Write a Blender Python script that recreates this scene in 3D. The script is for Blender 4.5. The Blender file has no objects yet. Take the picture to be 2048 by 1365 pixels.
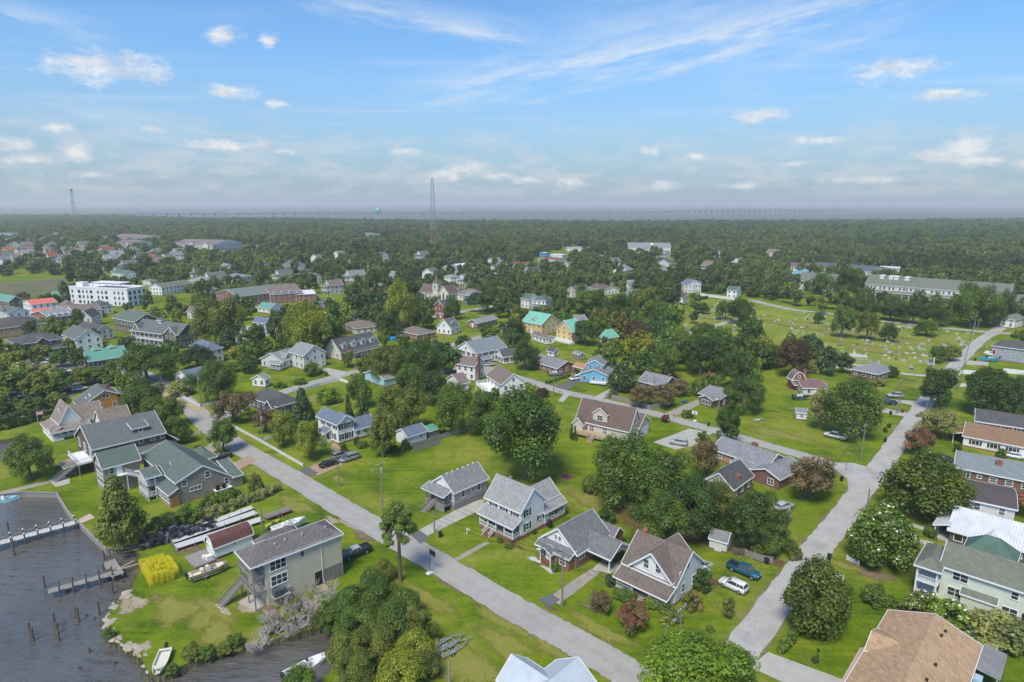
import bpy, math, random
import numpy as np
from mathutils import Vector, Matrix
from mathutils.geometry import tessellate_polygon
random.seed(7); RNG = np.random.default_rng(7)
rad = math.radians
sc = bpy.context.scene; C = sc.collection

# ---------------------------------------------------------------- camera
CAMZ = 62.0; FPX = 1274.0; PITCH = math.atan(275.5/FPX)
cam = bpy.data.cameras.new('camera'); camo = bpy.data.objects.new('camera', cam); C.objects.link(camo)
camo.location = (0, 0, CAMZ); camo.rotation_euler = (math.pi/2-PITCH, 0, 0)
cam.sensor_width = 36; cam.lens = 36*FPX/2048; cam.clip_start = 1; cam.clip_end = 90000
sc.camera = camo
def ray(px, py):
    a = (px-1024)/FPX; b = -(py-682.5)/FPX
    return a, math.cos(PITCH)+b*math.sin(PITCH), -math.sin(PITCH)+b*math.cos(PITCH)
def at(px, py, z=0.0):
    """point of the surveyed plan: where the sight line through (px,py) meets height z"""
    a, b, c = ray(px, py); t = (z-CAMZ)/c
    return Vector((a*t, b*t, z))
def zt(base, top, zb=0.0):
    """height of something that stands on base and reaches row top"""
    Y = at(base[0], base[1], zb).y; a, b, c = ray(*top)
    return CAMZ+Y*c/b

# ---------------------------------------------------------------- light and sky
SUN_EL, SUN_AZ = 56.0, -156.0          # azimuth from +Y (away from the camera), negative = left
sunl = bpy.data.lights.new('sun', 'SUN'); suno = bpy.data.objects.new('sun', sunl); C.objects.link(suno)
sunl.energy = 2.7; sunl.angle = rad(20); sunl.color = (1, .93, .8)
suno.rotation_euler = Vector((math.sin(rad(SUN_AZ))*math.cos(rad(SUN_EL)), math.cos(rad(SUN_AZ))*math.cos(rad(SUN_EL)), math.sin(rad(SUN_EL)))).to_track_quat('Z', 'Y').to_euler()
sc.view_settings.view_transform = 'Standard'; sc.view_settings.look = 'None'
sc.view_settings.exposure = 0.62; sc.view_settings.gamma = 1
sc.cycles.max_bounces = 5; sc.cycles.diffuse_bounces = 2; sc.cycles.glossy_bounces = 2
sc.cycles.transmission_bounces = 4; sc.cycles.volume_bounces = 1; sc.cycles.transparent_max_bounces = 12
sc.cycles.use_denoising = True
world = bpy.data.worlds.new('World'); sc.world = world; world.use_nodes = True
world.cycles.sampling_method = 'MANUAL'; world.cycles.sample_map_resolution = 512
NT = world.node_tree; NT.nodes.clear()
class NB:
    """tiny node-graph helper"""
    def __init__(s, nt): s.nt = nt
    def n(s, t, **k):
        n = s.nt.nodes.new(t)
        for a, v in k.items(): setattr(n, a, v)
        return n
    def put(s, sock, v):
        if isinstance(v, bpy.types.NodeSocket): s.nt.links.new(v, sock)
        elif v is not None: sock.default_value = v
    def m(s, op, a, b=None, c=None, clamp=False):
        n = s.n('ShaderNodeMath', operation=op); n.use_clamp = clamp
        for i, v in enumerate((a, b, c)):
            if v is not None: s.put(n.inputs[i], v)
        return n.outputs[0]
    def mix(s, f, a, b, blend='MIX'):
        n = s.n('ShaderNodeMix', data_type='RGBA', blend_type=blend)
        s.put(n.inputs[0], f)
        s.put(n.inputs[6], a if isinstance(a, bpy.types.NodeSocket) else (*a, 1)); s.put(n.inputs[7], b if isinstance(b, bpy.types.NodeSocket) else (*b, 1))
        return n.outputs[2]
    def noise(s, vec, scale, detail=3, rough=.5, dim='3D'):
        n = s.n('ShaderNodeTexNoise', noise_dimensions=dim); s.put(n.inputs['Vector'], vec)
        n.inputs['Scale'].default_value = scale; n.inputs['Detail'].default_value = detail; n.inputs['Roughness'].default_value = rough
        return n.outputs['Fac']
    def ramp(s, f, stops, interp='LINEAR'):
        n = s.n('ShaderNodeValToRGB'); s.put(n.inputs[0], f); cr = n.color_ramp; cr.interpolation = interp
        while len(cr.elements) < len(stops): cr.elements.new(.5)
        for e, (p, c) in zip(cr.elements, stops): e.position = p; e.color = (*c, 1) if len(c) == 3 else c
        return n.outputs[0]
    def step(s, v, a, b):
        n = s.n('ShaderNodeMapRange', interpolation_type='SMOOTHSTEP'); s.put(n.inputs[0], v)
        n.inputs[1].default_value = a; n.inputs[2].default_value = b
        return n.outputs[0]
    def comb(s, x, y, z=0.0):
        n = s.n('ShaderNodeCombineXYZ')
        for i, v in enumerate((x, y, z)): s.put(n.inputs[i], v)
        return n.outputs[0]
w = NB(NT)
sky = w.n('ShaderNodeTexSky', sky_type='NISHITA', sun_disc=False, sun_elevation=rad(SUN_EL), sun_rotation=rad(SUN_AZ))
sky.altitude = 0; sky.air_density = 1.0; sky.dust_density = .35; sky.ozone_density = 2.5
tc = w.n('ShaderNodeTexCoord'); sx = w.n('ShaderNodeSeparateXYZ'); NT.links.new(tc.outputs['Generated'], sx.inputs[0])
X, Y, Z = sx.outputs
AZ = w.m('ARCTAN2', X, Y); EL = w.m('ARCSINE', Z)
def azel(px, py):
    a, b, c = ray(px, py); return math.atan2(a, b), math.atan2(c, math.hypot(a, b))
ae = w.comb(AZ, w.m('MULTIPLY', EL, 1.9), 0.0)
AE = w.comb(AZ, EL, 0.0)
warp = w.m('SUBTRACT', w.noise(ae, 24, 9, .7), .5)
# fair-weather cumulus: (px, py, half width, half height) as surveyed in the sky
CUM = [(215,135,120,32),(170,128,55,22),(450,72,44,20),(538,82,24,15),(452,183,62,15),(115,255,42,10),(465,292,82,15),(570,303,30,9),(145,302,36,20),(22,290,50,16),(40,318,60,14),
 (316,263,28,10),(560,208,28,10),(930,340,60,20),(985,352,70,17),(890,352,50,18),(1060,360,60,13),(1140,368,50,14),(1780,138,92,24),(1512,233,62,17),(1890,187,75,12),(1312,302,44,13),
 (1390,312,26,8),(1925,292,60,26),(1870,312,64,14),(1975,322,60,13),(1590,326,60,9),(1710,360,70,10),(820,302,40,9),(190,350,50,12),(1330,372,50,12),(1480,372,60,10),(2040,330,30,18),(1640,280,60,10)]
tot = None
for (px, py, hw, hh) in CUM:
    a0, e0 = azel(px, py); sa = hw/FPX*.8; se = hh/FPX*.88
    n = w.n('ShaderNodeVectorMath', operation='MULTIPLY_ADD'); NT.links.new(AE, n.inputs[0]); n.inputs[1].default_value = (1/sa, 1/se, 0); n.inputs[2].default_value = (-a0/sa, -e0/se, 0)
    l = w.n('ShaderNodeVectorMath', operation='LENGTH'); NT.links.new(n.outputs[0], l.inputs[0]); v = l.outputs['Value']
    tot = v if tot is None else w.m('MINIMUM', tot, v)
cum = w.m('MULTIPLY_ADD', warp, 3.4, w.m('SUBTRACT', 1.0, tot))
cumm = w.step(cum, -.1, 1.0)
# low rows of small cloud towards the horizon
lowb = w.m('MULTIPLY', w.step(EL, -.005, .02), w.step(EL, .15, .04))
lown = w.noise(w.comb(AZ, w.m('MULTIPLY', EL, 3.2), 3.3), 13, 7, .64)
lowc = w.m('MULTIPLY', w.step(lown, .43, .62), w.m('MULTIPLY', lowb, .7))
# thin cirrus on a high plane
inv = w.m('DIVIDE', 1.0, w.m('MAXIMUM', Z, .04))
pl = w.n('ShaderNodeMapping'); NT.links.new(w.comb(w.m('MULTIPLY', X, inv), w.m('MULTIPLY', Y, inv), 0), pl.inputs[0])
pl.inputs['Rotation'].default_value = (0, 0, rad(-58)); pl.inputs['Scale'].default_value = (.38, 1.9, 1); pl.inputs['Location'].default_value = (.3, 1.2, 0)
cir = w.noise(pl.outputs[0], 1.15, 7, .62)
pl2 = w.noise(w.comb(w.m('MULTIPLY', X, inv), w.m('MULTIPLY', Y, inv), 5), .42, 2, .5)
cirm = w.m('MULTIPLY', w.step(cir, .45, .8), w.step(pl2, .36, .6))
def frame(p0, p1, k):
    a0, e0 = azel(*p0); a1, e1 = azel(*p1); L = math.hypot(a1-a0, e1-e0); ux, uy = (a1-a0)/L, (e1-e0)/L
    S = w.m('MULTIPLY_ADD', AZ, ux, w.m('MULTIPLY', EL, uy)); T = w.m('MULTIPLY_ADD', AZ, -uy, w.m('MULTIPLY', EL, ux))
    return ux, uy, S, T, w.noise(w.comb(w.m('MULTIPLY', S, .8), w.m('MULTIPLY', T, 5.0), k), 9, 8, .64)
FR = [frame((760,190), (1900,-60), 9.0), frame((560,-20), (1120,80), 4.0)]
def streak(p0, p1, wd, amt, fr):
    ux, uy, S, T, nz = FR[fr]; a0, e0 = azel(*p0); a1, e1 = azel(*p1); s0 = a0*ux+e0*uy; L = a1*ux+e1*uy-s0; t0 = -(a0+a1)/2*uy+(e0+e1)/2*ux
    t2 = w.m('MULTIPLY_ADD', nz, wd*2.2, w.m('SUBTRACT', T, t0+wd*1.1))
    b = w.m('MULTIPLY_ADD', w.m('ABSOLUTE', t2), -1/wd, 1.0, clamp=True); s_ = w.m('MULTIPLY_ADD', S, 1/L, -s0/L)
    e = w.m('MULTIPLY', w.step(s_, -.05, .35), w.step(s_, 1.1, .7))
    return w.m('MULTIPLY', w.m('MULTIPLY', b, e), w.m('MULTIPLY', w.step(nz, .3, .75), amt))
st = streak((760,190), (1900,-60), .04, 1.0, 0)
for q in (((560,-20),(1120,80),.03,.7,1), ((1000,70),(1560,10),.055,.45,0), ((-60,5),(230,70),.02,.55,1), ((0,205),(420,260),.024,.4,1), ((1380,140),(1850,40),.05,.3,0)):
    st = w.m('MAXIMUM', st, streak(*q))
thin = w.m('MULTIPLY_ADD', cirm, .34, w.m('MULTIPLY', st, 1.5), clamp=True)
# cloud brightness: sunlit tops, greyer bases
shade = w.step(w.noise(w.comb(AZ, w.m('MULTIPLY', w.m('SUBTRACT', EL, .012), 1.9), 0.0), 24, 5, .66), .33, .62)
ccol = w.mix(shade, (3.2, 3.5, 3.9), (4.8, 4.8, 4.8))
skyb = w.mix(1.0, sky.outputs[0], (.53, .76, .92), 'MULTIPLY')
skyb = w.mix(w.m('MULTIPLY', w.m('SUBTRACT', 1.0, w.step(EL, -.02, .26)), .85), skyb, (1.7, 2.15, 2.75))
c1 = w.mix(w.m('MULTIPLY', thin, .75), skyb, (4.4, 4.6, 4.8))
c2 = w.mix(w.m('MULTIPLY', lowc, .7), c1, (3.7, 3.85, 4.1))
c3 = w.mix(w.m('MULTIPLY', cumm, .9), c2, ccol)
bg = w.n('ShaderNodeBackground'); bg.inputs[1].default_value = .125
NT.links.new(c3, bg.inputs[0]); out = w.n('ShaderNodeOutputWorld'); NT.links.new(bg.outputs[0], out.inputs[0])

# ---------------------------------------------------------------- materials
MATS = {}
def newmat(name):
    m = bpy.data.materials.new(name); m.use_nodes = True; m.node_tree.nodes.clear(); MATS[name] = m
    b = NB(m.node_tree); o = b.n('ShaderNodeOutputMaterial'); p = b.n('ShaderNodeBsdfPrincipled')
    m.node_tree.links.new(p.outputs[0], o.inputs[0])
    return m, b, p
def objco(b): return b.n('ShaderNodeTexCoord').outputs['Object']
def pos(b): return b.n('ShaderNodeNewGeometry').outputs['Position']
def bump(b, p, h, strength=.4, dist=.03):
    n = b.n('ShaderNodeBump'); n.inputs['Strength'].default_value = strength; n.inputs['Distance'].default_value = dist
    b.put(n.inputs['Height'], h); b.nt.links.new(n.outputs[0], p.inputs['Normal'])
def tint(c, k): return tuple(min(1, x*k) for x in c)
def plain(name, col, rough=.7, var=.18, scale=1.5, metal=0, spec=.4):
    """paint, concrete, timber: base colour with weathering at two scales"""
    if name in MATS: return MATS[name]
    m, b, p = newmat(name); co = pos(b)
    n1 = b.noise(co, scale, 5, .6); n2 = b.noise(co, scale*9, 3, .6)
    f = b.m('MULTIPLY_ADD', n1, .65, b.m('MULTIPLY', n2, .35))
    b.put(p.inputs['Base Color'], b.ramp(f, [(.25, tint(col, 1-var)), (.75, tint(col, 1+var))]))
    p.inputs['Roughness'].default_value = rough; p.inputs['Metallic'].default_value = metal; p.inputs['Specular IOR Level'].default_value = spec
    return m
def siding(name, col, pitch=.19, var=.07):
    """horizontal lap boards"""
    if name in MATS: return MATS[name]
    m, b, p = newmat(name); co = objco(b); s = b.n('ShaderNodeSeparateXYZ'); b.put(s.inputs[0], co)
    fr = b.m('FRACT', b.m('MULTIPLY', s.outputs[2], 1/pitch))
    n1 = b.noise(co, .9, 5, .6)
    c = b.ramp(n1, [(.25, tint(col, 1-var*1.6)), (.7, tint(col, 1+var))])
    b.put(p.inputs['Base Color'], c); bump(b, p, fr, .55, .03); p.inputs['Roughness'].default_value = .62
    return m
def shingle(name, col, var=.3, row=.2, wdt=.35, rough=.9):
    """roof or wall shingles: courses and tabs of uneven tone, streaks of age"""
    if name in MATS: return MATS[name]
    if 'wall' not in name: col = tint(col, .8)
    m, b, p = newmat(name); co = objco(b); s = b.n('ShaderNodeSeparateXYZ'); b.put(s.inputs[0], co)
    hz = b.m('MULTIPLY', s.outputs[2], 1/row); rw = b.m('FLOOR', hz)
    al = b.m('MULTIPLY_ADD', b.m('ADD', s.outputs[0], s.outputs[1]), 1/wdt, b.m('MULTIPLY', rw, .5))
    wn = b.n('ShaderNodeTexWhiteNoise', noise_dimensions='2D'); b.put(wn.inputs['Vector'], b.comb(b.m('FLOOR', al), rw))
    n1 = b.noise(co, .55, 5, .65); n2 = b.noise(co, 5, 3, .7)
    f = b.m('ADD', b.m('MULTIPLY', wn.outputs[0], .34), b.m('MULTIPLY_ADD', n1, .4, b.m('MULTIPLY', n2, .3)))
    b.put(p.inputs['Base Color'], b.ramp(f, [(.22, tint(col, 1-var)), (.8, tint(col, 1+var))]))
    bump(b, p, b.m('ADD', b.m('FRACT', hz), b.m('MULTIPLY', wn.outputs[0], .5)), .6, .03)
    p.inputs['Roughness'].default_value = rough; p.inputs['Specular IOR Level'].default_value = .25
    return m
def brickm(name, col, mortar=(.42, .38, .34)):
    if name in MATS: return MATS[name]
    m, b, p = newmat(name); co = objco(b); s = b.n('ShaderNodeSeparateXYZ'); b.put(s.inputs[0], co)
    br = b.n('ShaderNodeTexBrick'); b.put(br.inputs['Vector'], b.comb(b.m('ADD', s.outputs[0], s.outputs[1]), s.outputs[2]))
    br.inputs['Color1'].default_value = (*tint(col, 1.2), 1); br.inputs['Color2'].default_value = (*tint(col, .72), 1); br.inputs['Mortar'].default_value = (*mortar, 1)
    br.inputs['Scale'].default_value = 1; br.inputs['Brick Width'].default_value = .23; br.inputs['Row Height'].default_value = .08; br.inputs['Mortar Size'].default_value = .006
    c = b.mix(.35, br.outputs['Color'], b.ramp(b.noise(co, .8, 4, .6), [(.3, tint(col, .7)), (.7, tint(col, 1.2))]))
    b.put(p.inputs['Base Color'], c); p.inputs['Roughness'].default_value = .85
    return m
def ribbed(name, col, pitch=.45, rough=.4, axis=0):
    """standing-seam metal"""
    if name in MATS: return MATS[name]
    m, b, p = newmat(name); co = objco(b); s = b.n('ShaderNodeSeparateXYZ'); b.put(s.inputs[0], co)
    a = b.m('FRACT', b.m('MULTIPLY', s.outputs[axis], 1/pitch)); rib = b.step(a, .86, .93)
    n = b.noise(co, .6, 5, .65)
    b.put(p.inputs['Base Color'], b.mix(b.m('MULTIPLY', rib, .35), b.ramp(n, [(.3, tint(col, .84)), (.7, tint(col, 1.08))]), tint(col, .6)))
    bump(b, p, rib, .7, .05); p.inputs['Roughness'].default_value = rough
    return m
def glassm():
    m, b, p = newmat('window_glass'); n = b.n('ShaderNodeObjectInfo')
    b.put(p.inputs['Base Color'], b.ramp(n.outputs['Random'], [(0, (.015, .02, .025)), (.6, (.05, .06, .07)), (1, (.16, .17, .17))]))
    p.inputs['Roughness'].default_value = .08; p.inputs['Specular IOR Level'].default_value = .7
    return m
GLASS = glassm()
def carpaint():
    m, b, p = newmat('car_paint'); n = b.n('ShaderNodeObjectInfo'); b.put(p.inputs['Base Color'], n.outputs['Color'])
    p.inputs['Roughness'].default_value = .28; p.inputs['Coat Weight'].default_value = .6; p.inputs['Coat Roughness'].default_value = .06
    return m
PAINT = carpaint()
def leafm(name, objc=True, col=(.06, .1, .03)):
    m, b, p = newmat(name); m.node_tree.nodes.remove(p)
    at_ = b.n('ShaderNodeAttribute', attribute_name='v'); oi = b.n('ShaderNodeObjectInfo')
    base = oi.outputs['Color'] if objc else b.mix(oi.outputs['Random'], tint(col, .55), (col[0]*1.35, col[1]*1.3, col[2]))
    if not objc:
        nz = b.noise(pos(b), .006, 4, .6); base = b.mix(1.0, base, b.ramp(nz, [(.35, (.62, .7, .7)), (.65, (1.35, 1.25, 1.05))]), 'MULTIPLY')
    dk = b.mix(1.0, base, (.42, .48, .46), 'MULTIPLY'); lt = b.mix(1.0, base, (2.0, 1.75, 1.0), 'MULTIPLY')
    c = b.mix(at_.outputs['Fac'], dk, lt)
    d = b.n('ShaderNodeBsdfDiffuse'); t = b.n('ShaderNodeBsdfTranslucent'); g = b.n('ShaderNodeBsdfGlossy')
    b.put(d.inputs[0], c); b.put(t.inputs[0], b.mix(1.0, c, (1.3, 1.4, .6), 'MULTIPLY')); g.inputs['Roughness'].default_value = .45
    mx = b.n('ShaderNodeMixShader'); mx.inputs[0].default_value = .34; b.nt.links.new(d.outputs[0], mx.inputs[1]); b.nt.links.new(t.outputs[0], mx.inputs[2])
    m2 = b.n('ShaderNodeMixShader'); m2.inputs[0].default_value = .03; b.nt.links.new(mx.outputs[0], m2.inputs[1]); b.nt.links.new(g.outputs[0], m2.inputs[2])
    o = [n for n in m.node_tree.nodes if n.type == 'OUTPUT_MATERIAL'][0]; b.nt.links.new(m2.outputs[0], o.inputs[0])
    return m
LEAF = leafm('leaves'); LEAFW = leafm('woodland_leaves', False, (.088, .145, .062))
def flower(name, col):
    if name in MATS: return MATS[name]
    m, b, p = newmat(name); at_ = b.n('ShaderNodeAttribute', attribute_name='v')
    b.put(p.inputs['Base Color'], b.mix(at_.outputs['Fac'], tint(col, .6), tint(col, 1.3))); p.inputs['Roughness'].default_value = .8
    return m
BARK = plain('bark', (.13, .1, .075), .95, .4, 3)
PBARK = plain('pine_bark', (.17, .11, .08), .95, .4, 3)
WHITE = plain('white_trim', (.8, .8, .8), .5, .05, .8)
DKGREEN = plain('shutter_green', (.02, .05, .035), .5, .2)
BLACK = plain('black_plastic', (.02, .02, .022), .5, .2)
TYRE = plain('tyre_rubber', (.02, .02, .02), .85, .2)
STEEL = plain('galvanised_steel', (.5, .52, .54), .4, .15, 3, .6)
CHROME = plain('wheel_alloy', (.5, .5, .52), .35, .1, 3, .7)
WOOD = plain('weathered_timber', (.30, .26, .22), .9, .3, 2.5)
OLDWOOD = plain('grey_weathered_timber', (.27, .25, .235), .9, .3, 2.5)
NEWWOOD = plain('pale_timber', (.42, .33, .21), .85, .25, 2.5)
POLEW = plain('pole_timber', (.23, .2, .17), .9, .25, 2)
CONC = plain('concrete', (.44, .42, .38), .9, .16, .7)
HEADL = plain('headlight_glass', (.6, .62, .65), .15, .05); TAIL = plain('tail_light', (.35, .01, .01), .25, .1)
BRICK = brickm('red_brick', (.25, .085, .06)); TANBRICK = brickm('tan_brick', (.42, .25, .13), (.45, .4, .32))
WS = siding('white_siding', (.84, .83, .81)); SLAT = plain('white_vinyl', (.76, .77, .78), .45, .04)
# ---------------------------------------------------------------- mesh helpers
class MB:
    def __init__(s): s.v = []; s.f = []; s.mi = []
    def add(s, vs, fs, mi=0):
        o = len(s.v); s.v += [tuple(v) for v in vs]; s.f += [tuple(i+o for i in f) for f in fs]; s.mi += [mi]*len(fs); return s
    def box(s, x0, x1, y0, y1, z0, z1, mi=0):
        return s.add([(x0,y0,z0),(x1,y0,z0),(x1,y1,z0),(x0,y1,z0),(x0,y0,z1),(x1,y0,z1),(x1,y1,z1),(x0,y1,z1)],
              [(3,2,1,0),(4,5,6,7),(0,1,5,4),(1,2,6,5),(2,3,7,6),(3,0,4,7)], mi)
    def bar(s, p, q, w, h=None, mi=0):
        p = Vector(p); q = Vector(q); h = h or w; d = (q-p)
        if d.length < 1e-6: return s
        d.normalize(); up = Vector((0,0,1)) if abs(d.z) < .95 else Vector((1,0,0))
        sd = d.cross(up).normalized()*w/2; u = sd.cross(d).normalized()*h/2
        vs = [p-sd-u, p+sd-u, p+sd+u, p-sd+u, q-sd-u, q+sd-u, q+sd+u, q-sd+u]
        return s.add(vs, [(3,2,1,0),(4,5,6,7),(0,1,5,4),(1,2,6,5),(2,3,7,6),(3,0,4,7)], mi)
    def slab(s, poly, t, mi=0):
        n = len(poly); vs = [tuple(p) for p in poly]+[(p[0],p[1],p[2]-t) for p in poly]
        return s.add(vs, [tuple(range(n)), tuple(range(2*n-1, n-1, -1))]+[(i,(i+1)%n+0,(i+1)%n+n,i+n) for i in range(n)], mi)
    def prism(s, poly, z0, z1, mi=0): return s.slab([(p[0],p[1],z1) for p in poly], z1-z0, mi)
    def tube(s, pts, rs, n=6, mi=0, cap=True):
        pts = [Vector(p) for p in pts]; o = len(s.v)
        if not hasattr(rs, '__len__'): rs = [rs]*len(pts)
        for i, p in enumerate(pts):
            d = (pts[min(i+1,len(pts)-1)]-pts[max(i-1,0)]).normalized()
            a = Vector((1,0,0)) if abs(d.x) < .8 else Vector((0,1,0)); e1 = d.cross(a).normalized(); e2 = d.cross(e1)
            for k in range(n):
                t = 2*math.pi*k/n; s.v.append(tuple(p+(e1*math.cos(t)+e2*math.sin(t))*rs[i]))
        for i in range(len(pts)-1):
            for k in range(n):
                s.f.append((o+i*n+k, o+i*n+(k+1)%n, o+(i+1)*n+(k+1)%n, o+(i+1)*n+k)); s.mi.append(mi)
        if cap: s.f += [tuple(o+k for k in range(n)), tuple(o+(len(pts)-1)*n+k for k in range(n-1,-1,-1))]; s.mi += [mi,mi]
        return s
    def loft(s, rings, mi=0, cap=True):
        n = len(rings[0]); o = len(s.v)
        for r in rings: s.v += [tuple(p) for p in r]
        for i in range(len(rings)-1):
            for k in range(n): s.f.append((o+i*n+k, o+i*n+(k+1)%n, o+(i+1)*n+(k+1)%n, o+(i+1)*n+k)); s.mi.append(mi)
        if cap: s.f += [tuple(o+k for k in range(n-1,-1,-1)), tuple(o+(len(rings)-1)*n+k for k in range(n))]; s.mi += [mi,mi]
        return s
    def mesh(s, name, mats, smooth=False):
        m = bpy.data.meshes.new(name); m.from_pydata(s.v, [], s.f)
        for x in (mats if isinstance(mats, (list,tuple)) else [mats]): m.materials.append(x)
        if any(s.mi): m.polygons.foreach_set('material_index', s.mi)
        if smooth: m.polygons.foreach_set('use_smooth', [True]*len(s.f))
        m.update(); return m
    def build(s, name, mats, parent=None, loc=None, rz=0, smooth=False):
        return obj(name, s.mesh(name, mats, smooth), parent, loc, rz)
def obj(name, me, parent=None, loc=None, rz=0):
    o = bpy.data.objects.new(name, me); C.objects.link(o)
    if parent: o.parent = parent
    if loc is not None: o.location = loc
    if rz: o.rotation_euler = (0,0,rz)
    return o
def tag(o, label, cat, group=None, kind=None):
    if label: o['label'] = label
    if cat: o['category'] = cat
    if group: o['group'] = group
    if kind: o['kind'] = kind
    return o
def thing(name, label, cat, loc=(0,0,0), rz=0, group=None):
    o = bpy.data.objects.new(name, None); C.objects.link(o); o.location = loc; o.rotation_euler = (0,0,rz); o.empty_display_size = .5
    return tag(o, label, cat, group)
KIDS = {}
def copytree(root, loc, rz=0, label=None, group=None, color=None, scale=None, root_only=False):
    """a copy of a thing with copies of its parts and sub-parts"""
    r = root.copy(); C.objects.link(r); r.location = loc; r.rotation_euler = (0,0,rz)
    if scale: r.scale = scale
    if label: r['label'] = label
    if group: r['group'] = group
    def rec(src, dst):
        for ch in KIDS.get(src.name, ()):
            c = ch.copy(); C.objects.link(c); c.parent = dst
            if color is not None: c.color = (*color, 1)
            rec(ch, c)
    rec(root, r)
    if color is not None: r.color = (*color, 1)
    return r
def remember(root):
    def rec(o):
        KIDS[o.name] = list(o.children)
        for c in o.children: rec(c)
    rec(root); return root
# ================================================================ the setting
WATERZ = -.9
def grassm():
    m, b, p = newmat('lawn_grass'); co = pos(b)
    big = b.noise(co, .018, 4, .55); mid = b.noise(co, .12, 5, .6); fin = b.noise(co, 1.6, 4, .7); pat = b.noise(co, .045, 5, .65)
    mw = b.n('ShaderNodeMapping'); b.put(mw.inputs[0], co); mw.inputs['Rotation'].default_value = (0, 0, rad(43.5)); mw.inputs['Scale'].default_value = (.05, .75, 1)
    mow = b.noise(mw.outputs[0], 1.2, 2, .5)
    f = b.m('ADD', b.m('MULTIPLY_ADD', mid, .4, b.m('MULTIPLY', fin, .25)), b.m('MULTIPLY_ADD', mow, .17, b.m('MULTIPLY', big, .18)))
    c = b.ramp(f, [(.4, (.05, .096, .006)), (.48, (.105, .168, .007)), (.54, (.16, .21, .01)), (.6, (.23, .255, .02)), (.68, (.34, .31, .075))])
    c = b.mix(b.m('MULTIPLY', b.step(pat, .47, .63), .75), c, b.ramp(b.noise(co, .5, 5, .7), [(.35, (.16, .2, .016)), (.65, (.3, .28, .06))]))
    spk = b.noise(co, .9, 6, .75); c = b.mix(b.m('MULTIPLY', b.step(spk, .62, .72), .6), c, (.2, .16, .07))
    b.put(p.inputs['Base Color'], c); p.inputs['Roughness'].default_value = .95; p.inputs['Specular IOR Level'].default_value = .1
    bump(b, p, b.m('ADD', fin, b.noise(co, 6, 3, .7)), .5, .12)
    return m
GRASS = grassm()
def ground_mat(name, stops, scale=.5, rough=.95, bscale=4, bstr=.25, fade=False, streak=None):
    m, b, p = newmat(name); co = pos(b)
    f = b.m('ADD', b.m('MULTIPLY', b.noise(co, scale, 6, .65), .6), b.m('MULTIPLY', b.noise(co, scale*12, 4, .7), .4))
    c = b.ramp(f, stops)
    if streak:
        n = b.noise(co, .09, 6, .7); c = b.mix(b.m('MULTIPLY', b.step(n, .5, .66), .55), c, streak)
        vo = b.n('ShaderNodeTexVoronoi', feature='DISTANCE_TO_EDGE'); vo.inputs['Scale'].default_value = .22
        wv = b.n('ShaderNodeVectorMath', operation='ADD'); b.put(wv.inputs[0], co); nz = b.n('ShaderNodeTexNoise'); b.put(nz.inputs['Vector'], co); nz.inputs['Scale'].default_value = .7; nz.inputs['Detail'].default_value = 5
        sc3 = b.n('ShaderNodeVectorMath', operation='SCALE'); b.put(sc3.inputs[0], nz.outputs['Color']); sc3.inputs['Scale'].default_value = 3.0; b.put(wv.inputs[1], sc3.outputs[0]); b.put(vo.inputs['Vector'], wv.outputs[0])
        ac = b.n('ShaderNodeAttribute', attribute_name='ac'); tk = b.step(b.m('ABSOLUTE', b.m('SUBTRACT', b.m('ABSOLUTE', ac.outputs['Fac']), .45)), .26, .05)
        c = b.mix(b.m('MULTIPLY', tk, .3), c, tint(streak, 1.45))
        c = b.mix(b.m('MULTIPLY', b.step(vo.outputs['Distance'], .02, .004), .3), c, tint(streak, .6))
    b.put(p.inputs['Base Color'], c); p.inputs['Roughness'].default_value = rough; p.inputs['Specular IOR Level'].default_value = .2
    bump(b, p, b.noise(co, bscale, 4, .7), bstr, .05)
    if fade:
        a = b.n('ShaderNodeAttribute', attribute_name='edge')
        e = b.m('ADD', a.outputs['Fac'], b.m('MULTIPLY', b.m('SUBTRACT', b.noise(co, 1.3, 8, .78), .5), 2.0))
        b.put(p.inputs['Alpha'], b.step(e, .2, .95))
    return m
ASPH = ground_mat('old_asphalt', [(.3, (.3, .285, .26)), (.55, (.37, .352, .32)), (.75, (.43, .41, .37))], .5, .92, 9, .2, streak=(.28, .265, .245))
ASPH2 = ground_mat('patched_asphalt', [(.3, (.32, .305, .285)), (.5, (.41, .39, .365)), (.75, (.5, .475, .445))], .35, .92, 9, .25, streak=(.28, .265, .25))
DARKASPH = ground_mat('dark_asphalt', [(.3, (.1, .1, .105)), (.7, (.16, .16, .165))], .5)
DRIVE = ground_mat('driveway_concrete', [(.3, (.33, .31, .27)), (.55, (.43, .41, .37)), (.75, (.5, .48, .43))], .4, .9, 6, .15)
OLDDRIVE = ground_mat('cracked_concrete', [(.3, (.2, .17, .13)), (.5, (.34, .3, .25)), (.7, (.42, .38, .33))], .6, .9, 6, .3)
PAVER = ground_mat('clay_pavers', [(.3, (.3, .2, .14)), (.7, (.45, .32, .23))], 1.5)
PINKWALK = ground_mat('pink_concrete', [(.3, (.45, .33, .28)), (.7, (.6, .45, .39))], .8)
SAND = ground_mat('sandy_dirt', [(.3, (.24, .19, .12)), (.5, (.36, .3, .2)), (.75, (.5, .43, .32))], .4, .95, 5, .4, fade=True)
DIRT = ground_mat('bare_earth', [(.3, (.13, .09, .055)), (.55, (.22, .16, .1)), (.8, (.3, .23, .15))], .5, .95, 5, .4, fade=True)
DRYG = ground_mat('dry_grass', [(.3, (.15, .18, .02)), (.5, (.22, .22, .04)), (.75, (.3, .26, .09))], .35, .95, 6, .4, fade=True)
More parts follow.
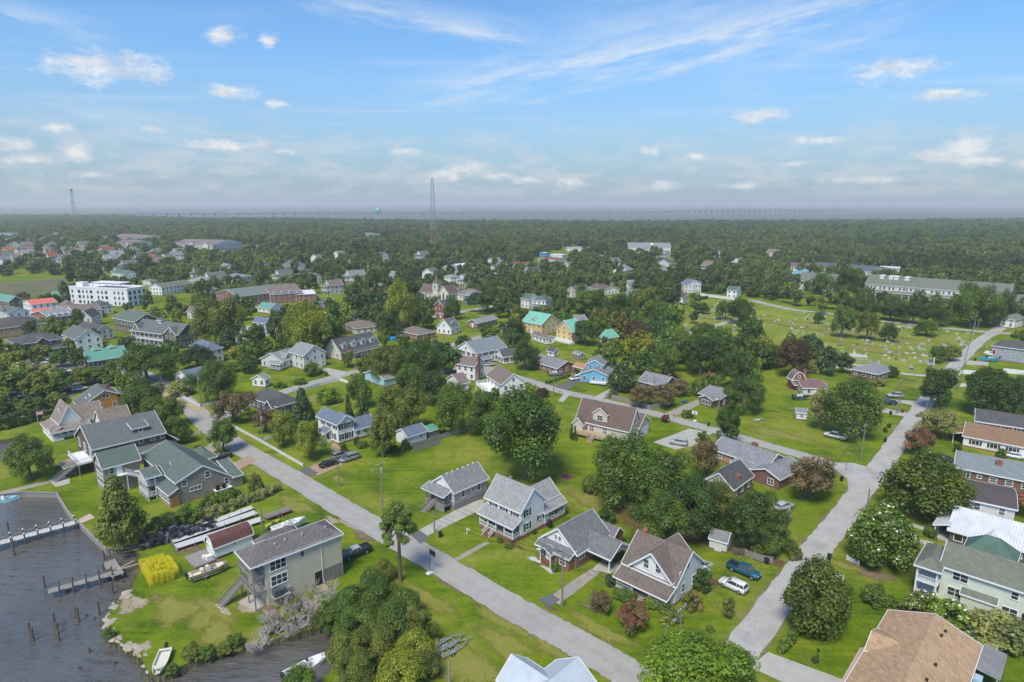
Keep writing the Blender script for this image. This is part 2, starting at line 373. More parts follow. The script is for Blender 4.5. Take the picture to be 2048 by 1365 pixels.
VERGE = ground_mat('sandy_verge', [(.3, (.2, .16, .1)), (.5, (.3, .25, .16)), (.75, (.42, .37, .27))], .4, .95, 5, .4, fade=True)
MULCH = ground_mat('pine_straw', [(.3, (.1, .06, .03)), (.7, (.2, .12, .06))], 1, .95, 5, .4, fade=True)
MARSH = ground_mat('marsh_grass', [(.3, (.09, .09, .04)), (.55, (.15, .14, .07)), (.8, (.2, .19, .1))], .05, .95, 2, .5)
YCURB = plain('ochre_paving', (.46, .33, .13), .85, .2, .6)
def waterm(name, col, scale, strength, rough=.08):
    m, b, p = newmat(name); co = pos(b)
    mp = b.n('ShaderNodeMapping'); b.put(mp.inputs[0], co); mp.inputs['Rotation'].default_value = (0, 0, rad(-35)); mp.inputs['Scale'].default_value = (.5, 1.6, 1)
    h = b.m('ADD', b.m('MULTIPLY', b.noise(mp.outputs[0], scale, 3, .5), .85), b.m('MULTIPLY', b.noise(co, scale*5, 2, .5), .06))
    b.put(p.inputs['Base Color'], b.ramp(b.noise(co, .05, 4, .6), [(.35, tint(col, .8)), (.7, tint(col, 1.25))]))
    p.inputs['Roughness'].default_value = rough; p.inputs['IOR'].default_value = 1.33 if name[0] == 's' else 1.6; p.inputs['Specular IOR Level'].default_value = 1.0
    bump(b, p, h, strength, .6)
    return m
WATER = waterm('harbour_water', (.105, .095, .083), .6, 1.0, .11); SEA = waterm('sound_water', (.13, .118, .1), .02, .25, .6)

def poly_mesh(name, pts, z, mat, skirt=0.0, holes=()):
    loops = [[Vector((p[0], p[1], 0)) for p in pts]]+[[Vector((p[0], p[1], 0)) for p in h] for h in holes]
    tri = tessellate_polygon(loops); flat = [v for l in loops for v in l]
    mb = MB(); mb.v = [(v.x, v.y, z) for v in flat]
    for t in tri:
        a, b, c = (flat[i] for i in t)
        mb.f.append(tuple(t) if (b-a).cross(c-a).z > 0 else tuple(reversed(t)))
    mb.mi = [0]*len(mb.f)
    if skirt:
        o = 0
        for l in loops:
            n = len(l); q = len(mb.v); mb.v += [(v.x, v.y, z-skirt) for v in l]
            for i in range(n): mb.f.append((o+i, o+(i+1) % n, q+(i+1) % n, q+i)); mb.mi.append(1)
            o += n
    return mb.mesh(name, mat)
def jag(pts, amp, seg, closed=True):
    """natural shoreline: subdivide and jitter"""
    out_ = []; r = random.Random(3)
    for i in range(len(pts) if closed else len(pts)-1):
        a, b = pts[i], pts[(i+1) % len(pts)]; L = math.dist(a[:2], b[:2]); n = max(1, int(L/seg))
        for k in range(n):
            t = k/n; j = amp if k else 0
            out_.append((a[0]+(b[0]-a[0])*t+r.uniform(-j, j), a[1]+(b[1]-a[1])*t+r.uniform(-j, j)))
    return out_
g = lambda *ps: [tuple(at(x, y))[:2] for x, y in ps]
# the harbour basin with its canal, cut out of the land sheet
BASIN = g((-60,1002),(0,990),(47,986),(113,988),(133,1021),(150,1043),(161,1050),(213,1101),(240,1095))
BASIN += jag(g((240,1095),(262,1093),(281,1108),(278,1135),(268,1165),(262,1184),(236,1206),(214,1232),(216,1272),(250,1289),(280,1308),(293,1335),(300,1352),(330,1352),(352,1338),(372,1328),(427,1306),(477,1288),(512,1288),(570,1273),(627,1259),(668,1248),(694,1256),(690,1290),(673,1313),(660,1343),(640,1362)), .35, 2.0, False)
BASIN += g((640,1365),(560,1420))+[(-60, 50), (-160, 60), (-190, 118)]
POND = jag(g((-50,884),(20,878),(48,868),(52,884),(36,905),(0,925),(-60,935)), .4, 2.5)
FAR = g((-900,442),(-300,438),(0,434),(150,434),(260,436),(430,440),(560,440),(700,443),(800,444),(900,446),(1000,445),(1100,446),(1240,447),(1350,446),(1440,445),(1600,445),(1750,444),(1900,443),(2048,442),(2300,441),(2900,442))
FAR = jag(FAR, 18, 120, False)+[FAR[-1]]
LAND = [(-260, 20), (260, 20), (900, 100)]+[(p[0], p[1]) for p in reversed(FAR)]+[(-900, 100)]
EARTH = plain('bank_earth', (.13, .11, .08), .95, .3, .8)
land = obj('ground', poly_mesh('ground', LAND, 0, [GRASS, EARTH], 3.0, [BASIN, POND])); tag(land, None, None, kind='structure')
def wsheet(name, x0, x1, y0, y1, z, mat):
    o = MB().add([(x0,y0,z),(x1,y0,z),(x1,y1,z),(x0,y1,z)], [(0,1,2,3)]).build(name, mat); tag(o, None, None, kind='structure')
wsheet('harbour_water', -300, 60, 15, 260, WATERZ, WATER)
wsheet('sound_water', -29000, 29000, 900, 29500, -1.2, SEA)

def smooth(pts, n=6):
    out_ = []; P = [pts[0]]+list(pts)+[pts[-1]]
    for i in range(1, len(P)-2):
        a, b, c, d = (np.array(P[i+k-1]) for k in range(4))
        for k in range(n):
            t = k/n; out_.append(tuple(.5*((2*b)+(-a+c)*t+(2*a-5*b+4*c-d)*t*t+(-a+3*b-3*c+d)*t**3)))
    return out_+[tuple(pts[-1])]
ROADS = []; ZS = 0.0
def strip(name, px, width, mat, z, kind='structure', sm=True, wob=.2, label=None, cat=None):
    """road or path along a surveyed centre line"""
    global ZS; ZS += .0008; z = .022+ZS; pts = [tuple(at(*p))[:2] for p in px]
    if sm: pts = smooth(pts, 16)
    mb = MB(); r = random.Random(len(px)); ring = []
    wd = width if hasattr(width, '__len__') else [width]*len(pts)
    if hasattr(width, '__len__'): wd = np.interp(np.linspace(0, 1, len(pts)), np.linspace(0, 1, len(width)), width)
    for i, p in enumerate(pts):
        a = Vector(pts[max(i-1,0)]); b = Vector(pts[min(i+1,len(pts)-1)]); d = (b-a).normalized(); nn = Vector((-d.y, d.x))
        ring.append((p, nn, wd[i]))
        for s in (1, -1): mb.v.append((*(Vector(p)+nn*s*(wd[i]/2+r.uniform(-wob, wob))), z))
    mb.f = [(2*i, 2*i+1, 2*i+3, 2*i+2) for i in range(len(pts)-1)]; mb.mi = [0]*len(mb.f)
    me = mb.mesh(name, mat); me.attributes.new('ac', 'FLOAT', 'POINT').data.foreach_set('value', [1.0, -1.0]*len(pts)); o = obj(name, me); ROADS.append((np.array(pts), float(np.mean(wd))))
    if name == 'road':
        vb = MB(); e = []
        for p, nn, w_ in ring:
            for f_, q in ((1, -.35), (.62, .55), (-.62, .55), (-1, -.35)): vb.v.append((*(Vector(p)+nn*f_*(w_/2+1.5+r.uniform(-.5, .5))), .0195)); e.append(q)
        vb.f = [(4*i+k, 4*i+k+1, 4*i+k+5, 4*i+k+4) for i in range(len(pts)-1) for k in range(3)]; vb.mi = [0]*len(vb.f); vm = vb.mesh('road_verge', VERGE)
        vm.attributes.new('edge', 'FLOAT', 'POINT').data.foreach_set('value', e); tag(obj('road_verge', vm), None, None, kind='structure')
    return tag(o, label, cat, kind=kind)
def patch(name, px, mat, z, kind='structure', amp=0.0):
    global ZS; ZS += .0008; z = .022+ZS if z > .003 else z; pts = g(*px)
    if amp: pts = jag(pts, amp, 1.2)
    return tag(obj(name, poly_mesh(name, pts, z, mat)), None, None, kind=kind)
def blot(name, cx, cy, rx, ry, mat, z, rot=None, n=28):
    """soft-edged patch of bare ground, radii in metres along the street grid"""
    c = at(cx, cy); th = rad(-43.5 if rot is None else rot); mb = MB(); e = []; r = random.Random(int(cx*7+cy)); mb.v = [(c.x, c.y, z)]; e = [1.0]
    for k in range(3):
        f = (.45, .75, 1.0)[k]
        for i in range(n):
            t = 2*math.pi*i/n; w_ = 1+.22*math.sin(3*t+cx)+.13*math.sin(7*t+cy)
            x, y = rx*f*w_*math.cos(t), ry*f*w_*math.sin(t)
            mb.v.append((c.x+x*math.cos(th)-y*math.sin(th), c.y+x*math.sin(th)+y*math.cos(th), z)); e.append((.9, .5, -.25)[k])
    mb.f = [(0, 1+i, 1+(i+1) % n) for i in range(n)]
    for k in range(2): mb.f += [(1+k*n+i, 1+(k+1)*n+i, 1+(k+1)*n+(i+1) % n, 1+k*n+(i+1) % n) for i in range(n)]
    mb.mi = [0]*len(mb.f); me = mb.mesh(name, mat); me.attributes.new('edge', 'FLOAT', 'POINT').data.foreach_set('value', e)
    return tag(obj(name, me), None, None, kind='structure')
R1 = [(1330,1400),(1240,1338),(1150,1284),(1024,1214),(860,1117),(700,1025),(560,941),(470,890),(420,852),(378,812),(335,777),(290,752),(250,741),(205,739),(150,747),(60,762),(-60,775)]
R2 = [(1420,1400),(1452,1345),(1483,1300),(1613,1125),(1693,1022),(1769,920),(1855,800),(1905,737),(1962,681),(1990,664),(2020,640)]
R3 = [(425,845),(470,820),(530,797),(584,779),(660,757),(737,737),(810,713),(895,692),(985,666),(1060,632),(1110,612)]
R4 = [(1720,946),(1700,941),(1610,913),(1536,892),(1475,874),(1385,849),(1325,832),(1250,813),(1175,795),(1115,781),(1057,762),(985,740),(915,719),(880,697)]
R5 = [(1500,600),(1583,619),(1656,627),(1748,640),(1831,650),(1946,662),(2010,667),(2110,674)]
strip('road', R1, [5.6]*8+[6.5]*3+[7]*6, ASPH, .012)
strip('road', R2, [5.2,5.0,4.9,4.8,4.7,4.7,5], ASPH2, .016)
strip('road', R3, 5.0, ASPH, .02)
strip('road', R4, 4.6, ASPH, .008)
strip('road', R5, 6.0, ASPH, .020)
strip('road', [(770,650),(830,640),(905,627),(990,612)], 6, ASPH, .012)      # behind the shops
strip('road', [(-40,1010),(-30,840),(10,838),(70,826),(110,812)], 3, DARKASPH, .012)
patch('road', [(400,838),(440,826),(462,838),(470,872),(440,880),(408,862)], ASPH, .024)
patch('road', [(1672,926),(1706,926),(1735,934),(1722,975),(1700,990),(1694,958),(1668,938)], ASPH2, .028, amp=.1)
# cemetery lane
strip('path', [(1905,757),(1850,752),(1795,746),(1730,733),(1668,724),(1600,715)], 3, DRIVE, .012)
strip('path', [(1335,672),(1385,664),(1430,652),(1480,639)], 4, DRIVE, .012)
strip('path', [(1370,684),(1350,688),(1330,692)], 2.5, DRIVE, .016)
# drives and walks
patch('driveway', [(836,1062),(855,1072),(966,1018),(968,1000),(945,1002)], DRIVE, .012)
patch('driveway', [(838,1060),(822,1072),(842,1088),(860,1076)], DARKASPH, .016)
patch('path', [(908,1118),(916,1123),(978,1088),(972,1083)], OLDDRIVE, .012)
patch('driveway', [(1095,1196),(1118,1210),(1200,1146),(1183,1138)], OLDDRIVE, .012, amp=.12)
patch('driveway', [(1078,1200),(1097,1216),(1120,1200),(1103,1188)], DARKASPH, .016)
patch('driveway', [(1184,1140),(1220,1148),(1245,1132),(1206,1118)], DRIVE, .02)
patch('driveway', [(1306,885),(1352,900),(1388,892),(1426,866),(1378,858)], DRIVE, .012)
patch('driveway', [(1328,828),(1352,832),(1408,806),(1398,798)], OLDDRIVE, .012)
patch('driveway', [(1186,796),(1200,800),(1246,776),(1232,772)], DRIVE, .012)
patch('driveway', [(1112,776),(1136,780),(1164,762),(1150,756)], DARKASPH, .012)
patch('driveway', [(614,936),(636,952),(716,916),(694,902)], PAVER, .012)
patch('driveway', [(598,942),(622,954),(636,946),(616,934)], DARKASPH, .018)
patch('path', [(660,896),(672,904),(686,900),(668,884)], PAVER, .016)
patch('driveway', [(640,742),(654,736),(694,745),(676,757)], DRIVE, .012)
patch('driveway', [(440,925),(470,925),(500,910),(512,923),(478,940),(452,936)], PAVER, .012)
patch('driveway', [(395,905),(425,885),(440,895),(412,915)], OLDDRIVE, .012)
patch('driveway', [(1750,797),(1836,803),(1828,812),(1770,800)], DRIVE, .012)
patch('driveway', [(1752,814),(1815,826),(1808,834),(1750,822)], DRIVE, .012)
patch('driveway', [(1935,722),(1978,724),(1976,732),(1932,730)], DRIVE, .012)
patch('driveway', [(1500,1335),(1536,1305),(1700,1365),(1640,1400)], DRIVE, .012)
patch('path', [(1720,1296),(1738,1296),(1700,1380),(1672,1380)], PINKWALK, .016)
patch('path', [(1826,1048),(1852,1056),(1850,1062),(1822,1054)], DRIVE, .012)
patch('driveway', [(1848,900),(1920,925),(1912,940),(1850,916)], OLDDRIVE, .012)
patch('driveway', [(1826,1074),(1868,1086),(1864,1094),(1822,1082)], DRIVE, .012)
patch('driveway', [(880,724),(905,716),(968,735),(1000,745),(980,752),(905,740)], OLDDRIVE, .012)
patch('driveway', [(1130,785),(1116,803),(1126,805),(1142,788)], DRIVE, .012)
patch('patio', [(97,962),(112,950),(138,948),(140,968),(112,975)], DRIVE, .012)
patch('path', [(0,984),(0,992),(98,968),(98,962)], OLDDRIVE, .016)
patch('path', [(150,1043),(160,1049),(190,1036),(180,1028)], PINKWALK, .012)
patch('sidewalk', [(318,778),(404,821),(398,824),(312,781)], YCURB, .05)
patch('sidewalk', [(232,738),(296,772),(290,775),(224,740)], YCURB, .05)
patch('sidewalk', [(160,745),(230,732),(231,735),(162,748)], YCURB, .05)
patch('patio', [(476,1206),(514,1224),(540,1204),(502,1190)], DRIVE, .012)
# parking courts
for q in ([(-40,700),(130,712),(250,735),(130,800),(-40,845)], [(430,690),(470,655),(520,650),(560,660),(470,700)], [(545,622),(640,598),(700,620),(760,628),(740,645),(560,640)], [(440,500),(520,488),(530,500),(450,510)], [(1880,545),(2048,540),(2048,556),(1900,556)]):
    patch('parking_lot', q, DRIVE if q[0][0] == 430 else DARKASPH, .008)
patch('marsh', [(-60,570),(140,556),(142,580),(110,592),(0,604),(-60,604)], MARSH, .004, amp=1)
patch('marsh', [(-600,440),(120,439),(430,441),(300,446),(-600,452)], MARSH, .004, amp=9)
CEMG = ground_mat('cemetery_grass', [(.36, (.1, .155, .012)), (.5, (.2, .23, .022)), (.66, (.32, .3, .07))], .07, .95, 5, .3)
patch('cemetery_lawn', [(1340,690),(1372,640),(1432,604),(1520,604),(1600,624),(1740,642),(1900,662),(1950,668),(1905,735),(1885,752),(1800,744),(1668,722),(1560,690),(1480,672),(1420,676)], CEMG, .002, amp=.6)
# worn ground
for bi, q in enumerate(((735,1068,6,2.4,DIRT),(700,1048,5,1.6,SAND),(665,1040,3,1,SAND),(1050,1265,8,1.1,DIRT),(1010,1245,5,.9,DIRT),(900,1170,5,.7,DIRT),(262,1210,3.2,2.4,SAND),(275,1205,2.5,1.6,SAND),(310,1195,1.4,.8,DIRT),(290,1292,1.5,1.2,SAND),
          (600,1200,7,1.6,DIRT),(540,1222,5,1.5,DIRT),(490,1215,3,1.2,SAND),(560,1195,6,1.2,DIRT),(450,1205,2,1.1,DIRT),(640,1170,5,1.1,SAND),(300,1130,3,3,DIRT),(370,1090,6,2.5,DIRT),(425,1120,4,1.5,DIRT),(1085,1280,9,2.2,DRYG),(1010,1290,7,3,DRYG),(1130,1260,5,1.2,SAND),
          (1740,1145,5,2,DIRT),(1690,1132,4,1.5,DRYG),(1380,1000,5,2,DIRT),(1290,1205,.9,.9,SAND),(1240,1225,1,.8,DIRT),(1660,1040,3,1,DIRT),(1610,1085,2,1.2,DIRT),(850,1090,2.2,.7,DIRT),(1180,1215,3,.6,DIRT),(1100,1215,1.6,.7,MULCH),
          (640,800,10,6,DRYG),(1400,1155,5,1.5,MULCH),(1540,1120,6,2.2,MULCH),(1020,1085,4,1,MULCH),(760,1180,6,4,MULCH),(780,1300,10,8,MULCH),(1340,1045,18,8,MULCH),(1060,900,8,5,MULCH),(60,800,18,9,DIRT),(220,800,9,6,DIRT),(1110,770,3,2,DIRT),(1840,760,7,3,DRYG),(1700,665,40,14,DRYG),(1400,630,30,12,DRYG),(1850,690,30,10,DRYG),(1760,700,26,10,DRYG),(1600,650,24,12,DRYG),(680,960,5,1.4,DRYG),(980,1010,7,4,DRYG),(930,1330,9,5,DRYG),(1000,1240,9,1.6,DRYG),(860,1200,8,2,DRYG),(420,1230,7,4,DRYG),(350,1220,6,4,DRYG),(440,1270,6,3,DRYG),(590,1010,8,3,DRYG),(1480,1230,6,2,DRYG),(1200,1260,8,2,DRYG),(1650,830,16,4,DRYG),(1560,870,14,4,DRYG),(1790,860,7,2,DRYG),(1180,1000,7,4,DRYG),(1480,800,12,4,DRYG))):
    blot('bare_ground', q[0], q[1], q[2], q[3], q[4], .003+.00022*bi)
# ================================================================ building kit
TH0 = -43.5
PLACES = []; FOOT = []      # plan outlines, for keeping trees out
VIEWB = []
SHUT = plain('shutter_black', (.015, .018, .022), .5, .2)
FNDB = BRICK; CONCF = plain('foundation_block', (.3, .29, .28), .9, .15)
WINC = {}
def win_mesh(w_, h, nx, nz, fm):
    k = (round(w_,2), round(h,2), nx, nz, fm.name)
    if k in WINC: return WINC[k]
    mb = MB(); t = .11; d = .07
    mb.box(-w_/2-t, w_/2+t, -d, .02, h/2, h/2+t); mb.box(-w_/2-t*1.3, w_/2+t*1.3, -d-.04, .02, -h/2-t, -h/2)
    mb.box(-w_/2-t, -w_/2, -d+.004, .02, -h/2, h/2); mb.box(w_/2, w_/2+t, -d+.004, .02, -h/2, h/2)
    for i in range(1, nx): x = -w_/2+w_*i/nx; mb.box(x-.045, x+.045, -d+.008, .02, -h/2, h/2)
    for i in range(1, nz): z = -h/2+h*i/nz; mb.box(-w_/2, w_/2, -d+.012, .02, z-.03, z+.03)
    fr = mb.mesh('window', fm); gl = MB().box(-w_/2, w_/2, -.025, .015, -h/2, h/2).mesh('pane', GLASS)
    WINC[k] = (fr, gl); return WINC[k]
ROT = {'L': 0, 'R': math.pi/2, 'B': -math.pi/2, 'K': math.pi}
def fpos(b, face, s):
    return {'L': (s, b.y0), 'R': (b.x1, s), 'B': (b.x0, s), 'K': (s, b.y1)}[face]
def window(b, face, s, z, w_=.9, h=1.4, nx=1, nz=2, sh=None, fm=None, name='window'):
    fr, gl = win_mesh(w_, h, nx, nz, fm or WHITE)
    x, y = fpos(b, face, s); o = obj(name, fr, b.root, (x, y, z), ROT[face]); obj('pane', gl, o)
    if sh:
        k = ('sh', round(h,2), sh.name)
        if k not in WINC: WINC[k] = MB().box(-.22, .22, -.06, .0, -h/2-.05, h/2+.05).mesh('shutter', sh)
        for sg in (-1, 1): obj('shutter', WINC[k], o, (sg*(w_/2+.36), 0, 0))
    return o
def door(b, face, s, z0, w_=1.0, h=2.1, mat=None):
    x, y = fpos(b, face, s); mb = MB(); mb.box(-w_/2-.1, w_/2+.1, -.06, .02, h, h+.12); mb.box(-w_/2-.1, -w_/2, -.06, .02, 0, h); mb.box(w_/2, w_/2+.1, -.06, .02, 0, h)
    o = mb.build('door_frame', WHITE, b.root, (x, y, z0), ROT[face]); d = MB().box(-w_/2, w_/2, -.035, .015, 0, h).build('door', mat or WHITE, o); MB().box(w_/2-.14, w_/2-.08, -.09, -.03, .95, 1.05).build('handle', STEEL, o)
    return o
def garage(b, face, s, w_=2.6, h=2.2, mat=None):
    x, y = fpos(b, face, s); o = MB().box(-w_/2, w_/2, -.04, .02, 0, h).build('garage_door', mat or SLAT, b.root, (x, y, .05), ROT[face])
    for i in range(4): MB().box(-w_/2+.05, w_/2-.05, -.06, -.03, h*i/4+.04, h*(i+1)/4-.04).build('panel', mat or SLAT, o)
def wrow(b, face, n, z, w_=.9, h=1.4, lo=0.0, hi=1.0, **k):
    a, c = (b.x0, b.x1) if face in 'LK' else (b.y0, b.y1)
    for i in range(n): window(b, face, a+(c-a)*(lo+(hi-lo)*(i+.5)/n), z, w_, h, **k)
class Blk: pass
def roof_faces(b, kind, rh, ov, rov, prof=None):
    """list of roof planes (top polygons), outer edges for the boards"""
    x0, x1, y0, y1, z = b.x0, b.x1, b.y0, b.y1, b.z1
    pl = []; ed = []
    if kind == 'x' or kind == 'y':
        if kind == 'x':
            a0, a1, c0, c1 = x0-rov, x1+rov, y0, y1; P = lambda a, c, zz: (a, c, zz)
        else:
            a0, a1, c0, c1 = y0-rov, y1+rov, x0, x1; P = lambda a, c, zz: (c, a, zz)
        m = (c0+c1)/2; k = rh/((c1-c0)/2); e0, e1 = c0-ov, c1+ov; ze = z-k*ov; zr = z+rh
        pl = [[P(a0,e0,ze), P(a1,e0,ze), P(a1,m,zr), P(a0,m,zr)], [P(a0,m,zr), P(a1,m,zr), P(a1,e1,ze), P(a0,e1,ze)]]
        ed = [(P(a0,e0,ze),P(a1,e0,ze)), (P(a0,e1,ze),P(a1,e1,ze)), (P(a1,e0,ze),P(a1,m,zr)), (P(a1,m,zr),P(a1,e1,ze)), (P(a0,e0,ze),P(a0,m,zr)), (P(a0,m,zr),P(a0,e1,ze))]
    elif kind in ('profx', 'profy'):
        P = (lambda a, c, zz: (a, c, zz)) if kind == 'profx' else (lambda a, c, zz: (c, a, zz))
        a0, a1 = (x0-rov, x1+rov) if kind == 'profx' else (y0-rov, y1+rov)
        for (c, zc), (d, zd) in zip(prof, prof[1:]):
            pl.append([P(a0,c,zc), P(a1,c,zc), P(a1,d,zd), P(a0,d,zd)]); ed += [(P(a1,c,zc),P(a1,d,zd)), (P(a0,c,zc),P(a0,d,zd))]
        ed += [(P(a0,*prof[0]),P(a1,*prof[0])), (P(a0,*prof[-1]),P(a1,*prof[-1]))]
    elif kind == 'hip':
        X0, X1, Y0, Y1 = x0-ov, x1+ov, y0-ov, y1+ov; W_, D_ = X1-X0, Y1-Y0; hw = min(W_, D_)/2; k = rh/(hw-ov); ze = z-k*ov; zr = z+rh
        if W_ >= D_: r0, r1 = (X0+hw*.95, (Y0+Y1)/2, zr), (X1-hw*.95, (Y0+Y1)/2, zr)
        else: r0, r1 = ((X0+X1)/2, Y0+hw*.95, zr), ((X0+X1)/2, Y1-hw*.95, zr)
        A, B_, C_, D = (X0,Y0,ze), (X1,Y0,ze), (X1,Y1,ze), (X0,Y1,ze)
        if W_ >= D_: pl = [[A,B_,r1,r0], [B_,C_,r1], [C_,D,r0,r1], [D,A,r0]]
        else: pl = [[A,B_,r0], [B_,C_,r1,r0], [C_,D,r1], [D,A,r0,r1]]
        ed = [(A,B_),(B_,C_),(C_,D),(D,A)]
    elif kind[0] == 's':      # shed, high side s+x s-x s+y s-y
        X0, X1, Y0, Y1 = x0-rov, x1+rov, y0-rov, y1+rov; hi = kind[1:]
        f = {'+y': lambda x, y: (y-y0)/(y1-y0), '-y': lambda x, y: (y1-y)/(y1-y0), '+x': lambda x, y: (x-x0)/(x1-x0), '-x': lambda x, y: (x1-x)/(x1-x0)}[hi]
        # no overhang on the high side
        if hi == '+y': Y1 = y1
        if hi == '-y': Y0 = y0
        if hi == '+x': X1 = x1
        if hi == '-x': X0 = x0
        q = [(x, y, z+rh*f(x, y)) for x, y in ((X0,Y0),(X1,Y0),(X1,Y1),(X0,Y1))]
        pl = [q]; ed = [(q[i], q[(i+1) % 4]) for i in range(4)]
        drop = {'+y': 2, '-y': 0, '+x': 1, '-x': 3}[hi]; ed.pop(drop)
    return pl, ed
def block(root, x0, x1, y0, y1, z0, z1, kind='x', rh=2.5, wall=None, rf=None, ov=.4, rov=.35, trim=None, fnd=0, fm=None, prof=None, gable=None, name='roof', t=.17, wname='wall', nowall=False):
    b = Blk(); b.root, b.x0, b.x1, b.y0, b.y1, b.z0, b.z1, b.kind, b.rh = root, x0, x1, y0, y1, z0, z1, kind, rh
    zb = z0+fnd
    if not nowall:
        mb = MB(); m = 1 if gable else 0
        if kind == 'profx':
            pr = [(y0, zb)]+[(max(y0, min(y1, c)), zz-t*.9) for c, zz in prof]+[(y1, zb)]; n = len(pr)
            mb.add([(x0, c, zz) for c, zz in pr]+[(x1, c, zz) for c, zz in pr], [tuple(range(n-1,-1,-1)), tuple(range(n, 2*n))]+[(i,(i+1) % n,(i+1) % n+n,i+n) for i in range(n)])
        elif kind == 'profy':
            pr = [(x0, zb)]+[(max(x0, min(x1, c)), zz-t*.9) for c, zz in prof]+[(x1, zb)]; n = len(pr)
            mb.add([(c, y0, zz) for c, zz in pr]+[(c, y1, zz) for c, zz in pr], [tuple(range(n)), tuple(range(2*n-1, n-1, -1))]+[(i,(i+1) % n,(i+1) % n+n,i+n) for i in range(n)])
        else:
            mb.box(x0, x1, y0, y1, zb, z1-.05)
            if kind == 'x':
                m_ = (y0+y1)/2
                for x in (x0, x1-.01): mb.add([(x,y0+.02,z1-.06),(x,y1-.02,z1-.06),(x,m_,z1+rh-.12),(x+.01,y0+.02,z1-.06),(x+.01,y1-.02,z1-.06),(x+.01,m_,z1+rh-.12)], [(0,2,1),(3,4,5),(0,3,5,2),(1,2,5,4)], m)
            if kind == 'y':
                m_ = (x0+x1)/2
                for y in (y0, y1-.01): mb.add([(x0+.02,y,z1-.06),(x1-.02,y,z1-.06),(m_,y,z1+rh-.12),(x0+.02,y+.01,z1-.06),(x1-.02,y+.01,z1-.06),(m_,y+.01,z1+rh-.12)], [(0,1,2),(5,4,3),(0,2,5,3),(1,4,5,2)], m)
        mb.build(wname, [wall, gable] if gable else wall, root)
        if fnd: MB().box(x0+.03, x1-.03, y0+.03, y1-.03, z0-.3, zb+.02).build('foundation', fm or FNDB, root)
    if kind == 'flat':
        mb = MB(); mb.box(x0-ov, x1+ov, y0-ov, y1+ov, z1, z1+.12)
        r = mb.build(name, rf, root); p = MB()
        for q in ((x0-ov,x1+ov,y0-ov-.02,y0-ov+.25),(x0-ov,x1+ov,y1+ov-.25,y1+ov+.02),(x0-ov-.02,x0-ov+.25,y0-ov+.25,y1+ov-.25),(x1+ov-.25,x1+ov+.02,y0-ov+.25,y1+ov-.25)): p.box(q[0], q[1], q[2], q[3], z1-.15, z1+rh)
        p.build('parapet', trim or wall or WHITE, r); b.roof = r; b.pl = []; return b
    pl, ed = roof_faces(b, kind, rh, ov, rov, prof); mb = MB()
    for q in pl: mb.slab(q, t)
    r = mb.build(name, rf, root); tr = MB()
    for p, q in ed:
        p = Vector(p); q = Vector(q); tr.bar(p-Vector((0,0,t*.62)), q-Vector((0,0,t*.62)), .07, t+.1)
    if ed: tr.build('trim', trim or WHITE, r)
    b.roof = r; b.pl = pl; return b
def zroof(b, x, y):
    if b.kind == 'x': c0, c1, c = b.y0, b.y1, y
    elif b.kind == 'y': c0, c1, c = b.x0, b.x1, x
    else: return b.z1+b.rh*.5
    m = (c0+c1)/2; return b.z1+b.rh*(1-abs(c-m)/((c1-c0)/2))
def chimney(b, x, y, h=1.2, w_=.6, d=None, mat=None, z=None):
    zz = zroof(b, x, y) if z is None else z; d = d or w_; mb = MB(); mb.box(x-w_/2, x+w_/2, y-d/2, y+d/2, zz-1.2, zz+h); mb.box(x-w_/2-.08, x+w_/2+.08, y-d/2-.08, y+d/2+.08, zz+h-.28, zz+h-.1)
    c = mb.build('chimney', mat or BRICK, b.roof); MB().box(x-w_/4, x+w_/4, y-d/4, y+d/4, zz+h, zz+h+.18).build('flue', BRICK, c)
def vents(b, pts, mat=None):
    for x, y in pts:
        z = zroof(b, x, y); MB().tube([(x,y,z-.1),(x,y,z+.25),(x,y,z+.32)], [.16,.16,.05], 8).build('vent', mat or STEEL, b.roof)
def dormer(b, face, s, wd, y_out, z0, zt_, rh, depth, wall, rf, win=(.8, 1.1, 1, 2), kind='gable', nwin=1):
    """face L/R; y_out = distance of the dormer front inside the wall line"""
    if face == 'L':
        d = block(b.root, s-wd/2, s+wd/2, b.y0+y_out, b.y0+y_out+depth, z0, zt_, 'y' if kind == 'gable' else 's+y', rh, wall, rf, .22, .25, name='dormer_roof', t=.12, wname='dormer')
    else:
        d = block(b.root, b.x1-y_out-depth, b.x1-y_out, s-wd/2, s+wd/2, z0, zt_, 'x' if kind == 'gable' else 's-x', rh, wall, rf, .22, .25, name='dormer_roof', t=.12, wname='dormer')
    for i in range(nwin): window(d, face, s+(i-(nwin-1)/2)*(win[0]+.25), z0+(zt_-z0)*.5+.15, *win)
    return d
def posts(root, pts, z0, z1, w_=.16, mat=None):
    for x, y in pts: MB().box(x-w_/2, x+w_/2, y-w_/2, y+w_/2, z0, z1).build('post', mat or WHITE, root)
def rail(root, p, q, z, h=.95, mat=None, z2=None):
    p = Vector((*p, z)); q = Vector((*q, z if z2 is None else z2)); mb = MB(); L = (q-p).length; n = max(2, int(L/.22))
    mb.bar(p+Vector((0,0,h)), q+Vector((0,0,h)), .09, .07); mb.bar(p+Vector((0,0,.12)), q+Vector((0,0,.12)), .06, .06)
    for i in range(n+1):
        a = p.lerp(q, i/n); mb.bar(a+Vector((0,0,.12)), a+Vector((0,0,h)), .045)
    return mb.build('railing', mat or WHITE, root)
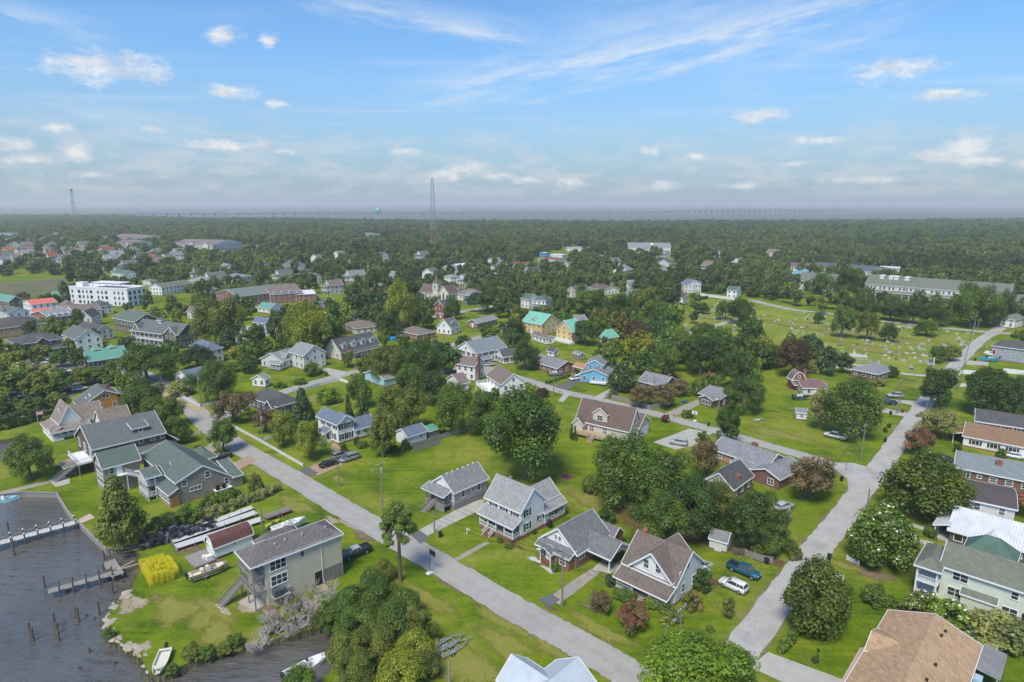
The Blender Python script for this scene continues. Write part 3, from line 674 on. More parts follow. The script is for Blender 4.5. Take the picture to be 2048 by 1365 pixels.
def stairs(root, p, d, w_, z1, z0=0.0, run=.28, mat=None, rails=None, sidemat=None):
    """flight going down from p along direction d ('-y','+x'...)"""
    n = max(2, round((z1-z0)/.18)); dx, dy = {'-y': (0,-1), '+y': (0,1), '+x': (1,0), '-x': (-1,0)}[d]
    st = MB().bar((p[0]+dx*run*n*.5-dy*w_*.5*0, p[1]+dy*run*n*.5, 0), (p[0]+dx*.01+dx*run*n*.5, p[1]+dy*.01+dy*run*n*.5, .02), .02)
    root_s = MB(); hw = w_/2
    for sg in (-1, 1):
        a = Vector((p[0]+sg*hw*abs(dy), p[1]+sg*hw*abs(dx), z1-.15)); e = Vector((a.x+dx*run*n, a.y+dy*run*n, z0-.05)); root_s.bar(a, e, .08, .3)
    so = root_s.build('stairs', sidemat or mat or WOOD, root)
    for i in range(n):
        z = z1-(i+1)*(z1-z0)/n; x = p[0]+dx*run*(i+.5); y = p[1]+dy*run*(i+.5)
        MB().box(x-(hw-.05 if dy else run*.55), x+(hw-.05 if dy else run*.55), y-(hw-.05 if dx else run*.55), y+(hw-.05 if dx else run*.55), z, z+.06).build('step', mat or WOOD, so)
    if rails:
        for sg in (-1, 1):
            a = (p[0]+sg*hw*abs(dy), p[1]+sg*hw*abs(dx)); e = (a[0]+dx*run*n, a[1]+dy*run*n); rail(root, a, e, z1, .95, rails, z0)
def deck(root, x0, x1, y0, y1, z, t=.2, mat=None, name='deck', plank=False, axis='x'):
    o = MB().box(x0, x1, y0, y1, z-t, z-.03).build(name, mat or WOOD, root)
    if plank:
        n = int((y1-y0 if axis == 'x' else x1-x0)/.3)
        for i in range(n):
            if axis == 'x': MB().box(x0-.03, x1+.03, y0+(y1-y0)*i/n+.01, y0+(y1-y0)*(i+1)/n-.01, z-.03, z).build('plank', mat or WOOD, o)
            else: MB().box(x0+(x1-x0)*i/n+.01, x0+(x1-x0)*(i+1)/n-.01, y0-.03, y1+.03, z-.03, z).build('plank', mat or WOOD, o)
    else: MB().box(x0-.02, x1+.02, y0-.02, y1+.02, z-.03, z).build('floor_boards', mat or WOOD, o)
    return o
def porch(root, x0, x1, y0, y1, zf, ze, rh, hi, rf, n=4, railm=None, fm=None, floorm=None, skirt=None, postm=None, ny=2, rails=True, gap=None):
    """roofed porch: floor, posts along the low side, rails; hi = shed high side"""
    railm = railm or WHITE
    deck(root, x0, x1, y0, y1, zf, .22, floorm or OLDWOOD, 'porch_floor')
    if zf > .5: MB().box(x0+.06, x1-.06, y0+.06, y1-.06, -.2, zf-.2).build('porch_base', skirt or BRICK, root)
    block(root, x0-.1, x1+.1, y0-.1, y1+.1, 0, ze, 's'+hi, rh, None, rf, .3, .25, nowall=True, name='porch_roof', t=.14)
    if hi == '+y': P = [(x0+.12+(x1-x0-.24)*i/(n-1), y0+.12) for i in range(n)]
    elif hi == '-x': P = [(x1-.12, y0+.12+(y1-y0-.24)*i/(n-1)) for i in range(n)]
    elif hi == '+x': P = [(x0+.12, y0+.12+(y1-y0-.24)*i/(n-1)) for i in range(n)]
    posts(root, P, zf, ze+.05, .16, postm or railm)
    if rails:
        for i, (a, c) in enumerate(zip(P, P[1:])):
            if gap is not None and i == gap: continue
            rail(root, a, c, zf, .85, railm)
        if hi == '+y':
            rail(root, P[-1], (x1-.12, y1), zf, .85, railm); rail(root, P[0], (x0+.12, y1), zf, .85, railm)
        if hi == '-x': rail(root, P[0], (x0, y0+.12), zf, .85, railm)
    return P
def footprint(root, x0, x1, y0, y1):
    m = Matrix.Translation(root.location) @ Matrix.Rotation(root.rotation_euler.z, 4, 'Z')
    PLACES.append((root.location.x, root.location.y, root.name.split('.')[0].replace('_', ' '))); FOOT.append([tuple((m @ Vector((x, y, 0))).xy) for x, y in ((x0,y0),(x1,y0),(x1,y1),(x0,y1))])
def site(name, label, O, th=None, cat='house', group=None):
    p = O if isinstance(O, Vector) else at(*O)
    return thing(name, label, cat, (p.x, p.y, 0), rad(TH0 if th is None else th), group)
def eh(name, label, N, L, R, ze, kind, rh, wall, rf, cat='house', ov=.4, th=None, auto=True, sh=None, fnd=.4, fm=None, trim=None, group=None, wz=None, gable=None, ww=.9, wh=1.35, porchL=None, fmw=None):
    """building from three surveyed eave corners: near, left, right (numbers = metres)"""
    n = at(*N, ze)
    if th is None and not isinstance(L, (int, float)):
        l = at(*L, ze); a = math.atan2(n.y-l.y, n.x-l.x)
    else: a = rad(TH0 if th is None else th)
    u = Vector((math.cos(a), math.sin(a), 0)); v = Vector((-u.y, u.x, 0))
    W_ = float(L) if isinstance(L, (int, float)) else abs((n-at(*L, ze)).dot(u))
    D_ = float(R) if isinstance(R, (int, float)) else abs((at(*R, ze)-n).dot(v))
    if n.y > 480 and not isinstance(R, (int, float)): D_ = min(D_, max(9, W_*.8))
    W_ = max(2.5, W_-2*ov); D_ = max(2.5, D_-2*ov)
    o = n-u*ov+v*ov; root = thing(name, label, cat, (o.x, o.y, 0), a, group)
    k = rh/((D_ if kind == 'x' else W_)/2) if kind in 'xy' else .5
    b = block(root, -W_, 0, 0, D_, 0, ze+min(.4, k*ov), kind, rh, wall, rf, ov, min(ov, .35), trim, fnd, fm, gable=gable)
    b.W, b.D = W_, D_; footprint(root, -W_, 0, 0, D_)
    if auto:
        nst = 1 if ze < 4.6 else (2 if ze < 7.4 else 3)
        for s in range(nst):
            z = (wz or fnd+1.35)+s*(ze-fnd)/nst
            wrow(b, 'L', max(1, round(W_/3.1)), z, ww, wh, sh=sh, fm=fmw)
            wrow(b, 'R', max(1, round(D_/3.1)), z, ww, wh, sh=sh, fm=fmw)
        if kind == 'x' and rh > 2.6: window(b, 'R', D_/2, b.z1+.9, .8, 1.1)
        if kind == 'y' and rh > 2.6: window(b, 'L', -W_/2, b.z1+.9, .8, 1.1)
        (door if ze > 2 else window)(b, 'L', -W_*.5+.02, fnd) if round(W_/3.1) % 2 == 0 and W_ > 5 else None
    return b
# ================================================================ buildings, near ones first
SH = lambda n, c, v=.28: shingle(n, c, v)
rB = SH('pale_grey_shingles', (.36,.35,.345)); rA = SH('grey_shingles', (.27,.265,.27)); rC = SH('slate_grey_shingles', (.2,.2,.205)); rD = SH('brown_shingles', (.2,.16,.135))
rE = SH('blue_grey_shingles', (.17,.215,.29)); rF = SH('dark_brown_shingles', (.19,.135,.115)); rG = SH('lilac_grey_shingles', (.28,.275,.295)); rH = SH('charcoal_shingles', (.115,.11,.115))
rI = SH('mottled_grey_shingles', (.18,.165,.16)); rJ = SH('maroon_shingles', (.17,.075,.07)); rK = SH('green_shingles', (.14,.18,.155), .2); rM = SH('dull_grey_shingles', (.165,.175,.175), .2)
rN = SH('cedar_shakes', (.31,.25,.215), .4); rAA = SH('tan_shingles', (.5,.33,.2), .28); rAB = SH('olive_shingles', (.2,.21,.165), .2); rAB2 = SH('deep_green_shingles', (.11,.19,.15), .2)
rAC = ribbed('white_metal_roof', (.62,.63,.68)); rAD = SH('umber_shingles', (.12,.1,.095), .2); rAE = SH('steel_grey_shingles', (.25,.28,.3), .2); rAF = SH('russet_shingles', (.3,.185,.115), .2)
rMint = ribbed('mint_metal_roof', (.2,.52,.38), .5, .4); rGreenM = ribbed('green_metal_roof', (.13,.34,.24), .5, .45, 1); rCoral = ribbed('coral_metal_roof', (.72,.17,.1), .5, .5, 1)
rTaupe = SH('taupe_shingles', (.24,.19,.17), .2); rWhite = plain('white_membrane_roof', (.68,.69,.7), .7, .1, .4); rLight = SH('light_grey_shingles', (.3,.31,.32), .2); rRed = SH('red_shingles', (.3,.09,.06), .2)
CEDAR = shingle('cedar_wall_shingles', (.34,.275,.22), .35, .16, .22); DKCEDAR = shingle('dark_wall_shingles', (.14,.115,.1), .35, .16, .22)
BEIGE = siding('beige_siding', (.6,.53,.4), .25); MAUVE = siding('mauve_siding', (.4,.37,.39)); TANS = siding('tan_siding', (.58,.53,.46)); ORANGE = siding('orange_siding', (.55,.25,.055), .3)
CREAM = siding('pale_green_siding', (.68,.72,.6)); BLUES = siding('sky_blue_siding', (.16,.43,.6)); TEALS = siding('pale_aqua_siding', (.38,.62,.72)); GREYS = siding('grey_siding', (.35,.37,.42)); YEL = siding('yellow_siding', (.72,.52,.22))
PLUM = siding('slate_violet_siding', (.13,.13,.17)); NAVY = siding('navy_siding', (.03,.12,.2)); STUC = plain('white_stucco', (.75,.75,.77), .8, .05); OFFW = siding('off_white_siding', (.66,.64,.6)); REDW = siding('barn_red_siding', (.3,.07,.05))
WHITEOLD = plain('flaking_white_boards', (.6,.61,.62), .85, .22, 1.2)
LATT = plain('timber_lattice', (.2,.19,.185), .9, .3, 4)

# --- mauve cottage on timber piers
o = Vector((-11.9,120.9,0)); r = site('raised_cottage', 'mauve cottage on a tall timber skirt with covered front stair, beside the long lawn', o)
b = block(r, -6.9, -.1, 0, 9.6, 0, 4.35, 'y', 2.55, MAUVE, rA, .4, .35, fnd=1.35, fm=OLDWOOD, gable=WS); footprint(r, -7.5, .5, -2.4, 10)
for i in range(5): MB().box(-.09, -.035, .02, 9.58, .05+i*.26, .05+i*.26+.2).build('skirt_board', OLDWOOD, r)
for i in range(5): MB().box(-6.9, -.85, -2.05, -2.0, .05+i*.3, .05+i*.3+.25).build('skirt_board', OLDWOOD, r)
for y, w_, h in ((2.6,.8,1.5),(5.3,.55,.8),(7.1,.8,1.5)): window(b, 'R', y, 3.0, w_, h)
window(b, 'L', -1.0, 2.8, .8, 1.3); window(b, 'L', -2.2, 2.8, .8, 1.3); door(b, 'L', -4.0, 1.4)
deck(r, -6.9, -.8, -2.05, 0, 1.4, .2, OLDWOOD, 'porch_floor', True)
block(r, -7.3, -.7, -2.3, -.05, 0, 3.75, 's+y', .75, None, rA, .3, .25, nowall=True, name='porch_roof', t=.14)
posts(r, [(-6.8,-1.95),(-.9,-1.95),(-3.4,-1.95),(-5.2,-1.95)], .0, 3.8, .15, OLDWOOD)
rail(r, (-6.8,-1.95), (-5.2,-1.95), 1.4, .95, OLDWOOD); rail(r, (-3.4,-1.95), (-.9,-1.95), 1.4, .95, OLDWOOD); rail(r, (-6.8,-1.95), (-6.8,0), 1.4, .95, OLDWOOD); rail(r, (-.9,-1.95), (-.9,0), 1.4, .95, OLDWOOD)
stairs(r, (-4.3,-2.0), '-y', 1.5, 1.4, 0, .32, OLDWOOD, OLDWOOD)
for i in range(6): MB().box(-3.65,-3.35,1+i*1.5,1.3+i*1.5,6.78,6.98).build('ridge_vent', WHITE, b.roof)
MB().box(-.09, .03, -.03, .09, 1.3, 4.2).build('corner_board', WHITE, r)

# --- white two-storey house with porch
o = Vector((.2,107.7,0)); r = site('farmhouse', 'white two-storey house with green shutters, pale grey roof and brick-based porch', o)
b = block(r, -9.2, 0, 2.2, 8.8, 0, 6.15, 'x', 3.35, WS, rB, .45, .35, fnd=.8); footprint(r, -9.6, .4, -.3, 15.5)
wrow(b, 'L', 3, 5.0, .8, 1.25, sh=DKGREEN, lo=.05, hi=.97)
for s in (-1.7,-7.4): window(b, 'L', s, 2.1, .85, 1.5, sh=DKGREEN)
door(b, 'L', -4.6, .85, 1.2, 2.1, DKGREEN)
for z, s in ((5.0,3.9),(2.2,3.9),(2.7,7.7)): window(b, 'R', s, z, .8, 1.35 if s < 5 else .9, sh=DKGREEN)
P = porch(r, -9.1, -.1, 0, 2.2, .95, 3.35, 1.1, '+y', rB, 5, gap=2, floorm=OLDWOOD)
stairs(r, (-5.7,0), '-y', 1.7, .95, 0, .33, BRICK, WHITE, BRICK)
b2 = block(r, -6.6, -1.5, 8.8, 14.8, 0, 4.9, 'y', 2.4, WS, rB, .4, .3, fnd=.8)
b3 = block(r, -1.5, .1, 8.85, 15.2, 0, 3.35, 's-x', 1.1, WS, rB, .3, .3, fnd=.8)
for s in (11.3,13.4): window(b3, 'R', s, 2.3, .8, 1.1, sh=DKGREEN)
ac = MB(); ac.tube([(.75,9.6,.7),(.75,9.6,1.55),(.75,9.6,1.62)], [.45,.45,.3], 12); ac.box(.2,1.3,9.1,10.1,.55,.7); ac.build('air_conditioner', BLACK, r)
chimney(b, -6.0, 5.6, .5, .35, mat=STEEL)

# --- brick bungalow with carport
o = Vector((9.7,98.7,0)); r = site('brick_bungalow', 'brick bungalow with slate-grey roof and open carport at its side', o)
b = block(r, -7.4, .4, 1.6, 11, 0, 3.3, 'y', 3.15, BRICK, rC, .5, .4, gable=WS); footprint(r, -8, 6, 0, 14)
block(r, -7.0, 0, 0, 1.65, 0, 2.75, 's+y', .7, BRICK, rC, .45, .4, name='front_roof')
pb = block(r, -5.9, -3.2, -.95, .1, 0, 2.55, 'y', .75, None, rC, .3, .25, nowall=True, name='porch_roof', t=.13)
posts(r, [(-5.7,-.8),(-3.4,-.8)], 0, 2.6, .15); stairs(r, (-4.6,-.3), '-y', 1.4, .5, 0, .3, plain('redwood', (.2,.08,.045)), None)
bf = Blk(); bf.root=r; bf.x0,bf.x1,bf.y0,bf.y1=-7,0,0,1.6
window(bf, 'L', -6.2, 1.7, .8, 1.3); window(bf, 'L', -1.3, 1.5, 1.1, 1.3, 2, 2); door(bf, 'L', -4.5, .5, .95, 2)
window(b, 'L', -4.2, 4.35, .55, .75); window(b, 'L', -3.3, 4.35, .55, .75); window(b, 'R', 3.2, 2.0, 1.5, 1.1, 2, 2)
cp = block(r, -2.5, 5.4, 4.6, 10.4, 0, 2.9, 'x', 1.75, None, rC, .35, .3, nowall=True, name='carport_roof')
MB().add([(5.3,4.7,2.85),(5.3,10.3,2.85),(5.3,7.5,4.5)], [(0,1,2)]).build('carport_gable', WS, r)
posts(r, [(5.1,4.8),(5.1,10.2),(2.2,10.2)], 0, 2.9, .2)
block(r, -6, 1.6, 11, 14, 0, 2.9, 'x', 1.3, BRICK, rC, .4, .3, name='rear_roof')
MB().tube([(-7.2,1.0,2.9),(-7.2,1.0,4.3)], .03, 5).build('aerial', STEEL, r)

# --- brown-roofed farmhouse on the corner
o = Vector((23.8,87.5,0)); r = site('corner_farmhouse', 'white house with brown cross-gabled roof, full-width porch and two brick chimneys', o)
b = block(r, -9.3, .1, 2.5, 11.2, 0, 4.05, 'x', 3.75, WS, rD, .5, .45, fnd=.4); footprint(r, -9.8, .6, 0, 11.6)
bg_ = block(r, -7.6, -.6, 2.2, 10, 0, 4.5, 'y', 3.3, WS, rD, .5, .5, fnd=.4, name='cross_roof')
for s in (-5.1,-2.9): window(bg_, 'L', s, 5.35, .85, 1.45)
for s, z, h in ((6.2,5.7,1.35),(3.9,4.9,.7),(5.0,2.0,1.4),(8.4,2.0,1.4),(9.6,2.0,1.4)): window(b, 'R', s, z, .85 if h > 1 else .6, h)
for s in (-7.4,-1.8): window(b, 'L', s, 1.7, 1.0, 1.5, 2, 2)
door(b, 'L', -4.5, .4)
porch(r, -9.4, -.05, 0, 2.45, .45, 2.35, 1.05, '+y', rD, 4, gap=1, floorm=OLDWOOD, postm=WHITE)
for x in (-6.3,-3.4): MB().box(x-.35,x+.35,-.7,-.1,0,.75).box(x-.42,x+.42,-.75,-.05,.75,.85).build('step_pier', BRICK, r)
stairs(r, (-4.8,0), '-y', 1.6, .45, 0, .3, CONC, None)
CHB = brickm('orange_brick', (.4,.14,.07)); chimney(b, -8.2, 6.6, .95, .55, mat=CHB); chimney(bg_, -1.5, 6.4, 1.35, .55, mat=CHB, z=5.7)
block(r, -1.0, .9, 11.2, 12.6, 0, 3.3, 's-y', .5, WS, rD, .25, .25, name='rear_roof')
for x, y in ((-5.0,8.2),(-4.9,7.2)): MB().box(x-.15,x+.15,y-.15,y+.15,zroof(bg_,x,y)-.1,zroof(bg_,x,y)+.12).build('roof_vent', BLACK, bg_.roof)

# --- white house with blue roof
o = Vector((-45.7,157.9,0)); r = site('blue_roofed_house', 'narrow white two-storey house with blue-grey roof and black shutters', o)
b = block(r, -9.7, .3, 0, 4.8, 0, 5.9, 'x', 1.75, WS, rE, .45, .4, fnd=.5); footprint(r, -10, 1.5, -.5, 12)
wrow(b, 'R', 2, 4.7, .85, 1.5, sh=SHUT, lo=.04, hi=.96); wrow(b, 'R', 2, 1.9, .85, 1.5, sh=SHUT, lo=.04, hi=.96); wrow(b, 'L', 3, 4.7, .8, 1.4, sh=SHUT, lo=.12); window(b, 'L', -1.7, 1.9, .8, 1.5, sh=SHUT); window(b, 'L', -7.9, 1.9, .8, 1.5, sh=SHUT)
door(b, 'L', -4.8, .55, 1.1, 2.1, SHUT); block(r, -6.6, -3.0, -1.9, 0, 0, 2.9, 's+y', .7, None, rE, .2, .2, nowall=True, name='porch_roof', t=.13); posts(r, [(-6.4,-1.75),(-3.2,-1.75)], 0, 2.95, .18)
deck(r, -6.5, -3.1, -1.8, 0, .6, .6, WHITE, 'porch_floor'); stairs(r, (-4.8,-1.8), '-y', 1.8, .6, 0, .35, WHITE, WHITE)
b2 = block(r, -5.4, .6, 4.8, 11.5, 0, 3.1, 'y', 2.1, WS, rE, .35, .3, fnd=.5); wrow(b2, 'R', 3, 1.9, .9, 1.1)
b3 = block(r, -9.5, -4.5, 4.8, 9, 0, 3.2, 'x', 2, WS, rE, .35, .3, fnd=.5)
o = Vector((-27.1,156.9,0)); r = site('garden_shed', 'white shed with blue-grey gable roof at the lawn edge', o, cat='shed')
b = block(r, -5.2, 0, 0, 6.2, 0, 2.75, 'y', 1.5, WS, rE, .35, .3); footprint(r, -5.5, .4, -.4, 10); window(b, 'R', 4.2, 1.7, .6, .8); door(b, 'L', -2.6, .1, 1.4, 2)
r = site('lean_to', 'small timber lean-to with pale green roof behind the white shed', Vector((-22.3,162,0)), cat='shed'); block(r, -3.4, 0, 0, 3.6, 0, 2.2, 's-x', .35, OLDWOOD, rGreenM, .25, .25)

# --- elevated beige house by the canal
o = Vector((-38.3,89.1,0)); r = site('elevated_house', 'tall beige house on stilts beside the canal with double decks and outside stair', o, -47.5)
b = block(r, -5.7, 0, 0, 12.9, 0, 7.9, 'y', .1, BEIGE, rI, .1, .1, t=.05, name='ceiling', trim=BEIGE); footprint(r, -9.5, 1, -2.4, 13.2)
b.x0 = -6.1; b.y0 = -2.1; b.x1 = .15; b.y1 = 13.0
pl, ed = roof_faces(b, 'hip', 1.7, .25, .2); mb = MB()
for q in pl: mb.slab(q, .16)
rf_ = mb.build('roof', rI, r); mb = MB()
for p_, q_ in ed: mb.bar(Vector(p_)-Vector((0,0,.1)), Vector(q_)-Vector((0,0,.1)), .08, .25)
mb.build('trim', WHITE, rf_); b.roof = rf_; b.x1 = 0; b.x0 = -5.7; b.y0 = 0; b.y1 = 12.9
for z in (6.55,3.95): window(b, 'R', 2.05, z, 2.5, 1.6, 3, 2)
ov_ = MB(); ov_.loft([[(.05 if k else .0, 6.05+math.cos(t)*.28, 6.75+math.sin(t)*.5) for t in np.linspace(0, 2*math.pi, 15)[:-1]] for k in (0,1)]); ov_.build('oval_window', GLASS, r)
MB().box(-.02,.06,9.3,12.85,.1,2.55).build('lattice', LATT, r)
for i in range(5): MB().box(.06,.1,9.3+i*.87,9.42+i*.87,.1,2.55).build('batten', OLDWOOD, r)
MB().box(-.04,.03,7.9,9.15,.05,2.5).build('doorway', BLACK, r); MB().tube([(.12,9.25,7.6),(.12,9.25,.8),(.3,9.4,.2)], .05, 6).build('downspout', WHITE, r)
for y0, s in ((.7,1.1),(1.95,.8)):
    u_ = MB(); u_.box(.15,.15+s,y0,y0+s,1.75,1.75+s*.95); u_.tube([(.15+s/2,y0+s/2,1.75+s*.95),(.15+s/2,y0+s/2,1.8+s*.95)], s*.32, 12); u_.build('air_conditioner', plain('blue_grey_metal', (.06,.085,.1), .5), r)
deck(r, 0, 1.5, .4, 3.2, 1.72, .15, OLDWOOD, 'platform'); posts(r, [(1.4,.5),(1.4,3.1)], 0, 1.6, .14, OLDWOOD)
MB().box(.02,.3,3.3,3.7,1.5,2.1).build('meter_box', STEEL, r)
for z in (2.75,5.55):
    deck(r, -5.9, 0, -2.0, 0, z, .25, OLDWOOD, 'balcony'); rail(r, (-5.85,-1.95), (-.05,-1.95), z, 1.0, OLDWOOD); rail(r, (-.05,-1.95), (-.05,0), z, 1.0, OLDWOOD); rail(r, (-5.85,-1.95), (-5.85,0), z, 1.0, OLDWOOD)
    for s in (-1.2,-3.2): window(b, 'L', s, z+1.15, 1.5, 2.0, 2, 1)
posts(r, [(-.1,-1.9),(-2.9,-1.9),(-5.8,-1.9)], 0, 7.75, .2, OLDWOOD)
stairs(r, (-5.2,-2.0), '-y', 1.2, 2.75, 0, .24, OLDWOOD, OLDWOOD)
b2 = block(r, -8.9, -5.7, 1.8, 8.5, 0, 7.2, 'hip', 1.3, BEIGE, rI, .35, .3, name='side_roof')
deck(r, -8.6, -5.7, -.6, 1.8, 2.75, .25, OLDWOOD, 'side_deck'); rail(r, (-8.55,-.55), (-5.9,-.55), 2.75, 1.0, OLDWOOD); block(r, -8.8, -5.8, -.8, 1.8, 0, 5.2, 's+y', .4, None, rI, .2, .2, nowall=True, name='deck_roof', t=.13); posts(r, [(-8.5,-.5)], 0, 5.2, .18, OLDWOOD)
for x, y in ((-1.8,2.5),(-1.9,4.2),(-1.8,7.0),(-1.6,11)):
    z = 7.95+1.7*(1-abs(x+2.97)/3.3); MB().tube([(x,y,z-.15),(x,y,z+.2),(x,y,z+.28)], [.22,.22,.08], 8).build('roof_vent', STEEL, rf_)
o = Vector((-52.7,102.3,0)); r = site('dockside_shed', 'white shed with maroon gambrel roof raised on blocks by the net platforms', o, cat='shed')
b = block(r, -3.5, 0, 0, 6.9, .45, 2.75, 'profy', 1.5, SLAT, rJ, .1, .25, prof=[(-3.75,2.4),(-3.0,3.7),(-1.75,4.15),(-.5,3.7),(.25,2.4)]); footprint(r, -4, .5, -3.5, 7)
for x in (-3.3,-.2):
    for y in (.3,3.4,6.6): MB().box(x-.18,x+.18,y-.18,y+.18,-.1,.5).build('block', CONCF, r)
window(b, 'R', 3.6, 2.0, .5, .4, 1, 1); door(b, 'L', -1.7, .5, 1, 2); window(b, 'L', -2.8, 2.0, .5, .8)
deck(r, -4.4, .5, -3.6, -.1, .5, .35, OLDWOOD, 'deck', True)
MB().box(-.9,-.05,-1.3,-.3,.5,1.2).box(-1.6,-1.0,-1.6,-1.0,.5,1.0).build('crate', WHITE, r)

# --- waterfront houses with cedar shingles
o = Vector((-71.0,122.0,0)); r = site('shingled_house', 'cedar-shingled house with green hipped roofs and white two-level porch facing the harbour', o)
b = block(r, -21.5, -.4, 1.9, 13.4, 0, 5.3, 'profx', 2, CEDAR, rK, .1, .35, prof=[(1.5,5.1),(7.3,7.3),(13.6,2.7)]); footprint(r, -22, .5, -2.5, 16)
for s, z, w_, h in ((3.4,4.4,.9,1.25),(8.2,4.9,.9,1.3),(12.0,2.1,.8,1.35)): window(b, 'R', s, z, w_, h)
window(b, 'R', 5.5, 2.6, 2.2, .8, 3, 1)
b2 = block(r, -8, -.2, 13.4, 15.4, 0, 2.7, 's-x', 1.6, CEDAR, rK, .3, .3, name='side_roof')
deck(r, -.4, 1.0, 9.0, 12.6, 1.0, .15, WHITE, 'platform')
for y in (9.7,11.0): MB().tube([(.4,y,1),(.4,y,2.0),(.4,y,2.06)], [.45,.45,.3], 12).build('air_conditioner', BLACK, r)
b3 = block(r, -12.4, -6.9, 1.4, 3.5, 0, 5.35, 'y', .9, CEDAR, rK, .4, .3, name='porch_wing_roof')
block(r, -12.4, -6.9, -2.0, 1.4, 0, 5.35, 'y', .9, None, rK, .4, .3, nowall=True, name='porch_roof', gable=None)
MB().add([(-12.4,-1.95,5.3),(-6.9,-1.95,5.3),(-9.65,-1.95,6.15)], [(0,1,2)]).build('porch_gable', WS, r)
for z in (.9,3.3):
    deck(r, -12.4, -6.9, -2.0, 1.4, z, .25, OLDWOOD, 'porch_floor'); rail(r, (-12.3,-1.9), (-7,-1.9), z, .95); rail(r, (-7,-1.9), (-7,1.4), z, .95); rail(r, (-12.3,-1.9), (-12.3,1.4), z, .95)
posts(r, [(-12.25,-1.85),(-10.4,-1.85),(-8.7,-1.85),(-7.05,-1.85),(-7.05,-.2)], 0, 5.4, .24)
wrow(b3, 'L', 2, 4.4, 1, 1.7); wrow(b3, 'L', 2, 2.0, 1, 1.6)
b4 = block(r, -6.7, -.1, .1, 2.0, 0, 3.1, 's+y', .95, CEDAR, rK, .3, .3, name='sunroom_roof'); wrow(b4, 'L', 4, 1.7, 1.0, 1.4); MB().box(-.12,-.04,.3,1.9,0,2.6).build('plywood_panel', plain('plywood', (.36,.17,.07)), r)
b5 = block(r, -21.5, -15, 11.9, 15.7, 0, 2.9, 'hip', 1.6, CEDAR, rK, .3, .3, name='garage_roof')
o = Vector((-88.1,128.2,0)); r = site('shingled_guest_house', 'cedar-shingled guest house with green gable roof and white outside stair, beside the porched house', o)
b = block(r, -6.3, 0, 0, 7.1, 0, 6.5, 'y', 2.5, CEDAR, rK, .4, .35); footprint(r, -7, .5, -1, 7.5)
for z in (5.2,2.6): window(b, 'L', -3.1, z, 4.2, 1.5, 5, 1)
window(b, 'R', 1.6, 5.2, .9, 1.4); window(b, 'R', 1.6, 2.4, .9, 1.4); door(b, 'R', 3.0, 4.0, 1, 2.1)
deck(r, 0, 1.1, 2.2, 4.2, 4.0, .2, WHITE, 'landing'); posts(r, [(1,2.3),(1,4.1)], 0, 4, .15); stairs(r, (.6,4.2), '+y', 1.0, 4.0, .4, .3, WHITE, WHITE, WHITE)
b = eh('grey_roofed_house', 'long shingled house with broad dull grey roof and shed dormer, facing the harbour', (182.2,901.4), 15.2, 16.4, 5.9, 'y', 3.9, DKCEDAR, rM, ov=.4, auto=False)
for s in (10.2,12.8,15.0): window(b, 'R', s, 5.2, .8, 1.0)
block(b.root, 0, 1.8, 9.0, 15.6, 0, 3.0, 's-x', .8, DKCEDAR, rM, .3, .3, name='lower_roof')
d_ = dormer(b, 'R', 10.8, 3.4, 1.6, 6.6, 8.2, .9, 4.6, DKCEDAR, rM, (.8,1.0,1,2), 'shed'); 
bb = block(b.root, -7, -.3, 15.6, 18.4, 0, 3.4, 's-y', 2.6, DKCEDAR, rM, .3, .3, name='rear_roof')
wrow(b, 'L', 3, 4.6, 1.6, 2.0, nx=2); deck(b.root, -9.5, -.5, -3.2, 0, 3.0, .3, WHITE, 'deck'); rail(b.root, (-9.4,-3.1), (-.6,-3.1), 3.0, 1.0, WHITE); rail(b.root, (-.6,-3.1), (-.6,0), 3.0, 1, WHITE); posts(b.root, [(-9.3,-3),(-5,-3),(-.7,-3)], 0, 3, .2, OLDWOOD)
stairs(b.root, (-1.4,-3.2), '-y', 1.2, 3.0, 0, .28, OLDWOOD, OLDWOOD); block(b.root, -6.5, -2, -5.5, -3.2, 0, 2.4, 's+y', .4, DKCEDAR, rN, .2, .2, name='store_roof')
# --- old shake-roofed house and orange house
b = eh('shake_roofed_house', 'old white house with cedar-shake gables and a porch wrapped round it', (60+485/8.533,740+925/8.533), (60+350/8.533,740+800/8.533), (60+870/8.533,740+815/8.533), 4.2, 'x', 4.2, WS, rN, ov=.4, auto=False)
b2 = block(b.root, -b.W, -.8, b.D*.25, b.D+5.5, 0, 4.0, 'y', 3.4, WS, rN, .4, .35, name='cross_roof')
for (x0, x1, y0, y1, hi) in ((-b.W-1,1.6,-2.6,0,'+y'),(.02,2.4,-2.6,b.D+1.5,'-x')): block(b.root, x0, x1, y0, y1, 0, 2.7, 's'+hi, 1.0, None, rN, .3, .25, nowall=True, name='porch_roof', t=.14)
deck(b.root, -b.W-1, 2.3, -2.5, 0, .6, .5, WHITE, 'porch_floor'); posts(b.root, [(-b.W-.8,-2.4),(-b.W*.6,-2.4),(-b.W*.2,-2.4),(2.2,-2.4),(2.2,b.D*.5),(2.2,b.D)], .0, 2.75, .16); rail(b.root, (-b.W-.8,-2.4), (2.2,-2.4), .6, .8); rail(b.root, (2.2,-2.4), (2.2,b.D), .6, .8)
wrow(b, 'R', 3, 1.8, .9, 1.4); wrow(b, 'L', 2, 1.8, .9, 1.4)
b = eh('shake_roofed_wing', 'white cottage with long cedar-shake roof behind the big grey roof', (60+1195/8.533,740+925/8.533), (60+1075/8.533,740+850/8.533), (60+1755/8.533,740+810/8.533), 3.6, 'y', 2.8, WS, rN)
o = at(60+885/8.533, 740+778/8.533); r = site('orange_house', 'orange house with dark asymmetrical gable roof and white-framed windows', o, -46)
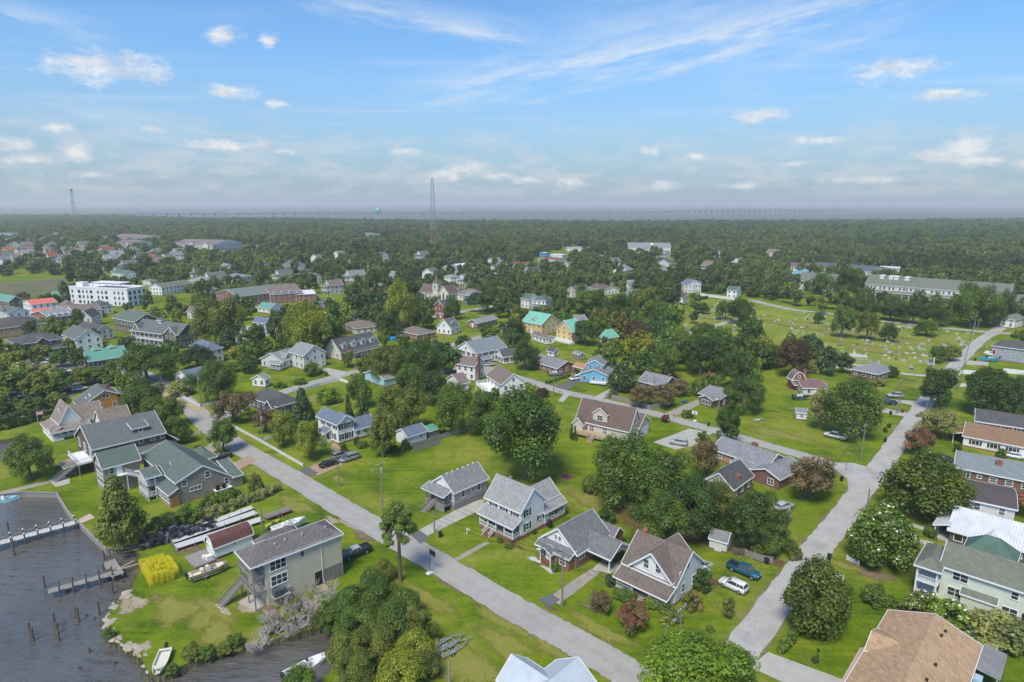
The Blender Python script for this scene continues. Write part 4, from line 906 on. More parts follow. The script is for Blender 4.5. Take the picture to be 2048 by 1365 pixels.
b = block(r, -9, 0, 0, 9.8, 0, 3.0, 'profx', 2, ORANGE, rM, .1, .4, prof=[(-.5,2.5),(6.6,6.6),(10.3,4.8)]); footprint(r, -9.5, .5, -.5, 10.5)
for s, z, h in ((2.5,1.7,1.5),(5.2,1.9,1.2),(8.8,1.7,1.3)): window(b, 'R', s, z, .9, h)
window(b, 'R', 6.7, 4.6, 1.7, 1.1, 2, 1); b.kind='x'; chimney(b, -4, 8.3, 1.5, .8, z=5.6)
for x, y in ((-3,3.2),(-4.6,3.4),(-3.5,2.2)): MB().box(x-.35,x+.35,y-.2,y+.2,2.8+y*.577-.15,2.8+y*.577+.22).build('skylight', SLAT, b.roof)
block(r, -8, -3, 9.8, 13, 0, 3, 's-y', 1.5, ORANGE, rM, .3, .3, name='rear_roof')

# --- right-hand side of the lane
o = Vector((61.6,73.8,0)); r = site('tan_roofed_house', 'low house with wide tan shingle roof at the bottom right corner', o)
b = block(r, -10.9, -.1, -17.5, 3.6, 0, 2.9, 'y', 2.0, brickm('buff_brick', (.4,.3,.22)), rAA, .4, .3); footprint(r, -11.5, 3.5, -18, 4.5)
block(r, -11.0, -7.5, -8.2, -2.4, 0, 3.05, 'x', 1.15, TANBRICK, rAA, .3, .25, name='front_gable_roof')
block(r, .3, 2.7, -1.6, 4.4, 0, 2.4, 's-x', .35, None, rA, .2, .2, nowall=True, name='carport_roof', t=.1, trim=STEEL); posts(r, [(2.6,-1.5),(2.6,4.3)], 0, 2.4, .12); MB().box(.3,1.2,-3.2,-1.7,0,1.9).build('storage_bin', plain('pale_blue_paint', (.35,.5,.62)), r)
for x, y in ((-3.8,1.4),(-4.0,-.2),(-3.4,-7),(-3.6,-11)):
    z = zroof(b, x, y); MB().box(x-.16,x+.16,y-.3,y+.3,z-.1,z+.14).build('roof_vent', BLACK, b.roof)
o = Vector((68.4,91.1,0)); r = site('pale_green_house', 'pale green two-storey house with olive roof and a peaked green wing behind', o)
b = block(r, -.2, 16, .3, 8.6, 0, 6.0, 'x', 2.2, CREAM, rAB, .45, .4); footprint(r, -3.8, 16, -2.2, 16)
for s, z, w_ in ((2.3,4.7,1.9),(1.9,1.9,1.9),(9.1,4.6,.8),(12.5,4.6,.8),(8.8,1.7,1.8)): window(b, 'L', s, z, w_, 1.35 if w_ > 1 else 1.1, 2 if w_ > 1 else 1, 2)
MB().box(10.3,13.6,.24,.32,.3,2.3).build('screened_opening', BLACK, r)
block(r, 2.8, 7.2, -.7, .3, 0, 2.75, 's+y', .55, CREAM, rAB, .2, .2, name='bay_roof'); MB().box(7.2,7.3,-.6,.2,0,2.7).build('bay_trim', WHITE, r)
block(r, -3.3, -.2, -2.0, 6.4, 0, 5.9, 'hip', 1.1, None, rAB, .35, .3, nowall=True, name='porch_roof'); MB().box(-3.2,-.2,-1.9,6.3,5.55,5.85).build('porch_beam', CREAM, r)
for z in (.5,3.1): deck(r, -3.2, -.2, -1.9, 6.3, z, .25, WHITE, 'porch_floor'); rail(r, (-3.1,-1.8), (-.3,-1.8), z, .9); rail(r, (-3.1,-1.8), (-3.1,6.2), z, .9)
posts(r, [(-3.1,-1.8),(-.4,-1.8),(-3.1,2),(-3.1,6.2)], 0, 5.8, .24)
block(r, 1.5, 8.0, 8.6, 13.5, 0, 6.0, 'hip', 2.3, CREAM, rAB2, .4, .3, name='rear_roof')
o = Vector((81.4,108.0,0)); r = site('metal_roofed_house', 'brown shingled house under a white standing-seam metal roof', o)
b = block(r, -.2, 15, .2, 9.4, 0, 3.1, 'x', 2.8, DKCEDAR, rAC, .5, .4); footprint(r, -3, 15, -.5, 10)
block(r, -2.6, -.2, .2, 7.2, 0, 3.0, 's+x', .9, None, rAC, .3, .3, nowall=True, name='porch_roof'); posts(r, [(-2.5,.3),(-2.5,3.6),(-2.5,7)], 0, 3, .25); deck(r, -2.6, -.2, .2, 7.2, .5, .4, CONC, 'porch_floor')
block(r, 4.4, 7.6, -.25, 3, 0, 3.0, 'y', 1.4, DKCEDAR, rAC, .3, .3, name='cross_roof')
bc = Blk(); bc.root = r; bc.x0, bc.x1, bc.y0, bc.y1 = 4.4, 7.6, -.25, 3
window(bc, 'L', 6.0, 1.75, 2.0, 1.6, 2, 1); window(b, 'L', 1.2, 1.75, 1.2, 1.5, 1, 1); window(b, 'L', 10.0, 1.8, .95, 1.15)
z4 = lambda x, y: (1536+x/3.992, 680+y/3.992)
z3 = lambda x, y: (1024+x/3.992, 680+y/3.992)
z2 = lambda x, y: (512+x/3.992, 680+y/3.992)
z1 = lambda x, y: (x/3.992, 680+y/3.992)
ta = lambda x, y: (x/4, 540+y/4)
tb = lambda x, y: (512+x/4, 540+y/4)
td = lambda x, y: (1536+x/4, 540+y/4)
tcc = lambda x, y: (1024+x/4, 540+y/4)
DB = brickm('brown_brick', (.17,.07,.05))
b = eh('umber_roofed_house', 'beige two-storey house with flat umber roof beside the pink crape myrtle', z4(2000,1362), z4(1560,1268), 11.5, 5.4, 'x', .9, OFFW, rAD)
b = eh('brick_ranch', 'brick house with steel-grey roof between the umber and the russet roofs', z4(2150,1150), z4(1478,1015), 12.5, 3.0, 'x', 2.0, DB, rAE, auto=False)
window(b, 'L', -b.W+2.2, 1.7, 1.3, 1.2, 2, 1); window(b, 'L', -b.W+4.6, 1.8, .7, .7, 1, 1); wrow(b, 'L', 3, 1.7, 1.2, 1.1, lo=.4); chimney(b, -b.W*.45, b.D*.3, .9, 1.1)
b = eh('russet_roofed_ranch', 'long white ranch house with russet roof and dark shuttered windows', z4(2150,880), z4(1548,766), 10.5, 2.9, 'x', 2.3, WS, rAF, auto=False)
for i in range(5): window(b, 'L', -b.W+2.6+i*3.8, 1.6, 1.5, 1.1, 2, 1, sh=plain('maroon_paint', (.1,.03,.03)))
block(b.root, -b.W-2.4, -b.W, 1.5, 7.5, 0, 2.7, 's+x', .8, None, rAF, .25, .25, nowall=True, name='porch_roof'); posts(b.root, [(-b.W-2.3,1.6),(-b.W-2.3,7.3)], 0, 2.7, .18)
b = eh('white_gabled_house', 'white house with dark grey roof rising behind the russet roof', z4(2075,712), z4(1648,648), 9, 4.6, 'x', 2.2, WS, rH, auto=False); wrow(b, 'L', 4, 3.4, .9, 1.2, sh=SHUT, lo=.02)
b = eh('grey_hip_house', 'grey two-storey house with charcoal hip roof across from the cemetery', td(2130,652), td(1785,606), 12, 5.8, 'hip', 2.2, GREYS, rH, auto=False)
for z in (4.5,1.9): wrow(b, 'L', 3, z, .8, 1.3, lo=.12, nx=2)
door(b, 'L', -b.W+.8, 2.2, 1.0, 2.0, plain('red_paint', (.35,.02,.02))); deck(b.root, -b.W-2.5, -b.W, 0, 5, 2.4, .2, WHITE, 'deck'); rail(b.root, (-b.W-2.4,.1), (-b.W,.1), 2.4)
# --- middle of the block
b = eh('brown_roofed_house', 'big tan house with brown roof, gabled dormer and garage, behind the oaks', (1130+545/4.18,780+352/4.18), (1130+82/4.18,780+247/4.18), (1130+766/4.18,780+312/4.18), 3.3, 'x', 5.0, TANS, rF, auto=False)
W_, D_ = b.W, b.D
dormer(b, 'L', -W_*.56, 4.4, .3, 3.4, 6.3, 1.7, 4.5, TANS, rF, (1.5,1.4,2,2))
for s in (-W_*.95,-W_*.82,-W_*.7,-W_*.45): window(b, 'L', s, 1.7, 1.3, 1.5, 2, 2)
block(b.root, -W_-.2, -W_+2.8, -1.6, 2, 0, 3.0, 'y', 1.6, TANS, rF, .35, .3, name='bay_roof')
window(b, 'R', D_*.5, 5.0, 1.3, 1.4, 2, 2); g_ = block(b.root, -7, .9, D_*.55, D_+3.6, 0, 3.6, 'x', 2.6, TANS, rF, .4, .35, name='garage_roof'); garage(g_, 'R', (g_.y0+g_.y1)/2+.4, 4.4, 2.5); window(g_, 'R', (g_.y0+g_.y1)/2, 5.0, .6, .6, 1, 1); door(b, 'R', D_*.4, .1)
deck(b.root, -W_+.5, -W_*.35, -4.2, -.1, 1.0, .25, NEWWOOD, 'deck'); rail(b.root, (-W_+.6,-4.1), (-W_*.36,-4.1), 1.0, .95, NEWWOOD); rail(b.root, (-W_+.6,-4.1), (-W_+.6,-1.6), 1, .95, NEWWOOD); stairs(b.root, (-W_*.55,-4.2), '-y', 1.6, 1.0, 0, .3, NEWWOOD, NEWWOOD)
b = eh('tan_brick_ranch', 'long tan-brick ranch house with lilac-grey roof and brick chimney', (1130+1690/4.18,780+655/4.18), (1130+1217/4.18,780+492/4.18), 9.2, 2.7, 'x', 2.1, TANBRICK, rG, auto=False)
for s, w_ in ((-b.W+1.8,1.5),(-b.W+5.6,.9),(-b.W+8.6,.9),(-b.W+11.2,1.2)): window(b, 'L', s, 1.6, w_, 1.2, 2 if w_ > 1 else 1, 2)
chimney(b, -b.W*.42, b.D*.55, .9, 1.4, .6); vents(b, [(-b.W*f, b.D*.42) for f in (.2,.32,.5,.65,.8,.92)])
bw = block(b.root, -1.5, 5.2, -3.6, b.D*.8, 0, 2.75, 'y', 1.3, DB, rG, .4, .35, name='wing_roof'); window(bw, 'L', 3.2, 1.3, 1.3, 1.3, 2, 2)
block(b.root, -7.2, -1.6, -3.0, 0, 0, 2.45, 's+y', .3, None, rG, .2, .2, nowall=True, name='patio_roof', t=.12); posts(b.root, [(-7,-2.9),(-4.2,-2.9)], 0, 2.45, .14)
b = eh('charcoal_roofed_cottage', 'white-gabled brick cottage with charcoal roof almost hidden by oaks', (1130+1412/4.18,780+845/4.18), 7.2, 10.5, 3.0, 'y', 2.6, DB, rH, gable=WS, auto=False); wrow(b, 'L', 2, 1.6, 1.1, 1.2); MB().box(-4.2,-3.2,-.12,0,3.9,4.6).build('gable_vent', WHITE, b.root); chimney(b, -.8, 4, 1.0, .9); wrow(b, 'R', 3, 1.6, 1, 1.2)
b = eh('dark_craftsman_house', 'slate-violet house with dark hipped and gabled roofs behind crape myrtles', z2(165,535), z2(-60,455), z2(290,460), 3.4, 'hip', 2.6, PLUM, rH); block(b.root, -4.6, -.8, -1.2, 3, 0, 3.3, 'y', 1.7, PLUM, rH, .4, .35, name='front_gable_roof', gable=PLUM)
b = eh('small_white_house', 'small white house with pale grey roof at the side street', z2(72,322), z2(-45,312), z2(165,312), 2.9, 'y', 1.4, WS, rLight)
b = eh('grey_gabled_house', 'off-white house with pale grey roofs, tall front gable and white porch', tb(377,692), tb(255,655), tb(552,652), 5.8, 'x', 3.2, OFFW, rLight)
b2 = eh('grey_gabled_house_wing', 'off-white gabled wing with white porch left of the tall gable', tb(205,735), tb(28,712), tb(390,690), 3.3, 'y', 2.6, OFFW, rLight)
porch(b2.root, -b2.W*.5, .8, -1.9, 0, .5, 2.6, .7, '+y', rLight, 4)
dormer(b2, 'R', b2.D*.4, 3, .5, 3.4, 4.6, 1.3, 3, OFFW, rLight)
garage(b, 'R', b.D*.7, 2.6, 2.2)
b = eh('dormered_cape', 'white cape house with four arched dormers along its dark grey roof', tb(678,668), tb(546,640), tb(972,590), 3.3, 'y', 4.6, OFFW, rH, auto=False)
for i in range(4): dormer(b, 'R', b.D*(.14+.24*i), 2.3, .9, 3.8, 6.3, 1.1, 3.4, SLAT, rH, (.9,1.4,1,2))
wrow(b, 'L', 2, 1.8, .8, 1.3); window(b, 'L', -b.W/2, 5.2, .8, 1.2); wrow(b, 'R', 5, 1.8, 1, 1.4); block(b.root, 0, 1.9, b.D*.25, b.D*.95, 0, 2.8, 's-x', .6, None, rH, .2, .2, nowall=True, name='porch_roof'); posts(b.root, [(1.8,b.D*(.27+.165*i)) for i in range(5)], 0, 2.8, .16)
b = eh('aqua_house', 'pale aqua house with grey gable roof and brick chimney by the side street', z2(1020,318), z2(856,262), z2(1160,282), 3.0, 'y', 2.0, TEALS, rA, auto=False); chimney(b, -1.2, b.D*.6, .9, .7); block(b.root, -b.W-1, -b.W*.45, 2.2, b.D+6, 0, 3.2, 'y', 1.9, TEALS, rA, .35, .3, name='rear_roof')
b = eh('blue_gabled_cottage', 'dark roofed cottage with a blue gable beyond the oaks', tb(1440,790), tb(1345,765), tb(1530,740), 3.2, 'x', 2.3, GREYS, rH)
b = eh('white_swept_house', 'white house with sweeping dark green-grey roof and corner porch', tb(1762,672), tb(1588,628), tb(1896,592), 5.0, 'y', 3.6, WS, rAE, sh=SHUT); porch(b.root, -.0, 2.2, .3, 6, .5, 2.7, .8, '-x', rAE, 4)
b = eh('white_cottage_dark_roof', 'small white cottage with shuttered windows right of the swept-roof house', tb(1975,700), tb(1898,662), tb(2090,655), 3.2, 'y', 2.0, WS, rH, sh=SHUT)
b = eh('taupe_roofed_house', 'white two-storey house with taupe roof and tall brick chimney', tb(1752,776), tb(1592,752), tb(1830,742), 5.6, 'x', 2.2, WS, rTaupe); MB().box(.02,.9,b.D*.2,b.D*.2+1.1,0,9.2).build('chimney', BRICK, b.root)
b = eh('decked_house', 'white house with taupe roof and roof-deck balustrades', z2(1955,362), z2(1832,282), z3(122,338), 5.6, 'x', 3.0, WS, rTaupe); deck(b.root, -b.W-.5, -b.W*.2, -4, 0, 3.0, .3, WHITE, 'deck'); rail(b.root, (-b.W-.4,-3.9), (-b.W*.2,-3.9), 3, 1); rail(b.root, (-b.W-.4,-3.9), (-b.W-.4,0), 3, 1); posts(b.root, [(-b.W-.3,-3.8),(-b.W*.6,-3.8),(-b.W*.22,-3.8)], 0, 3, .2)
b = eh('white_gable_cottage', 'little white gabled cottage with taupe roof below the brick chimney', z2(1622,357), z2(1512,312), z2(1706,336), 3.0, 'y', 2.4, WS, rTaupe)
b = eh('brick_rancher_with_boat', 'red brick rancher with grey roof behind a moored pontoon trailer', tcc(362,792), tcc(152,728), tcc(525,757), 2.8, 'x', 2.0, BRICK, rA)
b = eh('sky_blue_house', 'sky-blue house with stepped grey roofs and white porch', tcc(775,852), tcc(532,832), tcc(885,800), 3.2, 'y', 2.0, BLUES, rA); b2 = block(b.root, -b.W*.85, -b.W*.25, b.D*.4, b.D*1.25, 0, 6.0, 'y', 1.7, BLUES, rA, .35, .3, name='upper_roof'); wrow(b2, 'L', 2, 4.9, .7, 1.4); wrow(b2, 'R', 2, 4.9, .9, 1.2)
deck(b.root, -b.W*.6, -.3, -2.2, 0, .9, .3, WHITE, 'deck'); rail(b.root, (-b.W*.6,-2.1), (-.3,-2.1), .9)
block(b.root, -b.W*.2, b.W*.25, b.D*1.25, b.D*1.25+5, 0, 3.2, 's+y', .5, BLUES, rWhite, .3, .3, name='rear_roof'); block(b.root, -b.W-4.5, -b.W-.5, b.D*.8, b.D+4, 0, 3.2, 's-x', .6, None, ribbed('orange_metal_roof', (.62,.26,.1)), .2, .2, nowall=True, name='carport_roof'); posts(b.root, [(-b.W-4.4,b.D*.8+.1),(-b.W-.7,b.D*.8+.1)], 0, 3.2, .2, OLDWOOD)
b = eh('grey_roofed_brick_house', 'brick house with plain grey gable roof behind the brown crape myrtles', tcc(1215,938), tcc(1002,888), 9.5, 2.9, 'x', 2.4, DB, rG); chimney(b, -.6, b.D*.5, .7, .7)
b = eh('brown_bungalow', 'low brown bungalow with wide white sunroom windows at the end of a drive', z3(1665,478), z3(1482,425), z3(1745,400), 2.8, 'x', 1.5, DKCEDAR, rG, auto=False); bw = block(b.root, -b.W*.75, -b.W*.15, -2.2, 2, 0, 2.6, 'y', 1.0, DKCEDAR, rG, .3, .3, name='sunroom_roof'); window(bw, 'L', (bw.x0+bw.x1)/2, 1.3, 3.2, 1.3, 6, 1); door(b, 'R', 2, .4)
b = eh('barn', 'small red barn with gambrel roof and porch by the cemetery', td(312,885), td(190,885), td(365,858), 3.4, 'y', .2, REDW, rTaupe, cat='barn', auto=False)
bb = block(b.root, -b.W, 0, 0, b.D, 2.9, 3.6, 'profy', 2, REDW, rTaupe, .1, .25, prof=[(-b.W-.2,3.5),(-b.W*.8,5.6),(-b.W/2,6.4),(-b.W*.2,5.6),(.2,3.5)], name='gambrel_roof', wname='gambrel'); window(bb, 'L', -b.W/2, 4.6, .8, .9); porch(b.root, -b.W, 0, -2, 0, .2, 2.4, .7, '+y', rTaupe, 3, REDW, rails=False); MB().box(.02,.9,b.D*.4,b.D*.4+1.2,0,6.6).build('chimney', BRICK, b.root)
b = eh('maroon_roofed_house', 'low house with flat maroon roof half hidden by a big tree', td(490,952), td(275,945), td(560,882), 2.8, 'x', 1.0, OFFW, SH('dusty_maroon_shingles', (.25,.14,.14), .2))
b = eh('hip_roofed_brick_house', 'brick house with pale steel-grey hip roof next to the cemetery lane', td(882,838), td(657,792), td(992,792), 2.9, 'hip', 2.4, BRICK, rG)
b = eh('white_garden_shed', 'tiny white shed with grey roof under the big tree', z4(322,588), z4(222,580), 3.4, 2.4, 'x', .9, SLAT, rG, cat='shed', auto=False, ov=.25); window(b, 'R', b.D/2, 1.5, .5, .5, 1, 1); window(b, 'L', -b.W*.5, 1.5, .6, .7)
b = eh('derelict_shed', 'weathered white tool shed with dark roof in the oak shade', (1024+1718/3.98,1022+262/3.98), (1024+1562/3.98,1022+218/3.98), 3.6, 2.2, 'x', 1.2, WHITEOLD, rA, cat='shed', auto=False, ov=.2); door(b, 'L', -b.W*.5, .05, 1, 1.8, WHITEOLD)
# ================================================================ downtown and beyond
b = eh('hotel', 'grey shingled hotel with white two-level verandas and a small cupola', ta(1430,518), ta(1072,474), ta(1642,492), 6.6, 'x', 3.6, DKCEDAR, rM, cat='hotel', auto=False)
for z in (.4,3.4):
    deck(b.root, -b.W, -b.W*.28, -2.2, 0, z, .25, WHITE, 'veranda'); rail(b.root, (-b.W,-2.1), (-b.W*.28,-2.1), z, .95)
    wrow(b, 'L', 7, z+1.5, 1.0, 1.7, hi=.72); wrow(b, 'L', 2, z+1.5, .9, 1.6, lo=.72); wrow(b, 'R', 5, z+1.5, 1.0, 1.7)
posts(b.root, [(-b.W+.1+(b.W*.72-.2)*i/7, -2.1) for i in range(8)], 0, 6.5, .2); block(b.root, -b.W-.2, -b.W*.28, -2.3, 0, 0, 6.5, 's+y', .8, None, rM, .2, .2, nowall=True, name='veranda_roof')
for s0, s1 in ((-b.W-.1,-b.W*.84),(-b.W*.28,-b.W*.02)): 
    gb = block(b.root, s0, s1, -1.0, b.D*.5, 0, 6.6, 'y', 3.0, DKCEDAR, rM, .4, .35, name='gable_roof')
    for z in (1.9,4.9): wrow(gb, 'L', 3, z, .9, 1.6)
    window(gb, 'L', (s0+s1)/2, 7.6, .8, 1.1)
cu = block(b.root, -b.W*.62, -b.W*.62+2.4, b.D*.5-1.2, b.D*.5+1.2, 9.2, 11.2, 'hip', 1.0, SLAT, rK, .3, .3, name='cupola_roof', wname='cupola'); wrow(cu, 'L', 2, 10.4, .6, .9); wrow(cu, 'R', 2, 10.4, .6, .9)
bl = eh('veranda_wing', 'shingled left wing of the hotel with a green gable roof', ta(1075,420), ta(900,385), 12, 6.4, 'x', 3.0, DKCEDAR, rK)
b = eh('restaurant', 'low timber restaurant with faded green metal roof and two roof lanterns', ta(690,738), 13, ta(1035,680), 3.2, 'y', 2.8, DKCEDAR, rGreenM, cat='restaurant', auto=False, th=-43.5, ov=.8)
wrow(b, 'R', 9, 1.6, 1.3, 1.8, nz=1); wrow(b, 'L', 3, 1.6, 1.3, 1.6)
for f in (.32,.72): d_ = block(b.root, -b.W/2-.9, -b.W/2+.9, b.D*f-.9, b.D*f+.9, 5.2, 6.8, 'hip', .8, OLDWOOD, rGreenM, .4, .3, name='lantern_roof', wname='lantern')
MB().add([(-b.W*.32,b.D*.3,5.35),(-b.W*.2,b.D*.3,4.75),(-b.W*.2,b.D*.38,4.75),(-b.W*.32,b.D*.38,5.35)], [(0,1,2,3)]).build('tarpaulin', plain('blue_tarp', (.02,.4,.6)), b.roof)
